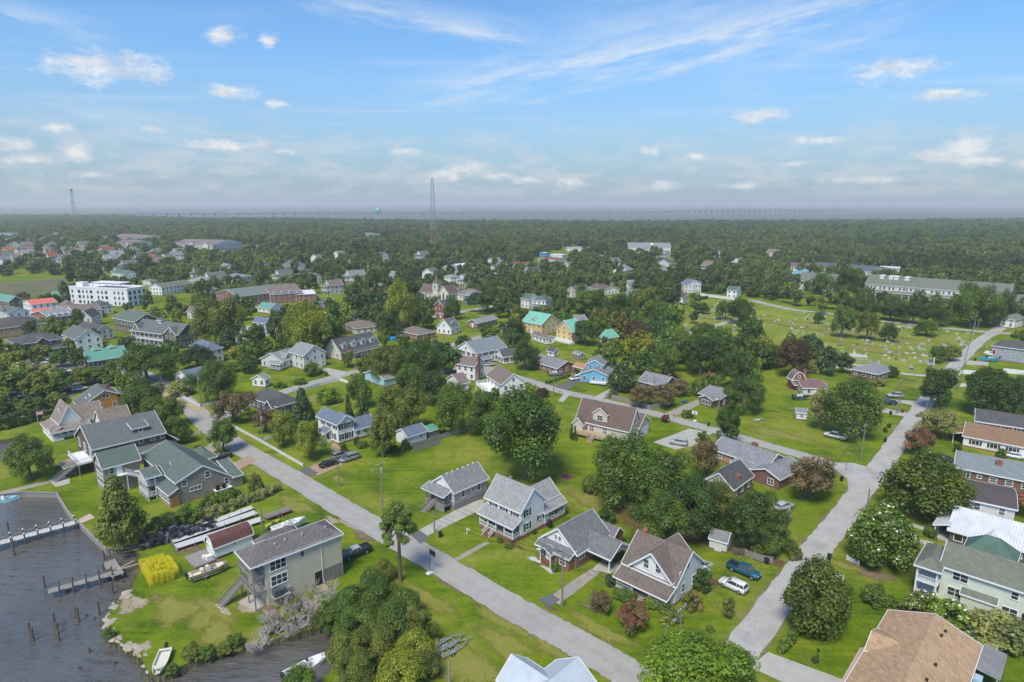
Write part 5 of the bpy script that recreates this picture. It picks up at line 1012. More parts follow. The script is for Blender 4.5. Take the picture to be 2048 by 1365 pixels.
SHOP = [
 ('taupe_pyramid_store','store with steep taupe pyramid roof by the coral house',ta(520,302),ta(450,290),ta(592,282),5.0,'hip',3.2,OFFW,rTaupe,'store'),
 ('charcoal_hip_store','store with low charcoal hip roof in front of the white hotel',ta(790,294),ta(722,272),ta(866,270),5.0,'hip',2.2,OFFW,rH,'store'),
 ('long_taupe_store','low store with taupe hip roof behind the hotel cupola',ta(1062,354),ta(985,340),ta(1132,332),4.0,'hip',1.6,OFFW,rTaupe,'store'),
 ('brown_gabled_store','small brown gabled roof left of the large olive oak',ta(1545,342),ta(1488,335),ta(1602,326),4.0,'x',2.6,OFFW,rTaupe,'store'),
 ('blue_roofed_inn','white inn with pale blue hip roof right of the hotel',ta(1650,645),ta(1510,602),ta(1808,625),5.8,'hip',2.2,OFFW,rE,'inn'),
 ('slate_low_house','low white house with slate-blue roof behind the corner pole',ta(1500,862),ta(1388,838),ta(1612,795),3.0,'y',1.6,WS,rE,'house'),
 ('shop_with_porch','dark shingled two-storey shop with wide white windows and lower porch roof',ta(135,602),ta(40,560),ta(522,552),6.0,'hip',2.6,DKCEDAR,rH,'shop'),
 ('white_gabled_hall','white gabled hall beside the dark shingled shop',ta(600,560),ta(490,520),ta(712,492),5.6,'x',3.6,WS,rM,'hall'),
 ('dark_roofed_store','long building with charcoal roof behind the white gabled hall',ta(760,500),ta(600,470),ta(885,470),4.6,'x',2.6,OFFW,rH,'store'),
 ('brick_store','brick store with umber hip roof at the left edge',ta(-60,478),ta(-160,420),ta(385,432),4.8,'hip',2.6,TANBRICK,rAD,'store'),
 ('mansard_store','brick store with grey roof and four small dormers',ta(392,384),ta(236,352),ta(586,348),5.4,'y',2.4,BRICK,rLight,'store'),
 ('taupe_roofed_store','long store with taupe roof behind the dormered store',ta(585,338),ta(505,292),ta(790,302),5.0,'y',2.0,OFFW,rTaupe,'store'),
 ('charcoal_roofed_store','store with steep charcoal roof in front of the white hotel',ta(735,388),ta(612,392),ta(920,352),5.0,'y',3.4,OFFW,rH,'store'),
 ('coral_roofed_house','white house with bright coral metal roof',ta(245,278),ta(172,252),ta(446,252),6.0,'y',1.6,STUC,rCoral,'house'),
 ('coral_roofed_annex','white annex with coral metal roof in front of the coral house',ta(268,345),ta(205,322),ta(430,325),3.4,'y',1.0,STUC,rCoral,'house'),
 ('pyramid_pavilion','green metal pyramid-roofed pavilion at the marsh edge',ta(400,220),ta(350,206),ta(526,198),4.0,'hip',2.0,OLDWOOD,rGreenM,'pavilion'),
 ('green_roofed_barn','long shed with green metal roof at the left edge by the marsh',ta(70,255),ta(-90,225),ta(180,240),5.5,'x',2.6,DKCEDAR,rGreenM,'shed'),
 ('turreted_house','white building with brown turret roof at the left edge',ta(60,350),ta(-30,330),ta(250,330),5.8,'x',2.4,STUC,rK,'house'),
 ('grey_roofed_inn','white inn with grey-green roof and dark windows',ta(1290,142),ta(1186,136),ta(1476,104),5.8,'y',2.2,WS,rAB,'inn'),
 ('white_hip_house','white two-storey house with pale hip roof near the inn',ta(1660,92),ta(1500,86),ta(1762,78),6.0,'hip',2.4,OFFW,rLight,'house'),
 ('white_veranda_hotel','cream building with long verandas at the back of the square',ta(1900,64),ta(1758,54),ta(2070,40),6.4,'hip',2.0,OFFW,rAE,'house'),
 ('flat_grey_house','low white house with pale grey roof in front of the hip-roofed house',ta(1640,158),ta(1522,136),ta(1745,150),3.5,'hip',1.4,OFFW,rLight,'house'),
 ('white_cottage','white cottage with small brown roof behind the rooftop terrace',ta(1200,92),ta(1136,86),ta(1262,82),3.4,'hip',1.2,WS,rTaupe,'house'),
 ('green_gabled_house','white two-storey house with dark green roof above the white hotel',ta(985,35),ta(890,22),ta(1042,20),7.0,'x',2.6,WS,rAB2,'house'),
 ('brick_block_gabled','long brick block with grey-green roof and white gable end',(476.5,594),(430,587),(541,578),6.4,'y',3.4,BRICK,SH('sage_shingles',(.2,.24,.21),.2),'store'),
 ('brick_block_dormered','brick block with taupe roof and white dormers beside the sage roof',(541,590),(512,575),(590,578),6.0,'y',3.6,BRICK,rTaupe,'store'),
 ('flat_brick_store','brick store with white flat roof',(592,592),(588,582),(630,584),4.6,'flat',.4,BRICK,rWhite,'store'),
 ('green_roofed_cottage','white cottage with green metal roof by the parking lot',tb(112,312),tb(5,300),tb(200,292),3.0,'x',2.4,WS,rGreenM,'house'),
 ('pale_blue_house','pale blue house behind the yellow-green oak',tb(72,432),tb(-30,418),tb(105,412),5.4,'x',2.2,TEALS,rE,'house'),
 ('orange_brick_house','orange brick house with pale flat roof among oaks',tb(962,132),tb(908,128),tb(1052,116),5.0,'hip',1.0,plain('orange_stucco',(.42,.16,.08)),rLight,'house'),
 ('red_gabled_house','red house with white upper storey and charcoal roof',tb(1502,298),tb(1420,282),tb(1592,272),6.2,'y',3.0,REDW,rH,'house'),
 ('red_garage','low red garage in front of the red house',tb(1500,362),tb(1442,350),tb(1572,350),2.6,'s+y',.4,REDW,rA,'garage'),
 ('dormered_white_cottage','white cottage with dark steep roof and a single dormer',tb(1562,472),tb(1440,458),tb(1652,452),3.4,'y',4.0,WS,rM,'house'),
 ('taupe_hip_ranch','long ranch house with taupe hip roof',tb(1292,522),tb(1132,486),tb(1432,492),3.0,'hip',2.0,BRICK,rTaupe,'house'),
 ('umber_hip_ranch','ranch house with umber hip roof behind the cape house',tb(792,472),tb(690,430),tb(962,432),3.2,'hip',2.0,OFFW,rTaupe,'house'),
 ('grey_ranch_brick','brick ranch with pale grey roof on a green lawn',tb(1772,430),tb(1686,418),tb(1922,390),2.8,'y',1.6,BRICK,rLight,'house'),
 ('navy_house','narrow navy-blue two-storey house by the church',tb(1702,208),tb(1652,200),tb(1765,184),6.2,'x',2.0,NAVY,rA,'house'),
 ('white_flat_house','white house with porch behind the church',tb(1560,60),tb(1500,52),tb(1640,50),5.5,'hip',1.6,WS,rLight,'house'),
 ('yellow_inn','yellow inn with mint metal roofs, main gable',tcc(236,442),tcc(72,412),tcc(356,407),5.4,'x',4.2,YEL,rMint,'inn'),
 ('yellow_inn_gable','yellow inn wing with steep mint gable and white terrace',tcc(482,502),tcc(346,472),tcc(566,484),5.0,'y',4.6,YEL,rMint,'inn'),
 ('mint_roofed_cottage','yellow cottage with mint metal roof right of the inn',tcc(745,545),tcc(688,530),tcc(824,518),3.4,'hip',3.0,YEL,rMint,'house'),
 ('white_low_annex','long low white annex with taupe roof in front of the inn',tcc(272,552),tcc(150,512),tcc(322,534),3.0,'x',1.0,WS,rTaupe,'annex'),
 ('grey_outbuilding','grey roofed outbuilding behind the yellow inn',tcc(520,405),tcc(465,388),tcc(590,392),3.6,'y',2.0,OFFW,rG,'shed'),
 ('little_white_shed','small white shed with charcoal roof on the back lawn',tcc(335,660),tcc(274,648),tcc(382,648),2.4,'x',1.2,WS,rH,'shed'),
 ('little_green_shed','tiny shed with pale teal roof near the sky-blue house',tcc(535,685),tcc(482,662),tcc(570,668),2.2,'x',.8,OLDWOOD,rAE,'shed'),
 ('green_roofed_big_house','big white house with green roofs and brown-railed porch',tcc(272,248),tcc(160,242),tcc(388,226),6.0,'hip',2.2,WS,rAB2,'house'),
 ('green_roofed_neighbour','white house with green gable left of the big green-roofed house',tcc(132,238),tcc(64,226),tcc(168,216),6.0,'x',2.6,WS,rAB2,'house'),
 ('tan_green_house','tan house with dark green gable roof',tcc(505,170),tcc(436,162),tcc(622,152),5.0,'y',2.6,TANS,rAB2,'house'),
 ('brown_cream_house','cream bungalow with brown roof and brick chimney',tcc(735,165),tcc(606,138),tcc(816,142),3.5,'x',2.2,CREAM,rF,'house'),
 ('grey_green_gable','grey house with sage gable roof among oaks',tcc(1012,200),tcc(906,192),tcc(1092,192),4.0,'x',2.8,GREYS,SH('sage_shingles',(.2,.24,.21),.2),'house'),
 ('white_box_house','white house with dark low roof near the cemetery',tcc(1372,228),tcc(1276,222),tcc(1422,206),5.0,'s+y',.8,WS,rH,'house'),
 ('tall_navy_roof_house','tall white house with navy roof near the cemetery corner',tcc(1412,112),tcc(1352,102),tcc(1466,96),7.0,'x',2.2,WS,rE,'house'),
 ('white_green_farmhouse','white farmhouse with green roof behind the picket fence',tcc(1802,168),tcc(1716,162),tcc(1862,152),5.5,'x',2.0,WS,rAB2,'house'),
 ('grey_roof_bungalow','white bungalow with pale grey roof deep among trees',tcc(812,88),tcc(742,76),tcc(876,80),4.0,'x',2.0,WS,rLight,'house'),
 ('white_roof_bungalow','white bungalow with off-white roof beside a yellow-green tree',tcc(932,112),tcc(886,106),tcc(976,98),4.0,'x',2.0,WS,rLight,'house'),
 ('pale_green_bungalow','white house with green hip roof at the far road junction',td(1982,402),td(1856,386),td(2066,382),4.6,'hip',2.0,WS,SH('sage_shingles',(.2,.24,.21),.2),'house'),
 ('maroon_hall','tan hall with purple-brown roof and white gables behind the long building',(1632,536),(1581,534),(1650,532),5.5,'x',3.2,OFFW,SH('purple_brown_shingles',(.2,.13,.14),.2),'hall'),
 ('white_box_store','cream flat-roofed store beyond the long building',(1800,538),(1758,536),(1822,533),6.5,'flat',.5,OFFW,rWhite,'store'),
 ('teal_roofed_hall','hall with teal metal roof left of the long building',(1600,552),(1566,545),(1622,540),5.0,'s+y',2.0,OFFW,ribbed('teal_metal_roof',(.16,.42,.5)),'hall'),
 ('navy_roofed_block','long block with slate-navy roof behind the teal roof',(1742,544),(1613,534),(1760,536),7.0,'x',3.0,OFFW,SH('slate_navy_shingles',(.12,.15,.18),.2),'hall'),
 ('red_roofed_store','low store with red roof in the wooded centre',(1110,520),(1076,517),(1128,514),4.0,'hip',1.2,OFFW,rRed,'store'),
 ('terracotta_store','store with terracotta roof and white fascia below the red roof',(1094,533),(1066,531),(1110,526),4.0,'hip',1.8,OFFW,SH('terracotta_shingles',(.36,.15,.08),.2),'store'),
 ('maroon_edge_store','store with dull red roof left of the terracotta store',(1040,531),(1005,528),(1052,524),4.5,'hip',2.0,OFFW,rRed,'store'),
 ('bright_blue_store','little bright blue flat-roofed store',(1090,507),(1077,506),(1094,503),5.0,'flat',.3,plain('azure_paint',(.03,.3,.6)),rWhite,'store'),
 ('white_motel','low white flat-roofed row in the trees',(1125,511),(1100,510),(1132,506),4.0,'flat',.3,STUC,rWhite,'store'),
 ('grey_flat_market','grey flat-roofed market on the far road',(1170,498),(1132,496),(1186,492),5.0,'flat',.4,STUC,rLight,'store'),
 ('white_quonset','white flat-roofed store with signs among trees, centre left',(930,533),(900,530),(936,526),5.5,'flat',.4,STUC,rWhite,'store'),
 ('white_balcony_house','white house with grey roof and balcony next to the flat store',(905,538),(884,535),(918,531),6,'x',2.4,STUC,rLight,'house'),
 ('grey_hall','large grey-green hip-roofed hall deep in the woods',(735,472),(698,470),(752,466),6,'hip',4,STUC,SH('sage_shingles',(.2,.24,.21),.2),'hall'),
 ('tall_grey_house','tall grey gabled house in the woods left of centre',(585,536),(563,530),(604,530),6.5,'x',4,GREYS,rM,'house'),
 ('white_wood_house','white gabled house in the woods left of centre',(580,541),(566,538),(590,537),5,'x',3.5,WS,rTaupe,'house'),
 ('pale_wood_house','pale blue-grey gabled house among the oaks',(622,556),(610,553),(630,551),5,'x',3,TEALS,rLight,'house'),
 ('white_wood_cottage','white cottage deep in the oaks above the church',(788,553),(775,550),(795,549),4.5,'x',3,WS,rLight,'house'),
 ('red_wood_house','white house with red roof among the right-hand oaks',(1322,537),(1311,536),(1332,533),4.5,'x',2.2,WS,rRed,'house'),
 ('grey_wood_house','grey roofed house far right of centre',(1400,527),(1381,526),(1412,521),4,'x',2,OFFW,rLight,'house'),
 ('white_clearing_house','white gabled house in a clearing beyond the oaks',(1202,516),(1191,514),(1208,512),4,'x',2,WS,rLight,'house'),
]
for q in SHOP:
    nm, lb, N, L, R, ze, kd, rh, wl, rf, ct = q
    bb = eh(nm, lb, N, L, R, ze, kd, rh, wl, rf, ct, sh=None, ov=.35)
    if nm in ('mansard_store','brick_block_dormered'):
        for i in range(4): dormer(bb, 'R', bb.D*(.14+.24*i), 1.8, .6, ze-.6, ze+1.2, .6, 2.2, SLAT, rf, (.9,1.1,1,2), 'shed')
    if nm == 'shop_with_porch':
        block(bb.root, 0, 2.6, -.5, bb.D, 0, 3.0, 's-x', .9, None, rH, .3, .3, nowall=True, name='porch_roof'); posts(bb.root, [(2.5,bb.D*i/5) for i in range(6)], 0, 3, .25)
        block(bb.root, -3, .8, bb.D*.4, bb.D*.66, 0, 6.2, 'x', 1.8, DKCEDAR, rH, .3, .3, name='front_gable_roof')
    if nm == 'dormered_white_cottage': dormer(bb, 'R', bb.D*.45, 1.8, 1.2, 4, 5.8, 1, 3, SLAT, rf)
    if nm == 'brown_cream_house': chimney(bb, -.4, bb.D*.8, 1.2, 1.0)
    if nm == 'green_roofed_big_house': porch(bb.root, -bb.W, 0, -2.4, 0, .6, 3, .6, '+y', rf, 6); chimney(bb, -.5, bb.D*.2, 2.0, .9, z=7)
    if nm == 'turreted_house': MB().tube([(-bb.W*.6,0,0),(-bb.W*.6,0,7)], 2.0, 8).build('turret', STUC, bb.root); MB().tube([(-bb.W*.6,0,7),(-bb.W*.6,0,9.6)], [2.4,.1], 8).build('turret_roof', rN, bb.root)
    if nm == 'pyramid_pavilion': block(bb.root, -bb.W/2-1.2, -bb.W/2+1.2, bb.D/2-1.2, bb.D/2+1.2, 5.2, 6.4, 'hip', .9, OLDWOOD, rf, .4, .3, name='lantern_roof', wname='lantern')
    if nm == 'yellow_inn_gable':
        deck(bb.root, -bb.W, 2, -3, 0, 1.0, .9, WHITE, 'terrace'); rail(bb.root, (-bb.W,-2.9), (2,-2.9), 1.0, 1)
    if nm == 'yellow_inn': dormer(bb, 'L', -bb.W*.5, 2.2, 1.2, 6, 7.4, 1.2, 3, YEL, rf)
# white boutique hotel with roof terrace
N, L, R_ = ta(1015,163), ta(548,142), ta(1112,137)
b = eh('white_flat_hotel', 'white flat-roofed three-storey hotel with rooftop terrace and pergola', N, L, R_, 10.5, 'flat', .9, STUC, rWhite, 'hotel', ov=.15, auto=False)
NVW = plain('navy_window_frame', (.03,.07,.13))
for z in (8.4,5.2,2.0):
    for i, s in enumerate((.05,.17,.24,.31,.38,.5,.57,.64,.78,.85,.92)): window(b, 'L', -b.W*(1-s), z, 1.7 if i in (1,4,7) else 1.0, 1.6, 2 if i in (1,4,7) else 1, 1, fm=NVW)
    wrow(b, 'R', 4, z, 1.5, 2.0, nx=2, fm=NVW)
pg_ = block(b.root, -b.W*.68, -b.W*.18, b.D*.25, b.D*.75, 10.6, 13.8, 'flat', .25, None, rWhite, .2, nowall=True, name='pergola_roof', trim=WHITE); posts(b.root, [(-b.W*(.67-.12*i), b.D*.27) for i in range(5)], 10.5, 13.8, .22, OLDWOOD); block(b.root, -b.W*.98, -b.W*.86, b.D*.3, b.D*.6, 10.5, 13.2, 'flat', .2, STUC, rWhite, .1, name='stair_head_roof', wname='stair_head')
# church with steeple
bx = tb(1435,248); c0 = at(*bx); r = thing('church', 'cream church with tall brown-capped steeple and pointed arch windows', 'church', (c0.x, c0.y, 0), rad(-30)); hs = zt(bx, tb(1435,32)); hb = zt(bx, tb(1435,100))
CRM = siding('cream_siding', (.7,.66,.56)); mb = MB(); mb.box(-1.9,1.9,0,3.8,0,hb*.92).box(-2.1,2.1,-.2,4.0,hb*.6,hb*.64).box(-2.1,2.1,-.2,4.0,hb*.92,hb*.96); mb.build('tower', CRM, r)
MB().loft([[(-2.3,-.4,hb*.96),(2.3,-.4,hb*.96),(2.3,4.2,hb*.96),(-2.3,4.2,hb*.96)],[(-1.2,.7,hb*1.1),(1.2,.7,hb*1.1),(1.2,3.1,hb*1.1),(-1.2,3.1,hb*1.1)],[(-.05,1.85,hs),(.05,1.85,hs),(.05,1.95,hs),(-.05,1.95,hs)]]).build('spire', rF, r)
def arch(root, loc, w_, h, rz=0):
    o_ = MB(); pts = [(-w_/2,0),(w_/2,0),(w_/2,h*.6),(w_*.28,h*.85),(0,h),(-w_*.28,h*.85),(-w_/2,h*.6)]
    o_.add([(x,-.06,z) for x, z in pts]+[(x,.05,z) for x, z in pts], [tuple(range(7)), tuple(range(13,6,-1))]+[(i,(i+1) % 7,(i+1) % 7+7,i+7) for i in range(7)]); o_ = o_.build('arched_window', GLASS, root, loc, rz)
    f = MB()
    for (x, z), (x2, z2) in zip(pts, pts[1:]+pts[:1]): f.bar((x,-.08,z), (x2,-.08,z2), .14)
    f.build('frame', WHITE, o_)
for z, h in ((1.2,3.4),(hb*.66,2.6)):
    arch(r, (0,0,z), 1.2, h); arch(r, (1.9,1.9,z), 1.2, h, math.pi/2)
nb = block(r, -13, -1.9, 1, 11, 0, 5.2, 'x', 4.6, CRM, rF, .4, .35); nb2 = block(r, 1.9, 10, 1, 12, 0, 5.2, 'y', 4.6, CRM, rF, .4, .35, name='nave_roof'); footprint(r, -13, 26, 0, 24)
for x in (3.2,5.9,8.6): arch(r, (x,1,1), 1.5, 5.2 if x == 5.9 else 4.0)
for x in (-11,-8,-5): arch(r, (x,1,1), 1.2, 3.2)
hb3 = block(r, 8, 26, 10, 24, 0, 4.2, 'hip', 3.0, CRM, rTaupe, .5, .4, name='hall_roof'); wrow(hb3, 'L', 5, 2, 1, 1.4); block(r, -12, 8, 11.1, 22, 0, 4.4, 'x', 3.4, CRM, rF, .4, .4, name='hall_roof')
# second church, portico and needle spire
bx = (1303,513); c0 = at(*bx); r = thing('white_church', 'white-columned brick church with slender white needle spire in the woods', 'church', (c0.x, c0.y, 0), rad(-8)); hs = zt(bx, (1307,486))
b = block(r, -9, 9, 2, 40, 0, 7, 'y', 5, BRICK, rLight, .4, .4, gable=STUC); block(r, -8, 8, -2, 2, 0, 6.5, 'y', 4.2, None, rLight, .3, .3, nowall=True, name='portico_roof'); posts(r, [(x,-1.7) for x in (-7,-3.5,0,3.5,7)], 0, 6.6, .7); MB().add([(-8,-1.9,6.5),(8,-1.9,6.5),(0,-1.9,10.4)], [(0,1,2)]).build('pediment', STUC, r)
MB().box(-1.8,1.8,3,6.6,9,14).loft([[(-1.6,3.2,14),(1.6,3.2,14),(1.6,6.4,14),(-1.6,6.4,14)],[(-.06,4.7,hs),(.06,4.7,hs),(.06,4.8,hs),(-.06,4.8,hs)]]).build('spire', STUC, r); block(r, -26, 26, 40, 66, 0, 8, 'x', 5, STUC, rLight, .4, .4, name='hall_roof'); footprint(r, -26, 26, -3, 66)
# long apartment block beyond the cemetery
b = eh('long_apartment_block', 'very long tan two-storey block with olive-grey roof beyond the cemetery trees', td(1932,204), td(772,112), 24, 8.0, 'x', 5.5, OFFW, rAB, 'apartment block', auto=False)
for s in (.02,.05,.08,.12,.15,.19,.22,.27,.3,.32,.35,.5,.53,.55,.58,.62,.65,.75,.8,.84,.9): window(b, 'L', -b.W*(1-s), 6.2, 1.1, 1.7)
block(b.root, -b.W*.92, -b.W*.3, -3.5, 0, 0, 3.8, 's+y', .9, None, rAB, .3, .3, nowall=True, name='veranda_roof'); posts(b.root, [(-b.W*(.9-.05*i),-3.3) for i in range(12)], 0, 3.8, .3)
for f in (.9,.83,.79,.71): x = -b.W*f; block(b.root, x-1.3, x+1.3, b.D*.3, b.D*.5, 10.6, 13.6, 's+y', .3, SLAT, rWhite, .2, .2, name='roof_unit_top', wname='roof_unit')
wrow(b, 'R', 4, 6, 1.2, 1.6); b2 = block(b.root, 0, 9, 3, 15, 0, 5, 'x', 3, OFFW, rAB, .4, .4, name='end_roof')
b = eh('apartment_block_wing', 'shorter left-hand wing of the long tan block', td(560,108), td(226,84), 22, 7.0, 'x', 5.0, OFFW, rAB, 'apartment block')
# schools on the far left
rSch = SH('pinkish_grey_shingles', (.27,.22,.22), .15)
for nm, lb, N, L, R_ in (('school', 'tan two-storey office with pinkish roof and three gables by the far lot', (425,490), (341,488), (462,480)), ('college_hall', 'long pale hall with pinkish roof behind the near college roof', (266,480), (200,476), (290,472)), ('college_wing', 'hall with brown roof and gabled entrance on the far left', (262,490), (225,488), (280,482))):
    b = eh(nm, lb, N, L, R_, 8.5, 'x', 5, OFFW, rSch if nm != 'college_wing' else rTaupe, 'school', ww=1.6, wh=1.9)
    for f in (.15,.5,.85): block(b.root, -b.W*f-4, -b.W*f+4, -1.5, b.D/2, 0, 8.5, 'y', 3, OFFW, rSch, .5, .4, name='gable_roof')
b = eh('left_school', 'long white hall with blue-grey roof at the far left edge', (20,474), (-60,472), (33,468), 7, 'x', 4, OFFW, rAE, 'school')
# resort village: rows of small gabled houses
VIL = [(8,528,0),(24,530,1),(46,528,2),(62,532,3),(82,524,0),(98,522,4),(118,526,5),(92,535,2),(122,531,1),(146,517,6),(160,521,2),(172,514,7),(188,520,1),(150,532,0),(132,519,3),(205,512,5),(224,522,8),(243,522,8),(212,530,6),(262,514,0),(281,512,3),(302,517,2),(322,528,4),(345,522,6),(330,512,1),(190,541,0),(248,545,1),(236,560,3),(10,513,7),(30,508,2),(58,514,0),(78,512,5),(110,511,2),(10,488,1),(30,492,3),(60,490,0),(84,486,2),(122,477,1),(100,482,4),(124,487,0),(370,514,2),(352,530,1),(5,520,5),(36,521,1),(70,520,6),(104,517,0),(140,511,1),(180,507,6),(220,506,2),(20,500,5),(48,499,2),(96,500,0),(136,503,7),(160,499,1),(240,534,6),(274,530,0),(300,538,2)]
VC = [(OFFW, rH, 'white house with charcoal gable'), (WS, rM, 'white house with dull grey gable'), (TANS, rTaupe, 'tan house with taupe gable'), (CREAM, rK, 'pale green house with green gable'), (siding('pink_siding', (.6,.4,.34)), rRed, 'pink house with red roof'), (OFFW, rRed, 'cream house with red gable'), (WS, rA, 'white house with grey gable'), (siding('peach_siding', (.6,.42,.3)), SH('terracotta_shingles', (.36,.15,.08)), 'peach house with terracotta roof'), (GREYS, rLight, 'grey-blue house with pale roof')]
vr = random.Random(5)
TOWN = [(470,552,6),(520,548,0),(648,528,1),(692,520,6),(722,540,2),(762,524,0),(842,522,1),(985,540,6),(1008,556,0),(1152,545,2),(1228,536,1),(1262,552,6),(1348,542,0),(1442,520,1),(1480,540,6),(1562,518,2),(420,575,1),(392,560,0),(700,570,6),(660,590,2),(880,560,1),(1060,560,0),(1330,520,6),(1420,545,2),(930,575,6),(560,565,1)]
NV = len(VIL); VIL += TOWN
for i, (x, y, c) in enumerate(VIL):
    wl, rf, tx = VC[c]; p = at(x, y); r = thing('village_house', tx+(' in the far resort village' if i < NV else ' half hidden in the wooded town'), 'house', (p.x, p.y, 0), rad(vr.choice((-40,50,-44,46))+vr.uniform(-8,8)), 'resort village houses' if i < NV else 'houses in the wooded town')
    W_, D_, h = vr.uniform(7,10), vr.uniform(10,14), vr.uniform(6.2,8); k = vr.choice('xy'); b = block(r, -W_, 0, 0, D_, 0, h, k, 3.4, wl, rf, .4, .4); footprint(r, -W_, 0, 0, D_)
    for s in range(2): wrow(b, 'L', 3, 1.8+s*h*.5, 1.1, 1.6); wrow(b, 'R', 3, 1.8+s*h*.5, 1.1, 1.6)
    deck(r, -W_, 0, -2.2, 0, h*.45, .3, WHITE, 'porch'); rail(r, (-W_,-2.1), (0,-2.1), h*.45); posts(r, [(-W_+.2,-2),(-W_/2,-2),(-.2,-2)], 0, h*.95, .25); block(r, -W_, 0, -2.4, 0, 0, h*.93, 's+y', .7, None, rf, .2, .2, nowall=True, name='porch_roof')
# bottom edge: metal roof of the next house
c0 = at(1140,1330,4.5); r = thing('metal_roofed_cottage', 'cottage with pale blue-grey metal cross-gable roof cut off by the bottom edge', 'house', (c0.x, c0.y, 0), rad(-43.5))
PM = ribbed('pale_blue_metal_roof', (.5,.55,.6), .3, .45, 1)
block(r, -3.2, 3.4, -6.5, 1.3, 0, 2.6, 'y', 2.2, WS, ribbed('pale_blue_metal_roof', (.5,.55,.6), .3, .45, 1), .4, .3); block(r, -6.5, 6.5, -6.2, -1.2, 0, 2.6, 'x', 1.9, WS, ribbed('pale_blue_metal_roof_cross', (.5,.55,.6), .3, .45, 0), .4, .3, name='cross_roof')
# ================================================================ trees and plants
def clumps(kind, r, n):
    out_ = []
    if kind == 'broad':
        lob = [(r.uniform(0,6.28), r.uniform(.75,1.12)) for _ in range(5)]
        for i in range(n):
            t = r.uniform(0,6.28); ph = math.asin(r.uniform(-.75,1)); k = r.uniform(.45,1.02)
            f = max(.72, max(math.cos((t-a)/2)**6*s for a, s in lob))
            out_.append((Vector((4.6*k*f*math.cos(t)*math.cos(ph), 4.6*k*f*math.sin(t)*math.cos(ph), 4.75+3.7*k*math.sin(ph))), r.uniform(.55,1.5)))
    elif kind == 'tall':
        for i in range(n):
            t = r.uniform(0,6.28); z = r.uniform(0,1); k = r.uniform(.3,.9)*(1.0-.75*abs(z-.38)**1.3)
            out_.append((Vector((4.2*k*math.cos(t), 4.2*k*math.sin(t), 2.6+6.0*z)), r.uniform(.75,1.3)))
    elif kind == 'pine':
        for i in range(n):
            z = r.uniform(0,1)**.8; t = r.uniform(0,6.28); k = r.uniform(.3,1.0)*(1.0-.6*z)
            out_.append((Vector((4.3*k*math.cos(t), 4.3*k*math.sin(t), 4.3+4.3*z)), r.uniform(.5,.9)))
    elif kind == 'cone':
        for i in range(n):
            z = r.uniform(0,1); t = r.uniform(0,6.28); k = (1-z)*r.uniform(.6,.95)
            out_.append((Vector((4.2*k*math.cos(t), 4.2*k*math.sin(t), .9+7.5*z)), r.uniform(.75,1.25)))
    elif kind == 'dense':
        for i in range(n):
            t = r.uniform(0,6.28); z = r.uniform(0,1); w_ = math.sin(math.pi*(.16+.8*z)**.85); k = r.uniform(.55,.85)*w_
            out_.append((Vector((4.5*k*math.cos(t), 4.5*k*math.sin(t), 1.0+7.0*z)), r.uniform(1.0,1.6)))
    elif kind == 'shrub':
        for i in range(n):
            t = r.uniform(0,6.28); ph = math.asin(r.uniform(-.2,1)); k = r.uniform(.5,.8)
            out_.append((Vector((4.6*k*math.cos(t)*math.cos(ph), 4.6*k*math.sin(t)*math.cos(ph), 2.0+6.0*k*math.sin(ph))), r.uniform(1.0,1.7)))
    return out_
def leaf_mesh(name, cl, nleaf, size, seed, flower_p=0.0, flat=1.0, mats=None, needle=False, norm=(5,5,9)):
    g_ = np.random.default_rng(seed); c = np.array([tuple(a) for a, _ in cl]); rr = np.array([b for _, b in cl]); wv = rr**2/np.sum(rr**2)
    idx = g_.choice(len(cl), nleaf, p=wv); d = g_.normal(size=(nleaf,3)); d[:,2] += .25; d /= np.linalg.norm(d, axis=1)[:,None]
    p = c[idx]+d*rr[idx][:,None]*(g_.uniform(.55,1.08,(nleaf,1)))*np.array([1,1,flat]); p[:,2] = np.maximum(p[:,2], .06)
    n = d*.8+g_.normal(size=(nleaf,3))*.3+np.array([0,0,.55]); n /= np.linalg.norm(n, axis=1)[:,None]
    a = np.cross(n, g_.normal(size=(nleaf,3))); a /= np.linalg.norm(a, axis=1)[:,None]; b = np.cross(n, a)
    s = size*g_.uniform(.55,1.35,(nleaf,1)); asp = .28 if needle else .62
    V = np.stack([p-a*s, p+b*s*asp-n*s*.18, p+a*s, p-b*s*asp-n*s*.18], 1).reshape(-1,3)/np.array(norm)
    me = bpy.data.meshes.new(name); me.vertices.add(nleaf*4); me.vertices.foreach_set('co', V.astype(np.float32).ravel())
    me.loops.add(nleaf*4); me.loops.foreach_set('vertex_index', np.arange(nleaf*4, dtype=np.int32)); me.polygons.add(nleaf)
    me.polygons.foreach_set('loop_start', np.arange(nleaf, dtype=np.int32)*4); me.polygons.foreach_set('loop_total', np.full(nleaf, 4, dtype=np.int32))
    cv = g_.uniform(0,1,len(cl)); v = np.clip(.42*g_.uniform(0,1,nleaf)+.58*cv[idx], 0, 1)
    for m in (mats or [LEAF]): me.materials.append(m)
    if flower_p:
        fc = g_.uniform(0,1,len(cl)) < .75; top = (d[:,2] > .15) & (g_.uniform(0,1,nleaf) < flower_p) & fc[idx]; me.polygons.foreach_set('material_index', top.astype(np.int32))
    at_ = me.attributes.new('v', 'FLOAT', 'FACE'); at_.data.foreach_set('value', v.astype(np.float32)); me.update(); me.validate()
    return me
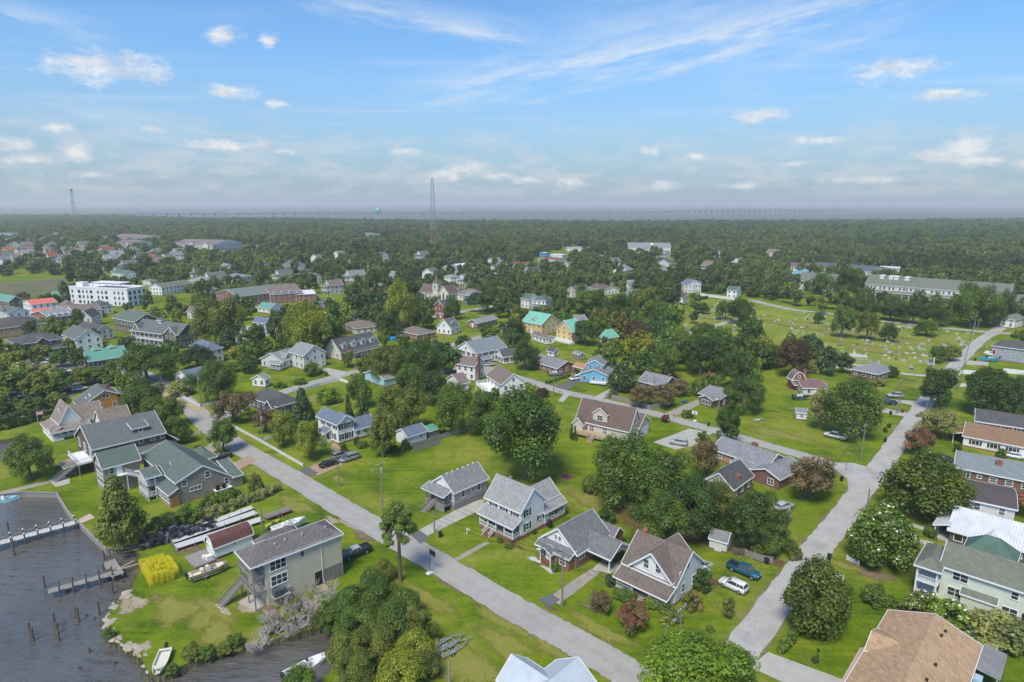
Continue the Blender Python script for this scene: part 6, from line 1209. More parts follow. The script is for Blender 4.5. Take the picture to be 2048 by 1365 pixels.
def trunk_mesh(name, cl, r, rad0, top, mat, nl=7, norm=(5,5,9), multi=1):
    mb = MB(); S = Vector((1/norm[0], 1/norm[1], 1/norm[2])); sc_ = lambda p: (p[0]*S.x, p[1]*S.y, p[2]*S.z)
    def limb(pts, r0, r1, n=6):
        o = len(mb.v); mb.tube(pts, list(np.linspace(r0, r1, len(pts))), n, cap=False)
        for i in range(o, len(mb.v)): mb.v[i] = sc_(mb.v[i])
    for k in range(multi):
        ox = r.uniform(-.5,.5)*(multi > 1); oy = r.uniform(-.5,.5)*(multi > 1); e = (ox*2+r.uniform(-.3,.3), oy*2+r.uniform(-.3,.3), top)
        limb([(ox,oy,-.3),(ox*1.1,oy*1.1,.25),(ox*1.4,oy*1.4,top*.5),e], rad0/(multi**.5)*1.25, rad0*.6/(multi**.5))
        for c_, q in r.sample(cl, min(nl, len(cl))):
            z0 = r.uniform(.45,1)*top; m = Vector((c_.x*.45, c_.y*.45, (z0+c_.z)/2+.15)); limb([(e[0]*z0/top, e[1]*z0/top, z0), tuple(m), tuple(c_)], rad0*.42, .05, 5)
    return mb.mesh(name, mat, True)
TP = {}
def tree_proto(key, kind, n, nleaf, size, seed, cat='tree', flower_p=0, rad0=.34, top=3.6, bark=None, needle=False, flat=1.0, nl=7, multi=1):
    r = random.Random(seed); cl = clumps(kind, r, n); mats = [LEAF]+([flower('blossom_pink', (.5,.1,.16))] if flower_p else [])
    TP[key] = (leaf_mesh('crown', cl, nleaf, size, seed, flower_p, flat, mats, needle), trunk_mesh('trunk', cl, r, rad0, top, bark or BARK, nl, multi=multi), cat)
for i in range(2): tree_proto(f'huge{i}', 'broad', 66, 20000, .14, 91+i, rad0=.3)
for i in range(4):
    tree_proto(f'broad{i}', 'broad', 60+6*i, 14000, .175, 11+i); tree_proto(f'broad{i}_l', 'broad', 36+4*i, 2700, .42, 31+i, nl=4)
for i in range(2):
    tree_proto(f'tall{i}', 'tall', 56, 9500, .21, 51+i, top=4.5); tree_proto(f'tall{i}_l', 'tall', 34, 2400, .42, 54+i, nl=4, top=4.5)
    tree_proto(f'pine{i}', 'pine', 24, 5200, .26, 61+i, rad0=.24, top=8.2, bark=PBARK, needle=True, flat=.6, nl=26); tree_proto(f'pine{i}_l', 'pine', 30, 2200, .45, 64+i, rad0=.24, top=8.2, bark=PBARK, needle=False, flat=.6, nl=12)
    tree_proto(f'crape{i}', 'broad', 50, 8000, .2, 71+i, flower_p=.32, rad0=.3, top=3, multi=3, nl=3); tree_proto(f'crape{i}_l', 'broad', 30, 2400, .4, 74+i, flower_p=.32, rad0=.25, top=3, nl=3)
tree_proto('cone0', 'cone', 60, 8000, .22, 81, rad0=.3, top=6); tree_proto('cone0_l', 'cone', 40, 2200, .4, 82, rad0=.3, top=6, nl=3)
tree_proto('dense0', 'dense', 80, 14000, .19, 83, rad0=.35, top=5); tree_proto('dense0_l', 'dense', 44, 2600, .42, 84, rad0=.35, top=5, nl=3)
tree_proto('densef0', 'dense', 80, 12000, .22, 85, flower_p=.07, rad0=.35, top=5)
tree_proto('shrub0', 'shrub', 30, 3000, .36, 86, 'shrub', rad0=.3, top=2, nl=3); tree_proto('shrub1', 'shrub', 34, 3000, .36, 87, 'shrub', rad0=.3, top=2, nl=3); tree_proto('fshrub0', 'shrub', 30, 3000, .36, 88, 'shrub', flower_p=.14, rad0=.3, top=2, nl=3)
COL = dict(oak=(.082,.15,.032), mid=(.105,.18,.036), yel=(.215,.26,.034), blue=(.06,.11,.05), rust=(.15,.13,.066), copper=(.09,.065,.045), pale=(.24,.27,.13), bright=(.16,.26,.034), dark=(.06,.115,.03), olive=(.145,.185,.042), mag=(.092,.132,.026))
FLW = dict(pink=flower('blossom_pink', (.5,.1,.16)), red=flower('blossom_red', (.42,.05,.08)), magenta=flower('blossom_magenta', (.7,.04,.16)), white=flower('blossom_white', (.75,.74,.62)), dusty=flower('blossom_dusty', (.27,.17,.13)), lilac=flower('blossom_lilac', (.42,.2,.42)), brown=flower('seed_heads_brown', (.16,.1,.06)))
NTREE = 0; TREES = []
def plant(kind, x, yb, yt, w_, col, label, fl=None, group=None, name=None, lo=None, world=None, ct=None):
    """a tree or shrub: base point, row of its top, crown width in survey pixels"""
    global NTREE
    if world is None:
        p = at(x, yb); h = max(.4, zt((x, yb), (x, yt))); rr = w_/2/FPX*math.hypot(p.y, CAMZ)*1.02
    else: p, h, rr = world
    lo = (w_ < 40) if lo is None else lo
    if kind in ('broad','tall','pine','crape'): k = f'{kind}{NTREE % (4 if kind == "broad" else 2)}'+('_l' if lo else '')
    elif kind in ('cone','dense'): k = kind+'0'+('_l' if lo else '')
    else: k = {'densef':'densef0','shrub':f'shrub{NTREE % 2}','fshrub':'fshrub0'}[kind]
    if kind == 'broad' and w_ > 88 and not lo: k = f'huge{NTREE % 2}'
    cm, tm, cat = TP[k]; NTREE += 1; rz = random.Random(NTREE).uniform(0, 6.28)
    nm = name or {'pine':'pine_tree','cone':'cedar_tree','crape':'crape_myrtle','shrub':'shrub','fshrub':'shrub'}.get(kind, 'tree')
    r = thing(nm, label, ct or cat, (p.x, p.y, 0), rz, group); r.scale = (rr, rr, h)
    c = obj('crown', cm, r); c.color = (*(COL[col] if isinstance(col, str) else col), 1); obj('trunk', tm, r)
    if fl and len(c.material_slots) > 1: c.material_slots[1].link = 'OBJECT'; c.material_slots[1].material = FLW[fl]
    TREES.append((p.x, p.y, rr)); return r
TL = [
 ('pine',801,1163,1014,150,'mid','tall bare-trunked pine standing beside the road'),
 ('broad',1054,960,782,186,'oak','huge dark pecan tree on the open lawn'),
 ('broad',1242,1016,864,150,'mid','tall tree with clear grey trunk in front of the brown-roofed house'),
 ('broad',1318,1035,905,138,'oak','big oak in the grove right of the clear-trunked tree'),
 ('broad',1385,1078,960,128,'dark','dark oak at the front of the grove'),
 ('broad',1325,1098,992,116,'mid','lower oak in the grove nearest the brown-roofed farmhouse'),
 ('broad',1430,1060,960,95,'olive','olive oak leaning over the charcoal roof'),
 ('broad',1500,1095,985,110,'dark','dark oak beside the utility pole and weathered shed'),
 ('broad',1545,1110,1040,70,'mid','lower oak right of the weathered shed'),
 ('crape',1408,960,880,72,'rust','brown-tinged crape myrtle at the tan-brick ranch corner','brown'),
 ('tall',1452,888,818,58,'dark','narrow dark tree on the verge by the side street'),
 ('crape',1617,1000,912,108,'rust','broad rusty crape myrtle on the corner lawn','dusty'),
 ('broad',1700,878,752,135,'mid','large leafy tree shading the white pickup'),
 ('tall',1640,860,780,60,'pale','greyish tree beside the tiny white shed'),
 ('tall',1874,820,735,78,'dark','dark tree at the edge of the lane beyond the junction'),
 ('broad',1965,830,740,110,'dark','dark tree mass right of the lane, nearer one'),
 ('broad',2025,838,748,100,'blue','dark tree mass at the right edge'),
 ('broad',1985,790,745,80,'dark','dark tree behind the lane hedge at right'),
 ('broad',1872,875,816,85,'pale','pale grey-green dogwood beside the white ranch house'),
 ('crape',1840,908,856,64,'rust','rounded crape myrtle with red blossom by the junction','red'),
 ('dense',1845,1032,905,172,'mag','broad magnolia spreading over the lane corner'),
 ('densef',1760,1128,1010,135,'mid','crape myrtle covered in white blossom','white'),
 ('dense',1628,1262,1118,132,'mag','round magnolia on the corner of the lane'),
 ('crape',2035,1030,985,80,'mid','magenta crape myrtle at the right edge','magenta'),
 ('crape',1268,1262,1206,68,'rust','small red crape myrtle in front of the farmhouse porch','red'),
 ('crape',1203,1230,1182,46,'rust','small brown-green crape myrtle left of the farmhouse porch','brown'),
 ('tall',1455,1238,1196,30,'olive','small upright tree on the side lawn of the farmhouse'),
 ('broad',1390,1420,1280,215,'bright','bright green treetop rising at the bottom edge'),
 ('broad',1470,1400,1300,90,'olive','smaller treetop right of the bright one at the bottom edge'),
 ('cone',245,1095,958,125,'olive','olive juniper on the harbour lawn'),
 ('broad',448,905,836,64,'mid','small tree on a thin trunk beside the road'),
 ('broad',568,892,822,62,'yel','yellow-green birch left of the blue-roofed house'),
 ('broad',620,918,840,62,'yel','yellow-green birch in front of the blue-roofed house'),
 ('tall',766,916,828,72,'olive','slender tree between the blue-roofed house and its shed'),
 ('cone',608,860,780,70,'blue','dark cedar behind the left birch'),
 ('cone',698,848,788,28,'blue','narrow dark conifer beside the blue-roofed house'),
 ('cone',727,850,788,38,'dark','second narrow conifer right of the first'),
 ('broad',718,815,750,62,'mid','tree beside the dry lawn'),
 ('broad',797,868,768,122,'olive','broad yellow-tinged tree behind the shed'),
 ('broad',905,866,770,92,'mid','round green tree behind the timber fence'),
 ('broad',968,870,782,78,'oak','dark tree right of the round green tree'),
 ('broad',818,800,730,70,'oak','tree behind the yellow-tinged tree'),
 ('broad',862,810,740,64,'dark','dark tree above the round green tree'),
 ('tall',888,868,826,60,'bright','bright green young tree by the timber fence'),
 ('broad',775,765,690,95,'olive','spreading tree along the side street'),
 ('broad',848,775,684,105,'oak','dense dark tree right of the spreading one'),
 ('crape',472,845,778,88,'rust','dusty pink crape myrtle at the street corner','dusty'),
 ('crape',530,865,818,60,'rust','second dusty crape myrtle behind the white fence','dusty'),
 ('broad',295,765,684,128,'oak','wide live oak beside the main street'),
 ('broad',284,842,762,92,'oak','live oak beside the orange house'),
 ('broad',322,858,792,96,'mid','live oak overhanging the main street near the grey roof'),
 ('broad',352,888,834,66,'mid','round tree in front of the broad grey roof'),
 ('tall',247,790,748,34,'bright','bright young tree right of the orange house'),
 ('broad',437,805,725,98,'mid','round tree behind the corner fence'),
 ('shrub',360,790,752,62,'pale','pale flowering bush by the corner pole'),
 ('broad',395,735,690,75,'blue','grey-green tree beside the hotel'),
 ('broad',62,960,870,98,'mid','bushy tree on the left lawn by the pond'),
 ('broad',612,720,612,105,'yel','large yellow-green oak by the pale blue house'),
 ('broad',435,700,590,120,'olive','large olive oak behind the hotel'),
 ('broad',800,665,560,72,'yel','tall yellow-green tree in front of the church'),
 ('broad',775,675,625,60,'dark','dark oak at the end of the parking lot'),
 ('broad',1325,760,688,72,'mid','bright tree right of the sky-blue house'),
 ('densef',1245,782,724,64,'dark','dark magnolia with pale flowers beside the sky-blue house','white'),
 ('crape',1280,815,770,60,'rust','brown-pink crape myrtle by the timber fence, left one','dusty'),
 ('crape',1330,815,762,62,'rust','brown-pink crape myrtle by the timber fence, right one','dusty'),
 ('crape',1360,790,758,50,'rust','brown-pink crape myrtle behind the fence','dusty'),
 ('crape',1415,790,742,36,'mid','crape myrtle with bright magenta top','magenta'),
 ('shrub',1395,790,752,40,'mid','round shrub left of the magenta crape myrtle'),
 ('broad',1490,825,750,95,'oak','big round oak beside the brown bungalow'),
 ('broad',1470,780,700,85,'dark','dark oak above the brown bungalow'),
 ('broad',1400,750,668,85,'dark','dark oak in the back gardens'),
 ('broad',1440,742,655,75,'oak','oak in the back gardens, further back'),
 ('broad',1370,730,668,65,'mid','green oak left of the dark back-garden oak'),
 ('cone',1515,760,715,32,'bright','pointed green conifer in the back gardens'),
 ('broad',1585,755,678,85,'copper','dark copper beech at the cemetery edge'),
 ('broad',1545,735,690,60,'dark','dark tree left of the copper beech'),
 ('shrub',1625,745,712,44,'pale','pale shrub right of the copper beech'),
 ('broad',1268,700,640,70,'copper','dark copper tree behind the mint-roofed cottage'),
 ('broad',1170,690,640,65,'oak','oak in front of the mint-roofed cottage'),
 ('broad',1050,740,678,62,'dark','round dark tree beside the brick rancher'),
 ('broad',1030,700,635,55,'dark','dark tree left of the yellow inn'),
 ('broad',1290,640,575,70,'olive','green tree near the cemetery entrance'),
 ('broad',1180,635,578,85,'mid','tree in the row behind the yellow inn, left'),
 ('broad',1240,650,588,85,'dark','tree in the row behind the yellow inn, middle'),
 ('broad',1310,668,600,75,'mid','tree in the row behind the yellow inn, right'),
 ('broad',1682,676,610,56,'mid','tall cemetery tree, leftmost of the middle three'),
 ('broad',1733,680,621,52,'olive','cemetery tree in the middle of the three'),
 ('broad',1777,684,646,40,'dark','round low cemetery tree, right of the three'),
 ('broad',1852,672,641,54,'mid','wide low cemetery tree at the right'),
 ('broad',1637,648,626,24,'dark','little round cemetery tree'),
 ('tall',1642,628,594,32,'yel','pale yellow-green tree by the cemetery road'),
 ('broad',1403,628,605,36,'dark','small dark cemetery tree, back left'),
 ('broad',1387,648,622,22,'dark','tiny cemetery tree by the entrance'),
 ('broad',1478,648,596,68,'dark','large dark tree at the back of the cemetery'),
 ('broad',1405,690,645,62,'oak','oak at the near edge of the cemetery'),
 ('broad',1430,700,660,60,'dark','dark oak right of the near-edge oak'),
 ('broad',1490,665,622,40,'dark','dark oak in the middle of the cemetery'),
 ('broad',1508,680,655,30,'mid','small round cemetery oak'),
 ('broad',1874,727,690,40,'mid','tree on the verge between cemetery and lane'),
 ('broad',1898,722,690,38,'olive','leaning olive tree on the verge'),
 ('shrub',1780,755,725,36,'dark','dark bush behind the grey hip roof'),
 ('broad',1445,640,600,34,'mid','round cemetery tree by the back path'),
 ('broad',1938,655,562,95,'mid','tall pine-like tree in the row along the cemetery road'),
 ('broad',2008,650,580,48,'dark','dark tree at the end of the cemetery road row'),
 ('broad',1725,638,588,68,'dark','row tree along the cemetery road, first'),
 ('broad',1780,642,598,66,'dark','row tree along the cemetery road, second'),
 ('broad',1825,648,602,60,'dark','row tree along the cemetery road, third'),
 ('broad',1870,652,604,62,'dark','row tree along the cemetery road, fourth'),
 ('broad',1692,600,535,70,'dark','tall dark tree in front of the long block'),
 ('broad',1640,590,545,50,'mid','tree at the left of the long block'),
 ('broad',1985,655,600,50,'dark','row tree along the cemetery road, fifth'),
 ('broad',905,640,590,40,'oak','oak beside the navy house'),
 ('broad',975,625,570,80,'dark','large dark oak right of the church'),
 ('crape',805,690,665,34,'mid','lilac crape myrtle near the blue pool','lilac'),
 ('crape',697,735,698,34,'mid','pink crape myrtle in front of the dormered cape','pink'),
 ('broad',625,752,722,34,'olive','small tree at the grey house drive'),
 ('shrub',1757,772,752,32,'pale','silvery palm clump beside the hip-roofed brick house'),
 ('shrub',512,985,938,36,'olive','tall bush between the shingled house and the hedge'),
 ('cone',1143,880,848,12,'dark','clipped cypress by the brown-roofed house, left'),
 ('cone',1150,882,852,12,'dark','clipped cypress by the brown-roofed house, right'),
 ('tall',1405,905,866,36,'olive','thin tree beside the garage drive'),
 ('crape',1330,845,828,20,'copper','small copper tree beside the garage'),
 ('shrub',1180,985,945,44,'olive','round bush on the shaded lawn'),
 ('shrub',1210,1045,1010,46,'dark','dark bush behind the brick bungalow'),
]
for q in TL: plant(*q[:7], fl=q[7] if len(q) > 7 else None)
SHL = [(1747,1206,1162,54,'mid','big clipped round bush on the right lawn'),(1783,1212,1188,28,'mid','small clipped bush beside the big round one'),(1850,1235,1178,82,'olive','flowering bush mass in front of the pale green house'),(1905,1258,1198,92,'bright','bright trailing bush right of the flowering mass'),(1995,1290,1212,115,'pale','pale bush mass beside the tan roof'),(2025,1300,1235,70,'olive','bush at the right edge by the tan roof'),
 (1222,1172,1142,30,'dark','bush at the left porch corner of the farmhouse'),(1245,1195,1176,42,'mid','low hedge bush under the farmhouse porch rail'),(1262,1200,1180,30,'mid','low bush under the porch, right of the first'),(1300,1215,1190,30,'bright','leafy bush beside the farmhouse steps'),(1328,1222,1196,34,'mid','bush at the right porch corner'),(1345,1240,1215,44,'olive','bush in front of the right porch corner'),(1333,1248,1232,26,'yel','yellow-flowered bush by the white stone'),
 (1405,1180,1128,44,'dark','tall bush against the farmhouse side wall'),(1385,1215,1180,44,'olive','bush with pink flowers beside the farmhouse'),(1110,1142,1118,22,'mid','bush beside the bungalow porch'),(1068,1068,1058,14,'dark','small bush by the white house side'),(1000,1085,1070,14,'mid','small bush beside the brick steps'),(1018,1095,1082,24,'olive','low bed plants at the porch corner'),
 (688,905,882,16,'dark','clipped bush at the blue-roofed house corner'),(713,890,868,14,'dark','clipped bush right of the first'),(725,895,880,30,'mid','low bushes along the blue-roofed house'),(785,905,885,30,'dark','dark bush under the slender tree'),(803,904,890,14,'yel','bright yellow bush by the shed'),(812,900,872,24,'dark','dark bush beside the yellow bush'),
 (655,805,770,62,'bright','bright green round bed on the dry lawn'),(625,745,735,14,'dark','bush on the drive hedge'),(560,775,762,30,'mid','low hedge in front of the grey gabled house'),(600,768,755,34,'mid','low hedge right of the first'),
 (1560,1095,1070,28,'olive','bush beneath the utility pole'),(1590,1120,1085,30,'olive','bush beside the leaning fence'),(1515,1105,1080,34,'olive','bush beside the wood pile'),(1375,835,815,28,'mid','bush by the fence corner'),(1225,795,778,26,'rust','rusty bush at the fence end'),
 (1085,795,770,32,'copper','burgundy bush by the side street'),(1065,795,772,16,'bright','small palm-like bush by the burgundy bush'),(1005,790,760,30,'rust','red bush below the roof deck'),(990,800,770,34,'mid','green bush below the roof deck'),
 (1870,1048,1018,26,'dark','round bush by the metal-roofed porch'),(1888,1060,1032,26,'dark','round bush right of the first'),(1860,1075,1045,28,'mid','bush in front of the metal-roofed porch'),(2002,915,893,22,'mid','clipped ball bush by the white ranch'),(1914,905,882,18,'dark','clipped bush by the white ranch porch'),(1975,925,912,28,'mid','low bush along the ranch wall'),(1910,878,858,30,'dark','dark bush beside the dogwood'),
 (1770,865,852,10,'dark','tiny dark bush on the verge lawn'),(1778,856,844,10,'dark','second tiny dark bush on the verge lawn'),(1420,1262,1250,18,'olive','tiny plant on the corner lawn'),(1630,1325,1312,16,'dark','tiny shrub beside the lamp post'),(1320,1330,1300,70,'olive','low bush by the bottom treetop'),
 (330,1060,1020,60,'dark','dark bush at the foot of the juniper'),(375,1040,1005,60,'mid','bush behind the pale hedge'),(300,1075,1040,50,'olive','bush right of the juniper'),(420,1010,985,40,'mid','bush beside the shingled wall'),(455,1000,975,44,'mid','bush right of the shingled-wall bush'),(545,985,970,22,'dark','small dark bush by the road'),(395,898,888,16,'mid','small bush on the roadside lawn'),
 (218,1275,1250,24,'mid','shore bush at the water edge'),(385,1315,1285,44,'olive','canal bank bush, left'),(415,1312,1290,36,'mid','canal bank bush, second'),(450,1302,1282,36,'olive','canal bank bush, third'),(345,1345,1325,26,'mid','canal bank bush beside the beached skiff'),(470,1292,1262,34,'mid','canal bank bush, right')]
for q in SHL: plant('fshrub' if q[5].find('flower') >= 0 else 'shrub', *q[:6], fl='white' if 'pink' not in q[5] else 'pink', lo=False)
# thicket of wax myrtle by the canal
for i, (x, yb, yt, w_, c) in enumerate([(705,1245,1175,90,'oak'),(760,1235,1160,90,'oak'),(805,1240,1175,80,'mid'),(720,1290,1215,95,'mid'),(790,1285,1205,100,'oak'),(835,1290,1215,70,'olive'),(690,1330,1265,70,'olive'),(760,1330,1250,100,'olive'),(830,1335,1262,85,'yel'),(720,1375,1300,90,'olive'),(800,1380,1305,100,'yel'),(850,1360,1300,60,'olive'),(745,1195,1135,60,'mid'),(660,1260,1205,60,'oak'),(768,1160,1120,50,'olive'),(600,1400,1340,80,'mid')]):
    plant('broad' if i % 2 else 'dense', x, yb, yt, w_, c, f"{dict(oak='deep green',mid='green',olive='olive',yel='yellow-green')[c]} wax myrtle at the {'back' if yb < 1250 else 'middle' if yb < 1332 else 'front'} {'left' if x < 735 else 'centre' if x < 795 else 'right'} of the canal thicket", group='canal thicket', name='wax_myrtle', lo=False, ct='tree')
# leafless grey bushes
def bare_mesh(seed):
    r = random.Random(seed); mb = MB()
    def br(p, d, L, rr, dep):
        q = p+d*L; mb.tube([p, q], [rr, rr*.6], 3, cap=False)
        if dep:
            for _ in range(3 if dep > 1 else 4): br(p.lerp(q, r.uniform(.5,1)), (d+Vector((r.uniform(-.8,.8), r.uniform(-.8,.8), r.uniform(-.3,.6)))).normalized(), L*r.uniform(.5,.8), rr*.6, dep-1)
    for i in range(9): br(Vector((0,0,0)), Vector((r.uniform(-1,1), r.uniform(-1,1), r.uniform(.5,1.2))).normalized(), .45, .022, 3)
    return mb.mesh('twigs', plain('grey_twigs', (.44,.4,.38), .95, .2))
BM = [bare_mesh(s) for s in (1,2,3)]
for i, (x, y, s) in enumerate([(528,1285,2.2),(552,1270,2.6),(575,1275,2.0),(600,1258,2.6),(628,1252,2.4),(640,1225,2.4),(612,1220,2.2),(585,1232,2.2),(560,1245,2.0),(655,1205,2.3),(632,1195,1.8),(520,1300,2.0),(600,1200,1.6),(570,1215,1.8),(665,1180,1.8),(540,1255,2.4),(505,1306,1.8),(590,1262,2.3),(618,1238,2.4),(648,1235,2.2),(575,1200,1.8),(625,1180,1.7)]):
    p = at(x, y); r = thing('dead_bush', 'leafless grey bush on the canal bank behind the beige house', 'bush', (p.x, p.y, 0), i*1.3, 'leafless canal bushes'); r.scale = (s*1.2,)*3; obj('twigs', BM[i % 3], r)
for i, (x, y, s) in enumerate([(540,1262,30),(575,1252,34),(610,1240,34),(640,1240,36),(590,1218,30)]): plant('shrub', x, y, y-s*.75, s*1.2, 'olive', 'straggly green bush among the leafless canal bushes', group='green bushes on the canal bank', lo=False)
# clipped hedges as leafy boxes
def hedge(label, px, w_, h, col, name='hedge', fl=None):
    pts = [at(*p) for p in px]; c = pts[0]; cl = []; L = 0; r = random.Random(int(px[0][0]))
    for a, b in zip(pts, pts[1:]):
        n = max(2, int((b-a).length/.55))
        for i in range(n):
            p = a.lerp(b, i/n)-c
            for k in range(3): cl.append((Vector((p.x+r.uniform(-w_/3,w_/3), p.y+r.uniform(-w_/3,w_/3), h*(.25+.3*k))), .26*w_+.12))
        L += (b-a).length
    root = thing(name, label, 'hedge', (c.x, c.y, 0)); me = leaf_mesh('foliage', cl, int(min(9000, 900+L*w_*h*190)), .17, abs(int(px[0][0])), .25 if fl else 0, 1.0, [LEAF]+([FLW[fl]] if fl else []), norm=(1,1,1))
    o = obj('foliage', me, root); o.color = (*COL[col], 1); MB().tube([(0,0,-.2),(.1,0,h*.5)], .08, 5).build('stem', BARK, root)
hedge('long clipped pale-green hedge beside the net platforms', [(398,1038),(440,1028),(490,1008),(530,994),(560,980)], 2.2, 1.7, 'pale')
hedge('clipped hedge along the corner by the lane', [(1562,1305),(1580,1285),(1596,1268)], 1.3, 1.2, 'mid')
hedge('low hedge below the sky-blue house drive', [(1095,768),(1120,760),(1142,752)], 1.2, 1.0, 'mid')
hedge('dark conifer hedge beside the pond', [(-30,866),(0,862),(40,852),(88,838)], 3.0, 4.0, 'dark')
hedge('low hedge in front of the dark hotel lawn', [(90,842),(140,836)], 1.4, 1.4, 'olive')
hedge('trimmed hedge along the drive of the grey gabled house', [(632,742),(655,752)], 1.2, 1.1, 'mid')
hedge('row of shrubs along the shingled gable wall', [(400,1020),(425,1012),(455,1004),(480,992)], 1.6, 1.5, 'mid')
hedge('tall hedge by the cemetery fence', [(1392,602),(1415,598)], 1.5, 2.0, 'dark')
# park-lot trees on the left, then the rest of the town canopy
def proj(p):
    x, y, z = p[0], p[1], (p[2] if len(p) > 2 else 0)-CAMZ
    d = y*math.cos(PITCH)-z*math.sin(PITCH); u = y*math.sin(PITCH)+z*math.cos(PITCH)
    return 1024+FPX*x/d, 682.5-FPX*u/d
def where(x, y, colour, form):
    """label by the nearest building and the side of it as seen"""
    bx, by, nm = min(PLACES, key=lambda t: (t[0]-x)**2+(t[1]-y)**2); a, b = proj((x, y)), proj((bx, by)); dx, dy = a[0]-b[0], a[1]-b[1]
    side = ('left of' if dx < 0 else 'right of') if abs(dx) > abs(dy)*1.5 else ('behind' if dy < 0 else 'in front of')
    return f'{colour} {form} tree {side} the {nm}'
LOTS = [(30,745,692,70,'olive'),(85,725,690,55,'olive'),(20,800,735,75,'mid'),(75,800,742,70,'olive'),(125,790,742,60,'mid'),(165,770,735,52,'olive'),(200,765,732,60,'mid'),(15,840,790,60,'dark'),(60,836,795,60,'mid'),(115,822,785,50,'olive'),(155,742,695,38,'dark'),(235,770,742,50,'mid'),(188,690,660,42,'mid'),(140,705,676,30,'mid'),(50,770,720,60,'pale'),(100,765,725,50,'pale'),(-15,770,715,60,'olive'),(225,745,722,36,'mid'),(455,745,722,50,'mid'),(500,745,718,45,'dark'),(540,718,680,70,'oak'),(580,700,662,55,'dark')]
for q in LOTS: plant('broad', *q[:5], where(*at(*q[:2]).xy, {'olive':'olive','mid':'green','dark':'dark','pale':'pale','oak':'deep green'}[q[4]], 'low spreading'), group='parking court oaks', lo=True)
FP = [np.array(f) for f in FOOT]
VB = []
for f in FP:
    pr = [proj((x, y, z)) for x, y in f for z in (0., 6.)]; xs = [p[0] for p in pr]; ys = [p[1] for p in pr]; VB.append((min(xs), min(ys), max(xs), max(ys), f[:,1].mean()))
VB = np.array(VB)
OPEN = [[(1330,690),(1380,625),(1430,600),(1520,598),(1600,615),(2048,660),(2048,760),(1900,760),(1640,730),(1480,690),(1400,690)], [(-60,552),(142,552),(142,600),(-60,610)], [(430,700),(470,655),(520,645),(570,665),(480,705)], [(560,622),(640,602),(700,622),(760,630),(740,642),(560,636)], [(440,505),(440,492),(600,486),(600,505)], [(330,496),(460,494),(520,510),(430,520)], [(1878,540),(2060,536),(2060,560)],[(0,500),(90,497),(90,506),(0,508)],[(1570,602),(1700,580),(2045,604),(2045,645),(1700,612),(1580,612)],[(1040,700),(1120,690),(1150,715),(1060,720)],[(1130,610),(1140,600),(1170,605),(1150,615)],[(1380,595),(1470,585),(1480,600),(1380,612)],[(900,660),(1010,640),(1020,660),(900,680)],[(1100,505),(1140,492),(1180,505),(1120,535),(1030,535)],[(860,640),(940,620),(1000,625),(930,665)],[(620,745),(740,715),(740,735),(600,775)]]
def inpoly(P, poly):
    x, y = P[:,0], P[:,1]; ins = np.zeros(len(P), bool); n = len(poly)
    for i in range(n):
        (x1, y1), (x2, y2) = poly[i], poly[(i+1) % n]
        c = ((y1 > y) != (y2 > y)) & (x < (x2-x1)*(y-y1)/((y2-y1) or 1e-9)+x1); ins ^= c
    return ins
def projv(P, z):
    d = P[:,1]*math.cos(PITCH)-(z-CAMZ)*math.sin(PITCH); u = P[:,1]*math.sin(PITCH)+(z-CAMZ)*math.cos(PITCH)
    return np.stack([1024+FPX*P[:,0]/d, 682.5-FPX*u/d], 1)
def town_ok(P, R_, Ht, prob=.93):
    ok = np.ones(len(P), bool); q = projv(P, 0.0)
    for o_ in OPEN: ok &= ~inpoly(q, o_)
    for pts, wd in ROADS:
        for a, b in zip(pts[:-1], pts[1:]):
            d = b-a; L2 = (d**2).sum()+1e-9; t = np.clip(((P-a)@d)/L2, 0, 1); ok &= np.hypot(*(P-a-t[:,None]*d).T) > wd/2+R_*.45
    for f in FP:
        c = f.mean(0); e = c+(f-c)*1.0; rad_ = np.max(np.hypot(*(f-c).T)); near = np.hypot(*(P-c).T) < rad_+R_*.6
        ok &= ~(near & (inpoly(P, [tuple(v) for v in c+(f-c)*(1+R_.mean()*.6/max(rad_,1))])))
    top = projv(P, Ht*1.0); sc_ = FPX/P[:,1]
    bx0, bx1, by0, by1 = q[:,0]-R_*sc_, q[:,0]+R_*sc_, top[:,1], q[:,1]-Ht*sc_*.12
    keep = RNG.uniform(size=len(P)) > prob; keepf = RNG.uniform(size=len(P)) > .72
    for (x0, y0, x1, y1, Y_) in VB:
        ix = np.minimum(bx1, x1)-np.maximum(bx0, x0); iy = np.minimum(by1, y1-(y1-y0)*.3)-np.maximum(by0, y0)
        hid = (P[:,1] < Y_) & (ix > .12*(x1-x0)) & (iy > .12*(y1-y0)); ok &= ~hid | (keepf if Y_ > 450 else keep)
    return ok
# candidate sites over the whole land
def sites(y0, y1, step):
    n = int((y1-y0)/step); P = []
    for i in range(n):
        Yv = y0+step*i; hw = .88*Yv+60; m = int(2*hw/step); xs = -hw+step*(np.arange(m)+.5*(i % 2)); P.append(np.stack([xs, np.full(m, Yv)], 1))
    P = np.concatenate(P); return P+RNG.uniform(-.45,.45,P.shape)*step
S1 = sites(225, 620, 8.0); S2 = sites(620, 1500, 11.0); S3 = sites(1500, 3700, 13.5)
P = np.concatenate([S1, S2, S3]); R_ = RNG.uniform(3.4,6.2,len(P))*np.where(P[:,1] > 620, 1.3, 1.0)*np.where(P[:,1] > 1500, 1.2, 1.0); Ht = RNG.uniform(7,14.0,len(P))*np.where(P[:,1] > 1700, .8, 1.0)
wood = np.where((P[:,1] > 640), RNG.uniform(size=len(P)) < .97, RNG.uniform(size=len(P)) < .95)
Ht = Ht*np.where(RNG.uniform(size=len(P)) < .1, 1.35, 1.0)
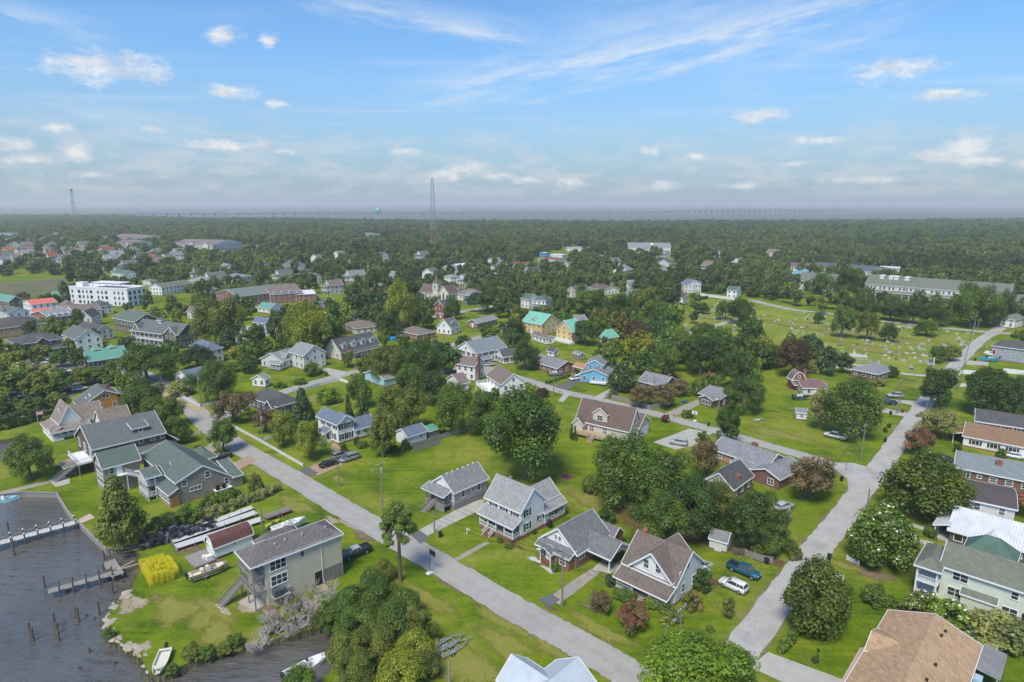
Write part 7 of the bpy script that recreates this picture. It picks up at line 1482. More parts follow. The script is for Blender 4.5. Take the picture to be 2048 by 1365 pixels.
qq = projv(P, 0.0); wood &= ~((qq[:,0] < 420) & (qq[:,1] > 555) & (qq[:,1] < 720) & (RNG.uniform(size=len(P)) < .5))
land_in = inpoly(P, [tuple(p) for p in LAND]); P, R_, Ht = P[wood & land_in], R_[wood & land_in], Ht[wood & land_in]
k = town_ok(P, R_, Ht); P, R_, Ht = P[k], R_[k], Ht[k]
tx = np.array([t[:2] for t in TREES]); tr_ = np.array([t[2] for t in TREES])
nearT = np.array([np.min(np.hypot(tx[:,0]-p[0], tx[:,1]-p[1])-tr_) for p in P[:6000]]) if len(P) else np.array([])
far_ok = np.ones(len(P), bool); far_ok[:len(nearT)] = nearT > 1.5; P, R_, Ht = P[far_ok], R_[far_ok], Ht[far_ok]
q = projv(P, 0.0); vis = (q[:,0] > -60) & (q[:,0] < 2110); P, R_, Ht, q = P[vis], R_[vis], Ht[vis], q[vis]
# marsh and water at the far left stay open
order = np.argsort(P[:,1]); NIND = max(0, 298-sum(1 for o in C.objects if o.get('category') == 'tree'))
tl_ = random.Random(9); pal = ['oak','mid','dark','olive','oak','mid','blue','yel']
for i in order[:NIND]:
    c = tl_.choice(pal); kd = 'broad' if tl_.random() < .8 else ('pine' if tl_.random() < .5 else 'tall')
    plant(kd, 0, 0, 0, 30, tuple(v*tl_.uniform(.85,1.15) for v in COL[c]), where(P[i,0], P[i,1], {'oak':'deep green','mid':'green','dark':'dark green','olive':'olive green','blue':'blue-green','yel':'yellow-green'}[c], {'broad':'spreading','tall':'upright','pine':'pine-like'}[kd]), group='garden trees of the town', world=(Vector((P[i,0], P[i,1], 0)), float(Ht[i]), float(R_[i])), lo=True)
rest = order[NIND:]
# the remaining canopy reads as one wood: instanced crowns on one point object
wc = bpy.data.collections.new('woodland_crowns')
for i in range(6):
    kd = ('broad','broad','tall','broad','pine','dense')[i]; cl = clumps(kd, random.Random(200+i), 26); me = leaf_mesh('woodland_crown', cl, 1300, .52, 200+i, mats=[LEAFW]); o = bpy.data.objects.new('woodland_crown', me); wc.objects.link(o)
me = bpy.data.meshes.new('woodland'); n = len(rest); me.vertices.add(n); co = np.zeros((n,3), np.float32); co[:,:2] = P[rest]; co[:,2] = -.2; me.vertices.foreach_set('co', co.ravel())
a = me.attributes.new('rs', 'FLOAT_VECTOR', 'POINT'); a.data.foreach_set('vector', np.stack([R_[rest]*1.12, R_[rest]*1.12, Ht[rest]], 1).astype(np.float32).ravel())
a = me.attributes.new('rot', 'FLOAT_VECTOR', 'POINT'); rv = np.zeros((n,3), np.float32); rv[:,2] = RNG.uniform(0,6.28,n); a.data.foreach_set('vector', rv.ravel())
wo = obj('woodland', me); tag(wo, 'continuous dark green wood covering the land behind the town', 'woodland', kind='stuff')
ng = bpy.data.node_groups.new('woodland_instances', 'GeometryNodeTree'); ng.interface.new_socket('Geometry', in_out='INPUT', socket_type='NodeSocketGeometry'); ng.interface.new_socket('Geometry', in_out='OUTPUT', socket_type='NodeSocketGeometry')
gi = ng.nodes.new('NodeGroupInput'); go = ng.nodes.new('NodeGroupOutput'); ip = ng.nodes.new('GeometryNodeInstanceOnPoints'); ci = ng.nodes.new('GeometryNodeCollectionInfo'); ci.inputs['Collection'].default_value = wc; ci.inputs['Separate Children'].default_value = True; ci.inputs['Reset Children'].default_value = True
mp = ng.nodes.new('GeometryNodeMeshToPoints'); ng.links.new(gi.outputs[0], mp.inputs[0]); ng.links.new(mp.outputs[0], ip.inputs['Points']); ng.links.new(ci.outputs[0], ip.inputs['Instance']); ip.inputs['Pick Instance'].default_value = True
for nm, sk in (('rs','Scale'),('rot','Rotation')):
    na = ng.nodes.new('GeometryNodeInputNamedAttribute'); na.data_type = 'FLOAT_VECTOR'; na.inputs['Name'].default_value = nm
    ng.links.new(na.outputs[0], ip.inputs[sk])
ng.links.new(ip.outputs[0], go.inputs[0]); md = wo.modifiers.new('instances', 'NODES'); md.node_group = ng
print('trees', NTREE, 'woodland', n)
# ================================================================ vehicles
# front towards +x, wheels on z = 0; profiles as (x, half width, z low, z shoulder)
CARS = {
 'sedan': dict(L=4.7, W=1.82, sh=.92, roof=1.44, body=[(-2.35,.70,.42,.78),(-2.28,.84,.3,.93),(-1.5,.9,.22,.98),(0,.91,.22,.96),(1.2,.9,.22,.93),(2.0,.86,.26,.82),(2.33,.66,.4,.62)], gh=[(-1.95,.66,.98),(-1.15,.6,1.40),(.35,.6,1.42),(1.25,.7,.95)], wx=(-1.4,1.42), wr=.33),
 'suv': dict(L=4.7, W=1.9, sh=1.05, roof=1.72, body=[(-2.33,.78,.45,.95),(-2.28,.88,.32,1.1),(-1.5,.94,.26,1.12),(0,.95,.26,1.1),(1.1,.94,.26,1.06),(2.05,.9,.3,.98),(2.35,.74,.42,.74)], gh=[(-2.25,.78,1.1),(-1.95,.72,1.66),(.25,.72,1.7),(1.15,.8,1.06)], wx=(-1.38,1.42), wr=.37),
 'van': dict(L=5.1, W=1.98, sh=1.05, roof=1.78, body=[(-2.53,.82,.4,.95),(-2.48,.92,.3,1.1),(-1.5,.98,.24,1.1),(0,.99,.24,1.08),(1.3,.98,.24,1.02),(2.2,.92,.28,.86),(2.53,.7,.4,.62)], gh=[(-2.46,.84,1.08),(-2.3,.78,1.72),(.6,.76,1.76),(1.9,.84,.98)], wx=(-1.5,1.55), wr=.34),
 'pickup': dict(L=5.6, W=1.98, sh=1.12, roof=1.82, body=[(-2.8,.9,.55,1.08),(-2.75,.96,.42,1.12),(-1.0,.98,.36,1.12),(0,.98,.36,1.12),(1.3,.97,.36,1.1),(2.4,.94,.4,1.06),(2.8,.84,.5,.84)], gh=[(-.75,.8,1.1),(-.6,.74,1.76),(.85,.74,1.8),(1.55,.84,1.08)], wx=(-1.7,1.85), wr=.4),
}
CP = {}
def oct_ring(x, hw, z0, z1): c = min(.14, (z1-z0)*.3); return [(x,-hw+c,z0),(x,hw-c,z0),(x,hw,z0+c),(x,hw*.985,z1-c*.6),(x,hw-c*.8,z1),(x,-hw+c*.8,z1),(x,-hw*.985,z1-c*.6),(x,-hw,z0+c)]
def wheel_meshes(r):
    t = MB(); n = 14; o = MB()
    prof = [(-.11,r*.62),(-.11,r*.95),(-.08,r),(.08,r),(.11,r*.95),(.11,r*.62)]
    t.loft([[(math.cos(2*math.pi*k/n)*q, y, math.sin(2*math.pi*k/n)*q) for k in range(n)] for y, q in prof], cap=False)
    o.loft([[(math.cos(2*math.pi*k/n)*q, y, math.sin(2*math.pi*k/n)*q) for k in range(n)] for y, q in [(-.09,r*.64),(-.1,r*.25),(.1,r*.25),(.09,r*.64)]])
    return t.mesh('tyre', TYRE, True), o.mesh('rim', CHROME)
for kd, q in CARS.items():
    mb = MB(); mb.loft([oct_ring(*s) for s in q['body']]); hw = q['W']/2
    body = mb.mesh('body', PAINT, True)
    gh = q['gh']; mb = MB(); rings = []
    (xr, wb, zb), (xrt, wt, zt1), (xft, wt2, zt2), (xf, wf, zf) = gh
    # glasshouse: lower ring and upper ring
    low = [(xr,-wb,zb-.03),(xf,-wf,zf-.03),(xf,wf,zf-.03),(xr,wb,zb-.03)]; up = [(xrt,-wt,zt1),(xft,-wt2,zt2),(xft,wt2,zt2),(xrt,wt,zt1)]
    gl = MB().loft([low, up]).mesh('windows', GLASS)
    rb = MB(); e = .05; rb.loft([[(xrt-.1,-wt-.02,zt1-.02),(xft+.08,-wt2-.02,zt2-.02),(xft+.08,wt2+.02,zt2-.02),(xrt-.1,wt+.02,zt1-.02)], [(xrt,-wt+.12,zt1+.06),(xft,-wt2+.12,zt2+.05),(xft,wt2-.12,zt2+.05),(xrt,wt-.12,zt1+.06)]])
    for a, b in zip(low, up): rb.bar(a, b, .1, .07)
    for sg in (-1, 1):
        xm = (xrt+xft)/2-.05; rb.bar((xm, sg*(wb+.02), zb), (xm, sg*(wt+.01), zt1), .1, .04)
        if kd in ('suv','van'): rb.bar((xrt+.5, sg*(wb+.015), zb), (xrt+.55, sg*(wt+.01), zt1), .1, .04)
    roofm = rb.mesh('roof', PAINT, True); tm, rm = wheel_meshes(q['wr'])
    extra = []
    fx = q['body'][-1][0]; fz = q['body'][-1][3]; rx = q['body'][0][0]
    head = MB().box(-.06,.06,-.2,.2,-.08,.08).mesh('headlight', HEADL); tail = MB().box(-.05,.05,-.12,.12,-.15,.15).mesh('tail_light', TAIL)
    bump_ = MB().box(rx-.03,rx+.1,-hw*.8,hw*.8,.35,.55).box(fx-.1,fx+.03,-hw*.72,hw*.72,.35,.52).mesh('bumper', BLACK)
    mir = MB().box(-.07,.07,-.1,.1,-.07,.07).mesh('mirror', PAINT)
    bed = None
    if kd == 'pickup':
        bed = MB().box(-2.68,-.85,-.78,.78,1.06,1.135).mesh('bed_floor', BLACK); br_ = MB().box(-2.74,-.78,-.97,-.8,1.1,1.28).box(-2.74,-.78,.8,.97,1.1,1.28).box(-2.8,-2.7,-.97,.97,1.1,1.28).mesh('bed_sides', PAINT)
    CP[kd] = (q, body, gl, roofm, tm, rm, head, tail, bump_, mir, bed, br_ if bed else None, hw, fx, fz, rx)
def car(kd, loc, hd, col, label, name=None, group=None, simple=False, roofcol=None):
    q, body, gl, roofm, tm, rm, head, tail, bump_, mir, bed, br_, hw, fx, fz, rx = CP[kd]
    p = loc if isinstance(loc, Vector) else at(*loc); r = thing(name or {'sedan':'sedan','suv':'sport_utility_vehicle','van':'minivan','pickup':'pickup_truck'}[kd], label, {'pickup':'pickup truck','van':'van'}.get(kd, 'car'), (p.x, p.y, .04), rad(hd), group)
    b = obj('body', body, r); b.color = (*col, 1); ro = obj('roof', roofm, r); ro.color = (*(roofcol or col), 1); obj('windows', gl, r)
    for x in q['wx']:
        for sg in (-1, 1):
            t = obj('wheel', tm, r, (x, sg*(hw-.1), q['wr'])); obj('rim', rm, t)
    if simple: 
        if bed: obj('bed_floor', bed, r); o = obj('bed_sides', br_, r); o.color = (*col, 1)
        return r
    for sg in (-1, 1):
        obj('headlight', head, r, (fx-.1, sg*(hw-.42), fz-.02), sg*.5); obj('tail_light', tail, r, (rx+.03, sg*(hw-.22), .85)); o = obj('mirror', mir, r, (q['gh'][3][0]-.25, sg*(hw+.06), q['sh']+.08)); o.color = (*col, 1)
    obj('bumper', bump_, r)
    if bed: obj('bed_floor', bed, r); o = obj('bed_sides', br_, r); o.color = (*col, 1)
    return r
BK, WH, SV, TN, GG, NB_, TL_, RD = (.012,.012,.015), (.72,.73,.74), (.42,.43,.45), (.2,.19,.17), (.24,.27,.25), (.02,.035,.1), (.015,.1,.17), (.3,.02,.02)
car('pickup', (712,1112), -137, BK, 'black pickup with pale hood beside the stilted beige house', roofcol=(.45,.47,.5))
car('suv', (1466,1178), 134, WH, 'white sport utility vehicle on the side lawn of the farmhouse')
car('pickup', (1487,1148), -46, TL_, 'metallic blue pickup beside the white vehicle and old fence')
car('suv', (1568,1019), 30, SV, 'grey vehicle parked in the shade beside the lane')
car('sedan', (658,932), 45, BK, 'black sedan with red tail light on the paved drive')
car('suv', (681,916), 45, TN, 'dark tan vehicle seen from behind on the drive')
car('van', (699,921), -136, GG, 'grey-green minivan nose towards the road')
car('suv', (444,918), -136, BK, 'black vehicle parked beside the green-roofed garage')
car('suv', (1357,890), 152, SV, 'silver vehicle on the pale concrete drive')
car('pickup', (1670,877), 136, WH, 'white crew-cab pickup on the lawn under the large tree')
car('suv', (1790,795), 172, SV, 'silver vehicle on the drive near the silvery palm clump')
car('pickup', (1772,809), 168, NB_, 'dark blue pickup on the second drive near the lane')
car('van', (1152,760), -150, WH, 'white minivan by the sky-blue house')
car('sedan', (979,732), 20, SV, 'pale sedan beside the taupe-roofed house')
car('suv', (1893,926), -58, NB_, 'dark blue vehicle on the cracked drive by the brick house')
car('sedan', (1867,918), -60, WH, 'white sedan beside the dark blue vehicle')
car('sedan', (2030,917), -30, WH, 'white sedan at the right edge below the white ranch wall')
pk = random.Random(12); palc = [WH, WH, SV, SV, BK, BK, NB_, TN, RD, (.05,.06,.07)]
def lot(pts, hd, label, group):
    for x, y in pts: car(pk.choice(('sedan','suv','sedan','suv','van','pickup')), (x, y), hd+pk.uniform(-5,5)+pk.choice((0,180)), pk.choice(palc), label, group=group, simple=True)
lot([(x, 752-x*.05+pk.uniform(-2,2)) for x in (8,24,40,58,76,94,112,130)], 40, 'car in the oak-shaded lot on the left, upper row', 'upper row of the left lot')
lot([(x, 800-x*.12) for x in (6,30,55,80,105,132,160)], 40, 'car in the oak-shaded lot on the left, lower row', 'lower row of the left lot')
lot([(78,728),(98,727),(118,725),(133,722)], 50, 'car nosed in beside the dark shingled shop', 'cars by the dark shop')
lot([(448,672),(466,672),(480,674),(497,675),(505,668)], 35, 'car in the small lot right of the hotel', 'cars right of the hotel')
lot([(642,622),(655,632),(652,640),(665,636),(700,634),(715,632),(730,630),(745,629),(640,608),(660,602),(600,612),(575,616)], 38, 'car in the parking lot before the church', 'cars in the church lot')
lot([(838,606),(850,604),(858,600),(832,612)], 30, 'car at the kerb beside the church', 'cars beside the church')
lot([(450+i*7, 504-i*.9) for i in range(9)], 40, 'tiny car in the far school lot', 'far school lot')
lot([(1886,551),(1898,550),(1912,553),(1925,550),(1938,549),(1880,546),(1905,545),(1950,551)], 40, 'car in the lot behind the long tan block', 'cars behind the long block')
lot([(160,757),(163,838),(45,838)], 40, 'white car glimpsed between the oaks on the left', 'cars between left oaks')
# ================================================================ boats and trailers
HULLW = plain('white_gelcoat', (.74,.75,.75), .25, .05, .8, 0, .5); HULLB = plain('blue_gelcoat', (.04,.3,.42), .25, .08); HULLT = plain('tan_gelcoat', (.38,.31,.21), .4, .12); DECKC = plain('cream_deck', (.66,.62,.52), .6, .1)
def hull(mb, L, W_, H, z0, keel=.35, mi=0, blunt=.0, n=9):
    """open hull with gunwale and cockpit sole; bow +x"""
    rings = []; 
    for i in range(n):
        t = i/(n-1); x = -L/2+L*t; f = 1-max(0, (t-.55)/.45)**2.2*(1-blunt); hw = W_/2*(.92+.08*math.sin(t*3))*max(f, .03); sh = H*(1+.35*max(0, t-.5)); kz = keel*(max(0, t-.6)/.4)**2
        rings.append([(x,-hw,z0+sh),(x,-hw*.86,z0+kz+.18*H),(x,0,z0+kz),(x,hw*.86,z0+kz+.18*H),(x,hw,z0+sh),(x,hw*.84,z0+sh-.02),(x,hw*.78,z0+max(kz+.2*H,.42*H)),(x,-hw*.78,z0+max(kz+.2*H,.42*H)),(x,-hw*.84,z0+sh-.02)])
    return mb.loft(rings, mi)
def boat(name, label, loc, hd, L=6.5, W_=2.2, H=.95, z0=0.1, hm=None, console=True, ttop=False, motor=True, trailer=True, bow_deck=.22, blunt=.0, cat='boat', cover=None):
    p = loc if isinstance(loc, Vector) else at(*loc); r = thing(name, label, cat, (p.x, p.y, p.z), rad(hd)); hm = hm or HULLW; zt0 = .62 if trailer else z0
    hull(MB(), L, W_, H, zt0, blunt=blunt).build('hull', hm, r, smooth=False)
    MB().box(-L*.45,L*.2,-W_*.36,W_*.36,zt0+H*.43,zt0+H*.46).build('cockpit_sole', DECKC, r)
    bd = MB(); x0 = L*.5-L*bow_deck*1.3; bd.add([(x0,-W_*.40,zt0+H*1.06),(L*.40,-W_*(.1+.25*blunt),zt0+H*1.22),(L*.40,W_*(.1+.25*blunt),zt0+H*1.22),(x0,W_*.40,zt0+H*1.06)], [(0,1,2,3)]); bd.box(-L*.5+.05,-L*.42,-W_*.43,W_*.43,zt0+H*.8,zt0+H*.97); bd.build('foredeck', DECKC if hm is HULLT else hm, r)
    if console:
        c = MB(); c.box(-.35,.35,-.38,.38,zt0+H*.45,zt0+H*.45+1.0).box(-1.25,-.75,-.45,.45,zt0+H*.45,zt0+H*.45+.8); c.build('console', SLAT if hm is not HULLT else DECKC, r); MB().add([(.1,-.36,zt0+H*.45+1.0),(.1,.36,zt0+H*.45+1.0),(.32,.3,zt0+H*.45+1.35),(.32,-.3,zt0+H*.45+1.35)], [(0,1,2,3)]).build('windscreen', GLASS, r)
    if ttop:
        t = MB()
        for x in (-.9,.6):
            for y in (-.6,.6): t.bar((x,y,zt0+H*.5), (x,y*.9,zt0+H*.5+1.9), .05)
        t.build('top_frame', STEEL, r); MB().box(-1.3,.9,-.85,.85,zt0+H*.5+1.9,zt0+H*.5+2.0).build('hardtop', HULLW, r)
    if motor:
        m = MB(); m.loft([[(-L/2-.55,-.2,zt0+H*1.0),(-L/2-.08,-.24,zt0+H*1.0),(-L/2-.08,.24,zt0+H*1.0),(-L/2-.55,.2,zt0+H*1.0)],[(-L/2-.5,-.17,zt0+H*1.0+.55),(-L/2-.1,-.2,zt0+H*1.0+.5),(-L/2-.1,.2,zt0+H*1.0+.5),(-L/2-.5,.17,zt0+H*1.0+.55)]]); m.box(-L/2-.36,-L/2-.16,-.1,.1,zt0-.1,zt0+H); m.build('outboard_motor', BLACK, r)
    if trailer: trailer_parts(r, L)
    return r
def trailer_parts(r, L, rack=False):
    mb = MB(); a = L*.5
    for sg in (-1, 1):
        mb.bar((-a*.85, sg*.75, .5), (a*.45, sg*.75, .5), .1, .12); mb.bar((a*.45, sg*.75, .5), (a*1.0, 0, .5), .1, .12)
    for x in (-.8,-.3,.3): mb.bar((a*x,-.75,.5), (a*x,.75,.5), .08)
    mb.bar((a*.95,0,.5), (a*1.32,0,.5), .1, .12); mb.bar((a*1.05,0,.5), (a*1.05,0,1.0), .08)
    for sg in (-1, 1): mb.bar((-a*.7, sg*.5, .62), (a*.2, sg*.5, .62), .12, .06)
    mb.build('trailer_frame', STEEL, r); t, rm = wheel_meshes(.3)
    for sg in (-1, 1):
        o = obj('wheel', t, r, (-a*.25, sg*.98, .3)); obj('rim', rm, o); MB().box(-a*.25-.42,-a*.25+.42,sg*.98-.12,sg*.98+.12,.62,.66).build('mudguard', STEEL, r)
boat('centre_console_boat', 'white open boat with bow rail on a trailer behind the beige house', (578,1062), 44, 7.0, 2.2, 1.0)
boat('tan_skiff', 'tan flat-bowed skiff on a trailer beside the yellow crab pots', (418,1152), 40, 6.2, 1.9, .75, hm=HULLT, blunt=.45)
boat('moored_skiff', 'white skiff with console and orange bag moored in the canal', at(612,1338,WATERZ), 42, 6.0, 2.0, .85, z0=-.2, trailer=False, blunt=.5)
boat('beached_skiff', 'old cream work skiff pulled up at the canal mouth', at(324,1330,.02), -75, 5.0, 1.8, .7, z0=.1, trailer=False, console=False, blunt=.55, hm=DECKC)
boat('blue_trailer_boat', 'blue and white centre console boat with hardtop on the lawn by the lane', (1977,724), 170, 7.0, 2.4, 1.1, hm=HULLB, ttop=True)
boat('garden_boat', 'white boat on a trailer beside the dormered cape', (660,713), -30, 6.0, 2.0, .9)
boat('pontoon_trailer_boat', 'grey boat on a trailer in front of the brick rancher', (1112,752), 10, 5.5, 2.1, .8, hm=plain('grey_gelcoat', (.3,.32,.34), .3))
boat('drive_boat', 'white boat parked at the swept-roof house', (913,720), -20, 5.5, 2.0, .9)
boat('green_garden_boat', 'dark green boat on a trailer beyond the tiny shed', (1602,800), 5, 5.5, 2.0, .8, hm=plain('green_gelcoat', (.03,.08,.06), .3))
boat('docked_boat', 'pale blue boat tied up at the left edge of the basin', at(8,1003,WATERZ), 15, 6.0, 2.1, .9, z0=-.2, trailer=False, hm=plain('pale_blue_gelcoat', (.3,.55,.62), .3))
boat('upturned_boat', 'small aluminium boat lying on the lawn near the tiny white shed', (1517,842), 20, 3.2, 1.2, .45, z0=0, trailer=False, console=False, motor=False, hm=plain('aluminium', (.5,.53,.55), .35, .1, 2, .5))
for i, (x, y, hd, L, lb) in enumerate([(905,1302,42,5.4,'large empty galvanised boat trailer on the lower lawn'),(900,1290,44,4.2,'smaller empty boat trailer behind the large one')]):
    p = at(x, y); r = thing('boat_trailer', lb, 'trailer', (p.x, p.y, 0), rad(hd)); trailer_parts(r, L); MB().bar((-L*.42,-.75,.5),(-L*.42,-.75,1.5),.06).bar((-L*.42,.75,.5),(-L*.42,.75,1.5),.06).build('guide_post', WHITE, r)
p = at(556,1032); r = thing('utility_trailer', 'rusty red flat trailer loaded with weathered boards by the hedge', 'trailer', (p.x, p.y, 0), rad(44))
MB().box(-2.6,2.6,-.95,.95,.5,.68).build('chassis', plain('rusty_red_paint', (.24,.06,.035)), r)
for i in range(7): MB().box(-2.7,2.5,-.9+i*.26,-.68+i*.26,.7,.78+.06*(i % 3)).build('board', OLDWOOD, r)
mb = MB(); [mb.bar((x,y,.7),(x,y,1.5),.05) for x in (-2.2,0,2.2) for y in (-.9,.9)]; mb.bar((-2.2,-.9,1.5),(2.2,-.9,1.5),.05).bar((-2.2,.9,1.5),(2.2,.9,1.5),.05); mb.build('rack', STEEL, r); t_, rm_ = wheel_meshes(.32)
for x in (-.4,.4):
    for sg in (-1,1): o = obj('wheel', t_, r, (x, sg*1.08, .32)); obj('rim', rm_, o)
# ================================================================ waterfront
def pier(name, label, a, b, w_, z, mat, pile_h=1.0, npile=5, cat='pier', step=.34, rope=False):
    A, B = at(*a, z), at(*b, z); d = B-A; L = d.length; an = math.atan2(d.y, d.x); r = thing(name, label, cat, (A.x, A.y, 0), an)
    n = int(L/step); pm = MB().box(.012,step-.012,-w_/2,w_/2,0,.05).mesh('plank', mat); rr = random.Random(4)
    for i in range(n): o = obj('plank', pm, r, (i*step, rr.uniform(-.04,.04), z-.05+rr.uniform(0,.012)))
    for s in (-1, 1): MB().box(0, L, s*w_*.36-.06, s*w_*.36+.06, z-.26, z-.055).build('stringer', OLDWOOD, r)
    pl = MB().tube([(0,0,-3),(0,0,z+pile_h)], .13, 8).mesh('pile', plain('piling_timber', (.12,.1,.085), .9, .3, 3)); cp_ = MB().tube([(0,0,z+pile_h),(0,0,z+pile_h+.18)], [.16,.03], 8).mesh('cap', WHITE)
    for i in range(npile):
        for s in (-1, 1):
            o = obj('pile', pl, r, (L*(i+.15)/npile, s*(w_/2+.12), 0)); obj('cap', cp_, o) if rope else None
    if rope:
        for s in (-1, 1):
            for i in range(npile-1):
                x0, x1 = L*(i+.15)/npile, L*(i+1.15)/npile; MB().tube([(x0+(x1-x0)*t, s*(w_/2+.12), z+pile_h-.1-.35*math.sin(math.pi*t)) for t in np.linspace(0,1,7)], .03, 5).build('rope', plain('rope', (.4,.36,.3)), r)
    return r
pier('roped_pier', 'white-planked pier with roped piles crossing the basin', (154,1044), (-30,1094), 1.9, .35, plain('bleached_planks', (.55,.54,.52), .85, .15, 3), 1.0, 7, rope=True)
pier('short_pier', 'weathered short pier reaching into the harbour', (228,1146), (95,1184), 1.5, .25, OLDWOOD, .9, 5)
pier('pier_head', 'broken cross-piece at the landward end of the short pier', (218,1122), (236,1152), 1.9, .3, OLDWOOD, .3, 2, cat='pier')
for i, (a, b) in enumerate((((214,1150),(268,1122)),((222,1144),(277,1128)),((232,1100),(282,1092)),((240,1106),(278,1098)),((236,1094),(270,1088)))):
    A, B = at(*a, .35), at(*b, .35); tag(MB().bar((0,0,0), B-A, .28, .1).build('loose_plank', NEWWOOD if i < 2 else OLDWOOD, None, A), 'loose plank laid between shore and pier', 'plank', 'loose planks at the shore')
PIL = plain('piling_timber', (.12,.1,.085), .9, .3, 3)
for i, (x, yb, yt) in enumerate([(29,1112,1078),(90,1176,1152),(18,1072,1045),(62,1275,1245),(68,1282,1254),(110,1255,1226),(115,1268,1246),(119,1282,1262),(152,1232,1214),(158,1244,1215),(199,1230,1202),(172,1232,1228),(189,1238,1234),(127,1250,1248),(226,1188,1165),(248,1182,1176),(246,1166,1160),(232,1215,1202),(179,1305,1296),(158,1338,1334),(228,1330,1322),(209,1120,1102),(220,1155,1138)]):
    p = at(x, yb, WATERZ); h = max(.25, zt((x, yb), (x, yt), WATERZ)-WATERZ); rr = random.Random(i)
    o = MB().tube([(0,0,-2),(rr.uniform(-.06,.06),rr.uniform(-.06,.06),h)], [.19,.16], 8).build('piling', PIL, None, p); tag(o, 'dark weathered timber piling standing in the harbour water', 'piling', 'harbour pilings')
# bulkhead of boards along the basin
def bulkhead(label, px):
    r = None; pts = [at(*p) for p in px]; r = thing('bulkhead', label, 'sea wall', (pts[0].x, pts[0].y, 0)); o0 = pts[0]
    bm_ = MB().box(0,.42,-.09,.0,-1.6,.18).mesh('board', OLDWOOD)
    for a, b in zip(pts, pts[1:]):
        d = b-a; an = math.atan2(d.y, d.x); n = int(d.length/.46); MB().bar((a-o0)+Vector((0,0,.24)), (b-o0)+Vector((0,0,.24)), .4, .1).build('cap_rail', OLDWOOD, r)
        for i in range(n): obj('board', bm_, r, (a-o0)+d*(i/n), an)
bulkhead('timber bulkhead with flat cap around the upper basin', [(-20,993),(47,986),(113,988),(133,1021),(150,1043),(161,1050),(213,1101),(241,1095)])
# rocks along the shore
rk = random.Random(2); RM = []
for s in range(4):
    mb = MB(); rings = []
    for z, q in ((0,.75),(.25,1.0),(.55,.7),(.68,.3)): rings.append([(math.cos(t)*q*rk.uniform(.75,1.15), math.sin(t)*q*rk.uniform(.55,1.0), z) for t in np.linspace(0,6.28,8)[:-1]])
    RM.append(mb.loft(rings).mesh('rock', plain('shore_rock', (.4,.35,.28), .9, .25, 2)))
for i in range(46):
    t = rk.random(); seg = rk.choice([((262,1186),(236,1206)),((236,1206),(216,1232)),((216,1236),(222,1270)),((225,1272),(282,1306)),((282,1308),(296,1345)),((225,1278),(268,1300))]); x = seg[0][0]+(seg[1][0]-seg[0][0])*t+rk.uniform(-5,9); y = seg[0][1]+(seg[1][1]-seg[0][1])*t+rk.uniform(-3,3)
    o = obj('rock', RM[i % 4], None, at(x, y, -.35), rk.uniform(0,6)); s = rk.uniform(.35,.9); o.scale = (s*1.3, s, s*.8); tag(o, 'pale rubble stone along the harbour shore', 'rock', 'shore rocks')
for i in range(12):
    x, y = 428+i % 3*5+i*1.4, 1212+i*1.6; o = obj('stepping_stone', RM[i % 4], None, at(x+6, y, -.12), i); o.scale = (.5,.4,.25); tag(o, 'flat stone in the path below the outside stair', 'stone', 'stones below the stair')
# marsh grass on the natural banks
bl = MB(); rg = random.Random(21); ban = BASIN[9:-6]
for a, b in list(zip(ban, ban[1:]))+list(zip(POND, POND[1:])):
    L = math.dist(a, b)
    for k in range(int(L*26)):
        t = rg.random(); x, y = a[0]+(b[0]-a[0])*t+rg.gauss(0,.45), a[1]+(b[1]-a[1])*t+rg.gauss(0,.45); h = rg.uniform(.3,.95); an = rg.uniform(0,6.3); w_ = rg.uniform(.03,.07); lx, ly = rg.uniform(-.3,.3), rg.uniform(-.3,.3)
        bl.add([(x-math.cos(an)*w_, y-math.sin(an)*w_, -.7), (x+math.cos(an)*w_, y+math.sin(an)*w_, -.7), (x+lx, y+ly, h-.35)], [(0,1,2)])
tag(bl.build('marsh_grass', plain('marsh_blades', (.19,.2,.06), .9, .35, 1.2)), 'ragged marsh grass fringing the harbour and canal banks', 'marsh grass', kind='stuff')
# crab pots: wire cages
def pot_mesh(name, col, w_=.018):
    mb = MB(); s = .62; h = .5
    for z in (0, h*.33, h*.66, h):
        for i in range(2): mb.bar((-s/2,-s/2+s*i,z),(s/2,-s/2+s*i,z),w_); mb.bar((-s/2+s*i,-s/2,z),(-s/2+s*i,s/2,z),w_)
    for i in range(6):
        t = -s/2+s*i/5
        for q in (-s/2, s/2): mb.bar((t,q,0),(t,q,h),w_*.8); mb.bar((q,t,0),(q,t,h),w_*.8)
        mb.bar((t,-s/2,h),(t,s/2,h),w_*.8); mb.bar((-s/2,t,h),(s/2,t,h),w_*.8)
    mb.box(-s*.42,s*.42,-s*.02,s*.02,h*.45,h*.5); return mb.mesh(name, plain(name+'_wire', col, .5, .15, 3))
YP = pot_mesh('yellow_crab_pot', (.75,.66,.02)); DP = pot_mesh('dark_crab_pot', (.03,.033,.05), .045); GP = pot_mesh('grey_crab_pot', (.2,.2,.23), .035)
A_, B_, D_ = at(300,1176), at(362,1158), at(279,1142); U = (B_-A_); V = (D_-A_); nu, nv = max(4, int(U.length/.76)), max(4, int(V.length/.76)); ang = math.atan2(U.y, U.x); cnt = 0
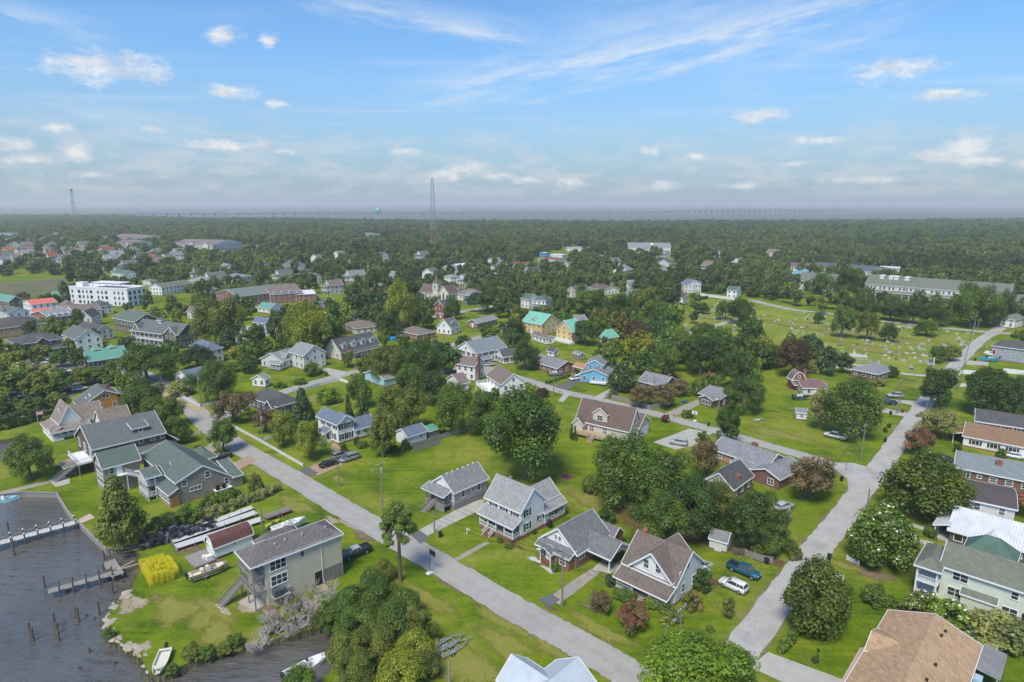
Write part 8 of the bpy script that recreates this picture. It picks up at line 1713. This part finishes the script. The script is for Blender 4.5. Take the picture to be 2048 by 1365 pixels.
for i in range(nu):
    for j in range(nv):
        hgt = (4 if (i < nu-1 or j < nv-2) else 3)-(rk.random() < .25)
        for k in range(hgt):
            if 0 < i < nu-1 and 0 < j < nv-1 and k < hgt-2: continue      # buried in the stack, not seen
            if (j == nv-1 or i == nu-1) and k < hgt-2: continue
            p = A_+U*((i+.5)/nu)+V*((j+.5)/nv); o = obj('crab_pot', YP, None, (p.x, p.y, .1+k*.52), ang+rk.uniform(-.2,.2)); tag(o, 'yellow wire crab pot in the square stack by the water', 'crab pot', 'yellow crab pots'); cnt += 1
print('pots', cnt)
for i in range(210):
    t = rk.random(); x = 285+(430-285)*t+rk.uniform(-4,4); y = 1092-(1092-1052)*t+rk.uniform(-11,11); k = rk.choice((0,1,1,2,2)); p = at(x, y); o = obj('crab_pot', DP if rk.random() < .72 else GP, None, (p.x, p.y, .02+k*.46), rk.uniform(0,3)); o.rotation_euler = (rk.uniform(-.3,.3), rk.uniform(-.3,.3), rk.uniform(0,3)); tag(o, 'dark tangled crab pot in the heap beside the hedge', 'crab pot', 'dark crab pots')
# net platforms: long pale plank racks
for i, (a, b, w_) in enumerate((((345,1088),(512,1030),2.2),((378,1068),(505,1020),1.8),((352,1100),(524,1044),2.0))):
    A, B = at(*a), at(*b); d = B-A; r = thing('net_platform', ('long pale plank rack nearest the hedge','long pale plank rack in the middle','long pale plank rack nearest the maroon-roofed shed')[(1,0,2)[i]], 'rack', (A.x, A.y, 0), math.atan2(d.y, d.x)); L = d.length
    for k in range(int(w_/.4)): MB().box(0, L, -w_/2+k*.4+.01, -w_/2+k*.4+.38, .62, .7).build('plank', plain('bleached_planks', (.55,.54,.52)), r)
    for k in range(6): MB().box(L*k/5.2, L*k/5.2+.12, -w_/2, w_/2, .05, .62).build('trestle', OLDWOOD, r); MB().bar((L*k/5.2+.06,-w_/2,.6),(L*k/5.2+.06,-w_/2,1.3),.05).build('peg', OLDWOOD, r)
# ================================================================ fences
def fence(label, px, h, mat, kind='picket', name=None, step=2.4):
    pts = [at(*p) for p in px]; o0 = pts[0]; r = thing(name or {'picket':'picket_fence','board':'board_fence','rail':'rail_fence','wall':'vinyl_fence'}[kind], label, 'fence', (o0.x, o0.y, 0))
    for a, b in zip(pts, pts[1:]):
        d = b-a; L = d.length; n = max(1, round(L/step)); an = math.atan2(d.y, d.x)
        for i in range(n):
            p = a+d*(i/n)-o0; w_ = L/n; mb = MB()
            if kind == 'picket':
                mb.box(.06,w_,-.02,.02,h*.25,h*.33).box(.06,w_,-.02,.02,h*.7,h*.78); m = int(w_/.13)
                for k in range(m): mb.box(.08+k*.13,.08+k*.13+.085,-.045,-.02,.05,h)
            elif kind == 'rail':
                for z in (.3,.65,1.0): mb.box(.05,w_,-.025,.025,h*z-.12,h*z)
            else:
                m = int(w_/.16)
                for k in range(m): mb.box(.06+k*w_/m,.06+(k+.92)*w_/m,-.02,.02,.05,h-(0 if kind == 'wall' else ((k*7) % 3)*.02))
            mb.build('panel', mat, r, p, an); MB().box(-.06,.06,-.06,.06,0,h+.1).build('post', mat, r, p, an)
        MB().box(-.06,.06,-.06,.06,0,h+.1).build('post', mat, r, b-o0, an)
fence('white picket fence along the road before the blue-roofed house', [(520,884),(606,934)], .9, SLAT)
fence('white picket fence at the corner lot', [(466,855),(520,884),(600,862)], .9, SLAT)
fence('white picket fence along the ochre pavement', [(358,792),(402,815),(430,808)], .9, SLAT)
fence('white panel fence along the side street lawn', [(592,788),(640,772),(680,762),(705,772)], 1.2, SLAT, 'wall')
fence('weathered board fence behind the long lawn', [(825,898),(880,880),(945,858)], 1.5, OLDWOOD, 'board')
fence('weathered board fence beside the brown crape myrtles', [(1212,795),(1250,805),(1300,820),(1345,808)], 1.5, OLDWOOD, 'board')
fence('white ranch-rail fence beside the grey-roofed house', [(365,878),(400,868)], 1.0, SLAT, 'rail')
fence('short white picket fence under the white-blossomed tree', [(1693,1120),(1717,1132)], .9, SLAT)
fence('short white picket fence by the white sign', [(1652,1145),(1686,1162)], .9, SLAT)
fence('white vinyl fence of the garden by the cemetery lane', [(1628,744),(1650,732),(1705,742)], 1.8, SLAT, 'wall')
fence('long white vinyl fence at the back of the cemetery', [(1388,592),(1402,584),(1400,592),(1475,602)], 1.8, SLAT, 'wall')
fence('white vinyl fence right of the lane', [(1908,768),(1922,748),(1950,750)], 1.6, SLAT, 'wall')
fence('second white vinyl fence right of the lane', [(1906,774),(1936,774)], 1.2, SLAT, 'wall')
fence('white vinyl fence at the right edge', [(2006,746),(2060,752)], 1.8, SLAT, 'wall')
fence('leaning grey fence behind the blue pickup', [(1490,1112),(1518,1122),(1545,1128)], 1.3, OLDWOOD, 'board')
fence('low timber screen beside the yellow-bushed shed', [(828,905),(880,888)], 1.0, OLDWOOD, 'board')
# ================================================================ poles, lines and street furniture
POLES = []
def pole(label, x, yb, yt, arm=True, trans=False, lamp=False, mat=None, name='utility_pole', w_=.15):
    p = at(x, yb); h = zt((x, yb), (x, yt)); r = thing(name, label, 'pole', (p.x, p.y, 0), rad(-43.5)); MB().tube([(0,0,-.5),(0,0,h)], [w_*1.15,w_*.8], 8).build('shaft', mat or POLEW, r)
    if arm:
        MB().box(-.06,.06,-1.1,1.1,h-.55,h-.42).build('crossarm', POLEW, r)
        for y in (-1,-.4,.4,1): MB().tube([(0,y,h-.42),(0,y,h-.25)], .06, 6).build('insulator', WHITE, r)
    if trans: MB().tube([(.32,0,h-2.2),(.32,0,h-1.2),(.32,0,h-1.1)], [.26,.26,.12], 10).build('transformer', STEEL, r)
    if lamp: MB().bar((0,0,h-1.6),(0,-1.8,h-1.2),.06).box(-.14,.14,-2.3,-1.75,h-1.28,h-1.14).build('lamp_arm', STEEL, r)
    POLES.append((p, h)); return r
pole('tall pole with grey transformer on the long lawn', 765,1022,925, trans=True, lamp=True); pole('short pole beside the paved drive', 678,974,930, arm=False); pole('pole behind the maroon-roofed shed', 526,1066,1010, arm=False); pole('pole beside the concrete drive of the white house', 869,1064,1024, arm=False)
pole('grey pole at the cracked drive of the bungalow', 1124,1215,1100, arm=False, lamp=False); pole('dark pole with crossarm at the farmhouse corner', 1359,1293,1212, lamp=True); pole('pole beside the lane by the oak', 1569,1098,1018, trans=True); pole('pole at the lane beside the magnolia', 1734,1020,978, arm=False)
pole('pole at the junction with street lamp', 1722,922,848, lamp=True); pole('pole by the first parked pickup drive', 1793,828,760, trans=False); pole('second pole by the parked pickup drive', 1798,826,772, arm=False); pole('pole right of the lane beyond the junction', 1850,845,805, arm=False)
pole('tall white lamp pole at the cemetery edge', 1858,748,712, arm=False, lamp=True, mat=STEEL); pole('pole behind the white vinyl fence', 1921,768,730, arm=False); pole('pole at the far road corner', 1948,660,632, lamp=True, mat=STEEL); pole('pole near the crape myrtles with transformer', 1307,798,752, trans=True, arm=False)
pole('pole beside the sky-blue house drive', 1107,795,755, arm=False); pole('pole in front of the brown bungalow', 1437,828,795, arm=False); pole('pole with transformer left of the corner oak', 323,772,715, trans=True); pole('pole by the white corner fence', 402,815,748, trans=True); pole('pole beside the green-roofed garage', 407,900,862, arm=False)
pole('pole by the fence before the birches', 526,886,825, trans=True, arm=False); pole('pole beside the dormered cape', 711,740,683, trans=True, arm=False); pole('pole beside the spreading side-street oak', 890,716,668, arm=False); pole('pole in the church lot', 741,628,595); pole('grey pole at the bottom edge of the lower lawn', 898,1375,1325, arm=False, mat=STEEL)
pole('pole by the cemetery back fence', 1389,588,555); pole('pole in the far woods by the second church', 1540,572,548); pole('pole in front of the long tan block', 1836,552,528); pole('pole right of the first cemetery pole', 1955,662,638, arm=False)
def wire(label, a, b, dz=0, sag=.9):
    (p, h), (q_, k) = POLES[a], POLES[b]; P0 = Vector((p.x, p.y, h-.4-dz)); P1 = Vector((q_.x, q_.y, k-.4-dz))
    o = MB().tube([P0.lerp(P1, t)-Vector((0,0,sag*4*t*(1-t)))-P0 for t in np.linspace(0,1,13)], .035, 4).build('power_line', BLACK, None, P0); tag(o, label, 'cable', 'overhead lines')
for a, b in ((0,4),(4,5),(0,21),(21,19),(19,18),(5,6),(6,8),(8,9),(9,13),(13,14),(15,17),(16,15),(17,8),(1,3),(3,4),(22,21)): wire('thin overhead line strung between utility poles', a, b); wire('thin overhead line strung between utility poles', a, b, .9)
def bin_(x, y, hd, label, col=None):
    p = at(x, y); m = plain('bin_green', (.012,.03,.022), .45) if col is None else col; r = thing('wheelie_bin', label, 'bin', (p.x, p.y, .05), rad(hd))
    MB().loft([[(-.22,-.25,.08),(.22,-.25,.08),(.22,.25,.08),(-.22,.25,.08)],[(-.3,-.33,1.0),(.3,-.33,1.0),(.3,.33,1.0),(-.3,.33,1.0)]]).build('body', m, r); MB().loft([[(-.34,-.36,1.0),(.36,-.36,1.0),(.36,.36,1.0),(-.34,.36,1.0)],[(-.3,-.3,1.12),(.3,-.3,1.08),(.3,.3,1.08),(-.3,.3,1.12)]]).build('lid', m, r)
    for s in (-1,1): MB().tube([(-.26,s*.26,.12),(-.26,s*.32,.12)], .12, 8).build('wheel', TYRE, r)
for q in ((881,1075,-43,'dark wheelie bin on the lawn beside the concrete drive'),(1533,1128,10,'dark wheelie bin behind the blue pickup'),(1581,1096,20,'dark wheelie bin at the lane by the utility pole'),(1658,1120,50,'dark wheelie bin standing in the lane'),(1683,963,40,'dark wheelie bin on the corner lawn by the rusty myrtle'),(1770,885,40,'dark wheelie bin at the lane above the junction'),(1417,853,0,'dark wheelie bin by the side street'),(1781,830,0,'dark wheelie bin beside the second drive'),(1950,722,0,'dark wheelie bin across from the cemetery'),(704,755,0,'dark bin at the side street fence'),(1092,768,0,'dark bin by the low hedge')): bin_(*q)
bin_(1805,826, 0, 'red wheelie bin beside the second drive', plain('bin_red', (.25,.02,.03), .45))
def hoop(x, y, yt, hd, label, mat):
    p = at(x, y); h = zt((x, y), (x, yt)); r = thing('basketball_hoop', label, 'basketball hoop', (p.x, p.y, 0), rad(hd)); MB().loft([[(-.7,-.4,0),(.5,-.4,0),(.5,.4,0),(-.7,.4,0)],[(-.5,-.3,.22),(.3,-.3,.22),(.3,.3,.22),(-.5,.3,.22)]]).build('base', SLAT, r)
    MB().tube([(0,0,.1),(0,0,h-.9),(.55,0,h-.4)], .06, 8).build('pole', BLACK, r); b = MB().box(.58,.64,-.8,.8,h-.95,h).build('backboard', mat, r); MB().box(.65,.66,-.25,.25,h-.75,h-.4).build('target_square', BLACK if mat is not BLACK else WHITE, b); MB().tube([(.88+.23*math.cos(t),.23*math.sin(t),h-.8) for t in np.linspace(0,6.28,13)], .015, 5, cap=False).build('rim', plain('rim_orange', (.6,.15,.03)), r)
hoop(860,1146,1104,44,'basketball hoop with dark backboard beside the main road', BLACK); hoop(1390,842,822,-130,'basketball hoop with white backboard on the side-street lawn', SLAT)
def simple_sign(name, label, x, y, h, board, mat, pm=None, hd=-43.5, cat='sign'):
    p = at(x, y); r = thing(name, label, cat, (p.x, p.y, 0), rad(hd)); MB().box(-.05,.05,-.05,.05,0,h).build('post', pm or STEEL, r); w_, hh = board; MB().box(-w_/2,w_/2,-.08,-.055,h-hh,h).build('board', mat, r)
    return r
p = at(934,1070); r = thing('sign_post', 'white estate-agent style post on the front lawn of the white house', 'sign', (p.x, p.y, 0), rad(-43.5)); MB().box(-.06,.06,-.06,.06,0,1.5).build('post', WHITE, r); MB().box(-.06,.9,-.05,.05,1.25,1.37).build('arm', WHITE, r)
SG = plain('street_sign_green', (.01,.22,.1), .4); p = at(1711,912); r = thing('street_sign', 'green street-name sign on a thin pole at the junction', 'sign', (p.x, p.y, 0), rad(-43.5)); MB().tube([(0,0,0),(0,0,2.6)], .04, 6).build('post', STEEL, r); MB().box(-.55,.55,-.02,.02,2.5,2.72).build('name_plate', SG, r); MB().box(-.02,.02,-.55,.55,2.75,2.97).build('name_plate', SG, r)
p = at(1330,1285); r = thing('street_sign', 'green street-name sign by the bottom treetop', 'sign', (p.x, p.y, 0), rad(-43.5)); MB().tube([(0,0,0),(0,0,2.6)], .04, 6).build('post', STEEL, r); MB().box(-.5,.5,-.02,.02,2.5,2.72).build('name_plate', SG, r)
simple_sign('road_sign', 'road sign seen edge-on at the corner lawn of the junction', 1692,942,2.3,(.7,.8),STEEL, hd=40); simple_sign('white_sign', 'small white sign board at the lane by the picket fence', 1650,1136,1.5,(.8,.9),SLAT)
p = at(1634,1325); r = thing('lamp_post', 'small black garden lamp post on the bottom right lawn', 'lamp post', (p.x, p.y, 0)); MB().tube([(0,0,0),(0,0,1.7)], .05, 6).build('post', BLACK, r); MB().loft([[(-.1,-.1,1.7),(.1,-.1,1.7),(.1,.1,1.7),(-.1,.1,1.7)],[(-.16,-.16,2.0),(.16,-.16,2.0),(.16,.16,2.0),(-.16,.16,2.0)],[(-.02,-.02,2.15),(.02,-.02,2.15),(.02,.02,2.15),(-.02,.02,2.15)]]).build('lantern', BLACK, r)
for x, y, lb in ((453,903,'mailbox on a post by the roadside tree'),(1348,838,'mailbox at the side-street corner'),(1120,790,'mailbox beside the side street drive')):
    p = at(x, y); r = thing('mailbox', lb, 'mailbox', (p.x, p.y, 0), rad(46)); MB().box(-.05,.05,-.05,.05,0,1.0).build('post', WOOD, r); MB().loft([[(-.25,-.1,1.0),(-.25,.1,1.0),(-.25,.1,1.15),(-.25,0,1.24),(-.25,-.1,1.15)],[(.25,-.1,1.0),(.25,.1,1.0),(.25,.1,1.15),(.25,0,1.24),(.25,-.1,1.15)]]).build('box', BLACK, r)
# small garden things
p = at(1132,955); r = thing('fire_pit', 'sunken brick-edged square fire pit on the shaded lawn', 'fire pit', (p.x, p.y, 0), rad(-43.5)); MB().box(-1.1,1.1,-1.1,1.1,-.05,.05).build('ash_bed', plain('ash', (.06,.04,.03)), r); bmz = MB().box(-.2,.2,-.12,.12,0,.28).mesh('brick', BRICK)
for s in range(4):
    for i in range(6): t = -1.15+.46*i; x, y = ((t,-1.25),(1.25,t),(-t,1.25),(-1.25,-t))[s]; obj('brick', bmz, r, (x, y, 0), s*math.pi/2)
for i, (x, y) in enumerate(((112,958),(127,953))):
    p = at(x, y); r = thing('lawn_chair', ('blue adirondack chair nearest the basin' if i == 0 else 'blue adirondack chair nearer the shingled house'), 'chair', (p.x, p.y, .05), rad(-60)); m = plain('slate_blue_paint', (.05,.09,.15)); MB().bar((-.35,0,.38),(.3,0,.28),.6,.05).build('seat', m, r); MB().bar((.3,0,.25),(.55,0,1.05),.6,.05).build('backrest', m, r)
    for sx in (-.3,.3):
        for sy in (-.28,.28): MB().box(sx-.04,sx+.04,sy-.04,sy+.04,0,.5).build('leg', m, r)
for i, (x, y, c, lb) in enumerate(((1098,1140,(.6,.6,.6),'white stone bed at the bungalow steps, right'),(1070,1120,(.62,.62,.6),'white stone bed at the bungalow steps, left'))):
    o = blot('gravel_bed', x, y, 2.2, .8, ground_mat(f'white_gravel{i}', [(.3,tint(c,.7)),(.7,c)], 2, .9, 8, .5, True), .024)
p = at(1125,1132); r = thing('propane_tank', 'upright white gas tank by the bungalow porch', 'tank', (p.x, p.y, 0)); MB().tube([(0,0,.1),(0,0,.2),(0,0,1.5),(0,0,1.7)], [.3,.42,.42,.15], 12).build('tank', WHITE, r, smooth=True); MB().box(-.3,.3,-.3,.3,0,.12).build('base', CONC, r)
# lawn flotsam: round pool, pot buoys, flag
p = at(782,680); r = thing('swimming_pool', 'small bright blue round pool behind the dormered cape', 'pool', (p.x, p.y, 0)); MB().tube([(0,0,0),(0,0,1.0)], 3.2, 20).build('wall', plain('pool_blue', (.02,.2,.5)), r); MB().tube([(0,0,1.0),(0,0,1.01)], 3.0, 20).build('water', plain('pool_water', (.02,.35,.7), .1), r)
p = at(78,858); r = thing('flag', 'red and white flag on a pole at the old porch', 'flag', (p.x, p.y, 0), rad(30)); MB().tube([(0,0,2),(0,0,5.2)], .04, 6).build('pole', WHITE, r)
for i in range(7): MB().box(0,1.5,-.01,.01,4.0+i*.15,4.0+(i+.99)*.15).build('stripe', plain('flag_red', (.5,.02,.03)) if i % 2 == 0 else WHITE, r)
p = at(1973,715); r = thing('flag', 'flag hanging on a leaning pole at the grey hip-roofed house', 'flag', (p.x, p.y, 0), rad(200)); MB().tube([(0,0,3),(1,0,6.2)], .04, 6).build('pole', WHITE, r)
for i in range(5): MB().box(.5,1.4,-.01,.01,4.2+i*.2,4.2+(i+.99)*.2).build('stripe', plain('flag_red', (.5,.02,.03)) if i % 2 == 0 else WHITE, r)
for i, (x, y, m) in enumerate(((134,1180,plain('buoy_red', (.6,.05,.03))),(139,1178,WHITE))):
    o = MB().tube([(0,0,0),(0,0,.15),(0,0,.4),(0,0,.5)], [.15,.3,.3,.1], 10).build('buoy', m, None, at(x, y, WATERZ+.05)); tag(o, ('red' if i == 0 else 'white')+' float tied beside the short pier', 'buoy')
jr = random.Random(8)
for i in range(14):
    c = jr.choice([(.5,.05,.04),(.05,.25,.5),(.1,.1,.1),(.5,.5,.5)]); p = at(jr.uniform(720,750), jr.uniform(1335,1358)); o = MB().loft([[(-.3,-.25,0),(.3,-.25,0),(.3,.25,0),(-.3,.25,0)],[(-.22,-.2,.5),(.24,-.16,.42),(.2,.2,.55),(-.2,.16,.48)]]).build('junk_crate', plain('junk%d' % int(c[0]*100+c[2]*10), c), None, p, jr.uniform(0,3)); tag(o, 'small coloured crate in the junk heap under the thicket', 'crate', 'junk under the thicket')
for i, (x, y, c, lb) in enumerate(((106,938,(.6,.2,.03),'orange kayak lying by the stone patio'),(118,934,(.03,.35,.36),'teal kayak lying behind the orange kayak'),(548,1048,(.6,.55,.1),'yellow kayak beside the loaded trailer'))):
    p = at(x, y); r = thing('kayak', lb, 'kayak', (p.x, p.y, .05), rad(30+i*12)); hull(MB(), 3.4, .75, .34, 0, .1).build('hull', plain('kayak%d' % i, c, .3), r); MB().box(-.5,.3,-.2,.2,.2,.3).build('seat', BLACK, r)
for x, y, lb in ((1368,806,'blue picnic table under the brown-pink myrtle'),(1290,700,'timber picnic table on the back lawn')):
    p = at(x, y); r = thing('picnic_table', lb, 'table', (p.x, p.y, 0), rad(20)); m = plain('picnic_blue', (.05,.12,.3)) if 'blue' in lb else WOOD
    for k in range(5): MB().box(-.9,.9,-.4+k*.16,-.26+k*.16,.72,.77).build('top_board', m, r)
    for s_ in (-1,1): MB().box(-.9,.9,s_*.75-.13,s_*.75+.13,.42,.47).build('bench', m, r); MB().bar((s_*.6,-.8,0),(s_*.6,.3,.74),.08).bar((s_*.6,.8,0),(s_*.6,-.3,.74),.08).build('leg', m, r)
lg = MB().tube([(0,-.6,0),(0,.6,0)], .16, 7).mesh('log', BARK)
for i in range(22):
    p = at(1478, 1108); tag(obj('log', lg, None, (p.x+(i % 8)*.33-1+.16*(i//8), p.y+rk.uniform(-.2,.2), .16+.28*(i//8))), 'sawn log in the heap beside the weathered shed', 'log', 'log heap')
# ================================================================ cemetery
GR = [plain('grey_granite', (.38,.39,.41), .5, .2, 4), plain('pale_marble', (.5,.49,.46), .5, .12, 4), plain('dark_granite', (.12,.12,.13), .35, .2, 4)]
GM = []
for m in GR:
    a = MB(); a.box(-.5,.5,-.18,.18,0,.18); a.loft([[(-.4,-.1,.18),(.4,-.1,.18),(.4,.1,.18),(-.4,.1,.18)],[(-.4,-.1,.85),(.4,-.1,.85),(.4,.1,.85),(-.4,.1,.85)],[(-.22,-.1,1.0),(.22,-.1,1.0),(.22,.1,1.0),(-.22,.1,1.0)]]); GM.append(a.mesh('gravestone', m))
    a = MB(); a.box(-.75,.75,-.25,.25,0,.15); a.box(-.65,.65,-.14,.14,.15,.75); GM.append(a.mesh('gravestone', m)); a = MB(); a.box(-.55,.55,-1.1,1.1,0,.2).box(-.45,.45,-1.0,1.0,.2,.28); GM.append(a.mesh('gravestone', m))
cem = [np.array(g((1640,690),(1560,660),(1600,622),(1720,645),(1960,668),(1890,740),(1800,740),(1690,712))), np.array(g((1345,672),(1380,640),(1440,606),(1480,608),(1560,640),(1500,672),(1440,650)))]
cg = np.random.default_rng(3); n_ = 0
for ci_, (poly, cnt) in enumerate(zip(cem, (195, 105))):
    lo_, hi_ = poly.min(0), poly.max(0); k = 0; tries = 0
    while k < cnt and tries < 5000:
        tries += 1; q_ = cg.uniform(lo_, hi_); u_ = np.array([math.cos(rad(-43.5)), math.sin(rad(-43.5))]); v_ = np.array([-u_[1], u_[0]]); a_, b_ = q_@u_, q_@v_; b_ = round(b_/3.2)*3.2+cg.normal()*.15; q_ = u_*a_+v_*b_
        if not inpoly(q_[None], [tuple(t) for t in poly])[0]: continue
        pr = proj((q_[0], q_[1], 0)); 
        if abs(pr[1]-(652-(pr[0]-1430)*.26)) < 3 and pr[0] < 1500: continue
        i = int(cg.choice(9, p=[.26,.25,.12,.08,.06,.03,.08,.08,.04])); o = obj('gravestone', GM[i], None, (q_[0], q_[1], .0), rad(-43.5+90*0)+cg.normal()*.08); s = cg.uniform(.75,1.2); o.scale = (s,)*3; tag(o, ('grey','pale','dark')[i//3]+(' upright gravestone',' wide tablet gravestone',' flat ledger gravestone')[i % 3]+(' in the near half of the cemetery',' in the back half of the cemetery')[ci_], 'gravestone', ('near gravestones','back gravestones')[ci_]); k += 1
p = at(1709,712); r = thing('family_plot', 'raised white family plot slab with a small statue', 'monument', (p.x, p.y, 0), rad(-20)); MB().box(-4.5,4.5,-2.6,2.6,0,.35).build('slab', GR[1], r); MB().box(-.5,.5,1.2,2.2,.35,1.1).build('plinth', GR[1], r); MB().tube([(0,1.7,1.1),(0,1.7,1.6),(0,1.7,2.1),(0,1.7,2.3),(0,1.7,2.55)], [.28,.22,.3,.12,.15], 8).build('statue', GR[1], r, smooth=True)
p = at(1722,722); r = thing('kerbed_plot', 'grave plot ringed by a pale kerb near the lane', 'monument', (p.x, p.y, 0), rad(-20)); [MB().box(*q, 0, .25).build('kerb', GR[0], r) for q in ((-3,3,-2.2,-1.95),(-3,3,1.95,2.2),(-3,-2.75,-1.95,1.95),(2.75,3,-1.95,1.95))]
for x, y, lb in ((1662,727,'brick gate pillar at the cemetery lane, left'),(1680,720,'brick gate pillar at the cemetery lane, right')):
    p = at(x, y); r = thing('gate_pillar', lb, 'pillar', (p.x, p.y, 0), rad(-43.5)); MB().box(-.6,.6,-.6,.6,0,2.4).build('shaft', BRICK, r); MB().box(-.75,.75,-.75,.75,2.4,2.6).build('cap', CONC, r)
p = at(1859,745); r = thing('obelisk', 'tall white obelisk at the cemetery corner', 'monument', (p.x+1, p.y, 0)); MB().box(-.7,.7,-.7,.7,0,.6).build('base', GR[1], r); MB().loft([[(-.35,-.35,.6),(.35,-.35,.6),(.35,.35,.6),(-.35,.35,.6)],[(-.22,-.22,5.5),(.22,-.22,5.5),(.22,.22,5.5),(-.22,.22,5.5)],[(-.01,-.01,6),(.01,-.01,6),(.01,.01,6),(-.01,.01,6)]]).build('shaft', GR[1], r)
# ================================================================ far landmarks
def lattice(name, label, x, yb, yt, wb, wt, bands, cat='tower'):
    p = at(x, yb); h = zt((x, yb), (x, yt)); r = thing(name, label, cat, (p.x, p.y, 0), .3); n = len(bands)*3
    for bi, m in enumerate(bands):
        mb = MB()
        for k in range(3):
            i = bi*3+k; z0, z1 = h*i/n, h*(i+1)/n; w0, w1 = wb+(wt-wb)*(i/n)**.7, wb+(wt-wb)*((i+1)/n)**.7; cs = [(-1,-1),(1,-1),(1,1),(-1,1)]; t = .25
            for a, c in zip(cs, cs[1:]+cs[:1]):
                A0, A1, B0, B1 = (a[0]*w0/2,a[1]*w0/2,z0), (a[0]*w1/2,a[1]*w1/2,z1), (c[0]*w0/2,c[1]*w0/2,z0), (c[0]*w1/2,c[1]*w1/2,z1); mb.bar(A0, A1, t); mb.bar(A0, B1, t*.55); mb.bar(B0, A1, t*.55); mb.bar(A1, B1, t*.6)
        mb.build('lattice_section', m, r)
    MB().tube([(0,0,h),(0,0,h*1.06)], .15, 6).build('antenna', STEEL, r); return r, h
TR, TW = plain('tower_red', (.3,.14,.11), .7), plain('tower_white', (.3,.31,.32), .6)
lattice('radio_tower', 'tall red and white lattice radio tower behind the wood', 868,503,356, 11.5, 2.4, [TW,TR,TW,TW,TW,TW,TW])
r, h = lattice('cell_tower', 'thin lattice phone mast with antenna head at the far left', 155,472,380, 9, 2.2, [TW,TR,TW,TW,TW]); MB().tube([(0,0,h-2),(0,0,h+1)], 2.6, 8).tube([(0,0,h*.72),(0,0,h*.72+1)], 2.6, 8).build('antenna_ring', plain('antenna_grey', (.2,.21,.22)), r)
p = at(756,441); h = zt((756,441), (756,415)); r = thing('water_tower', 'pale teal water tower standing above the far wood', 'water tower', (p.x, p.y, 0)); WT = plain('water_tower_teal', (.22,.42,.46), .5); R0 = 12.5
MB().tube([(0,0,0),(0,0,6),(0,0,h-20)], [5,2.6,2.6], 14).build('stem', WT, r, smooth=True); MB().tube([(0,0,h-24+24*t) for t in (0,.12,.3,.5,.7,.88,1)], [2.6,R0*.62,R0*.95,R0,R0*.9,R0*.55,.5], 20).build('tank', WT, r, smooth=True)
# long causeway bridge
bp = [(180,433.2),(430,431.5),(700,430.3),(1024,429.2),(1250,427.6),(1400,426),(1540,424.5),(1700,423)]; B = [at(*q_, -1.2) for q_ in bp]; r = thing('causeway_bridge', 'long low causeway bridge crossing the sound with a raised hump', 'bridge', (0,0,0)); CB = plain('bridge_concrete', (.07,.07,.075), .9, .1, .02)
path = []
for a, b in zip(B, B[1:]):
    n = max(1, int((b-a).length/55)); path += [a.lerp(b, i/n) for i in range(n)]
path.append(B[-1]); prc = []
for p in path:
    x = proj((p.x, p.y, 0))[0]; hz = 9+9*max(0, math.cos((x-1490)/170*math.pi/2)) if abs(x-1490) < 170 else 9; prc.append(Vector((p.x, p.y, hz)))
mb = MB()
for a, b in zip(prc, prc[1:]): mb.bar(a, b, 11, 3.4)
mb.build('deck', CB, r); pm_ = MB().box(-3,3,-5,5,-12,0).mesh('pier', CB)
for p in prc[::1]:
    o = MB().box(-2.4,2.4,-5,5,-p.z-3,0).build('pier', CB, r, p, math.atan2(*(prc[1]-prc[0]).yx)) if p.z > 10 else obj('pier', pm_, r, p, .0)
# ================================================================ haze
hz = MB().box(-29500,29500,-60,30000,-14,118).build('haze', None); hz.data.materials.clear(); tag(hz, None, None, kind='stuff')
m = bpy.data.materials.new('haze_air'); m.use_nodes = True; m.node_tree.nodes.clear(); nb_ = NB(m.node_tree); pv = nb_.n('ShaderNodeVolumePrincipled'); pv.inputs['Color'].default_value = (.98,.975,.98,1); pv.inputs['Density'].default_value = 1.75e-4; pv.inputs['Anisotropy'].default_value = .2; pv.inputs['Density Attribute'].default_value = ''
oo = nb_.n('ShaderNodeOutputMaterial'); m.node_tree.links.new(pv.outputs[0], oo.inputs['Volume']); hz.data.materials.append(m)
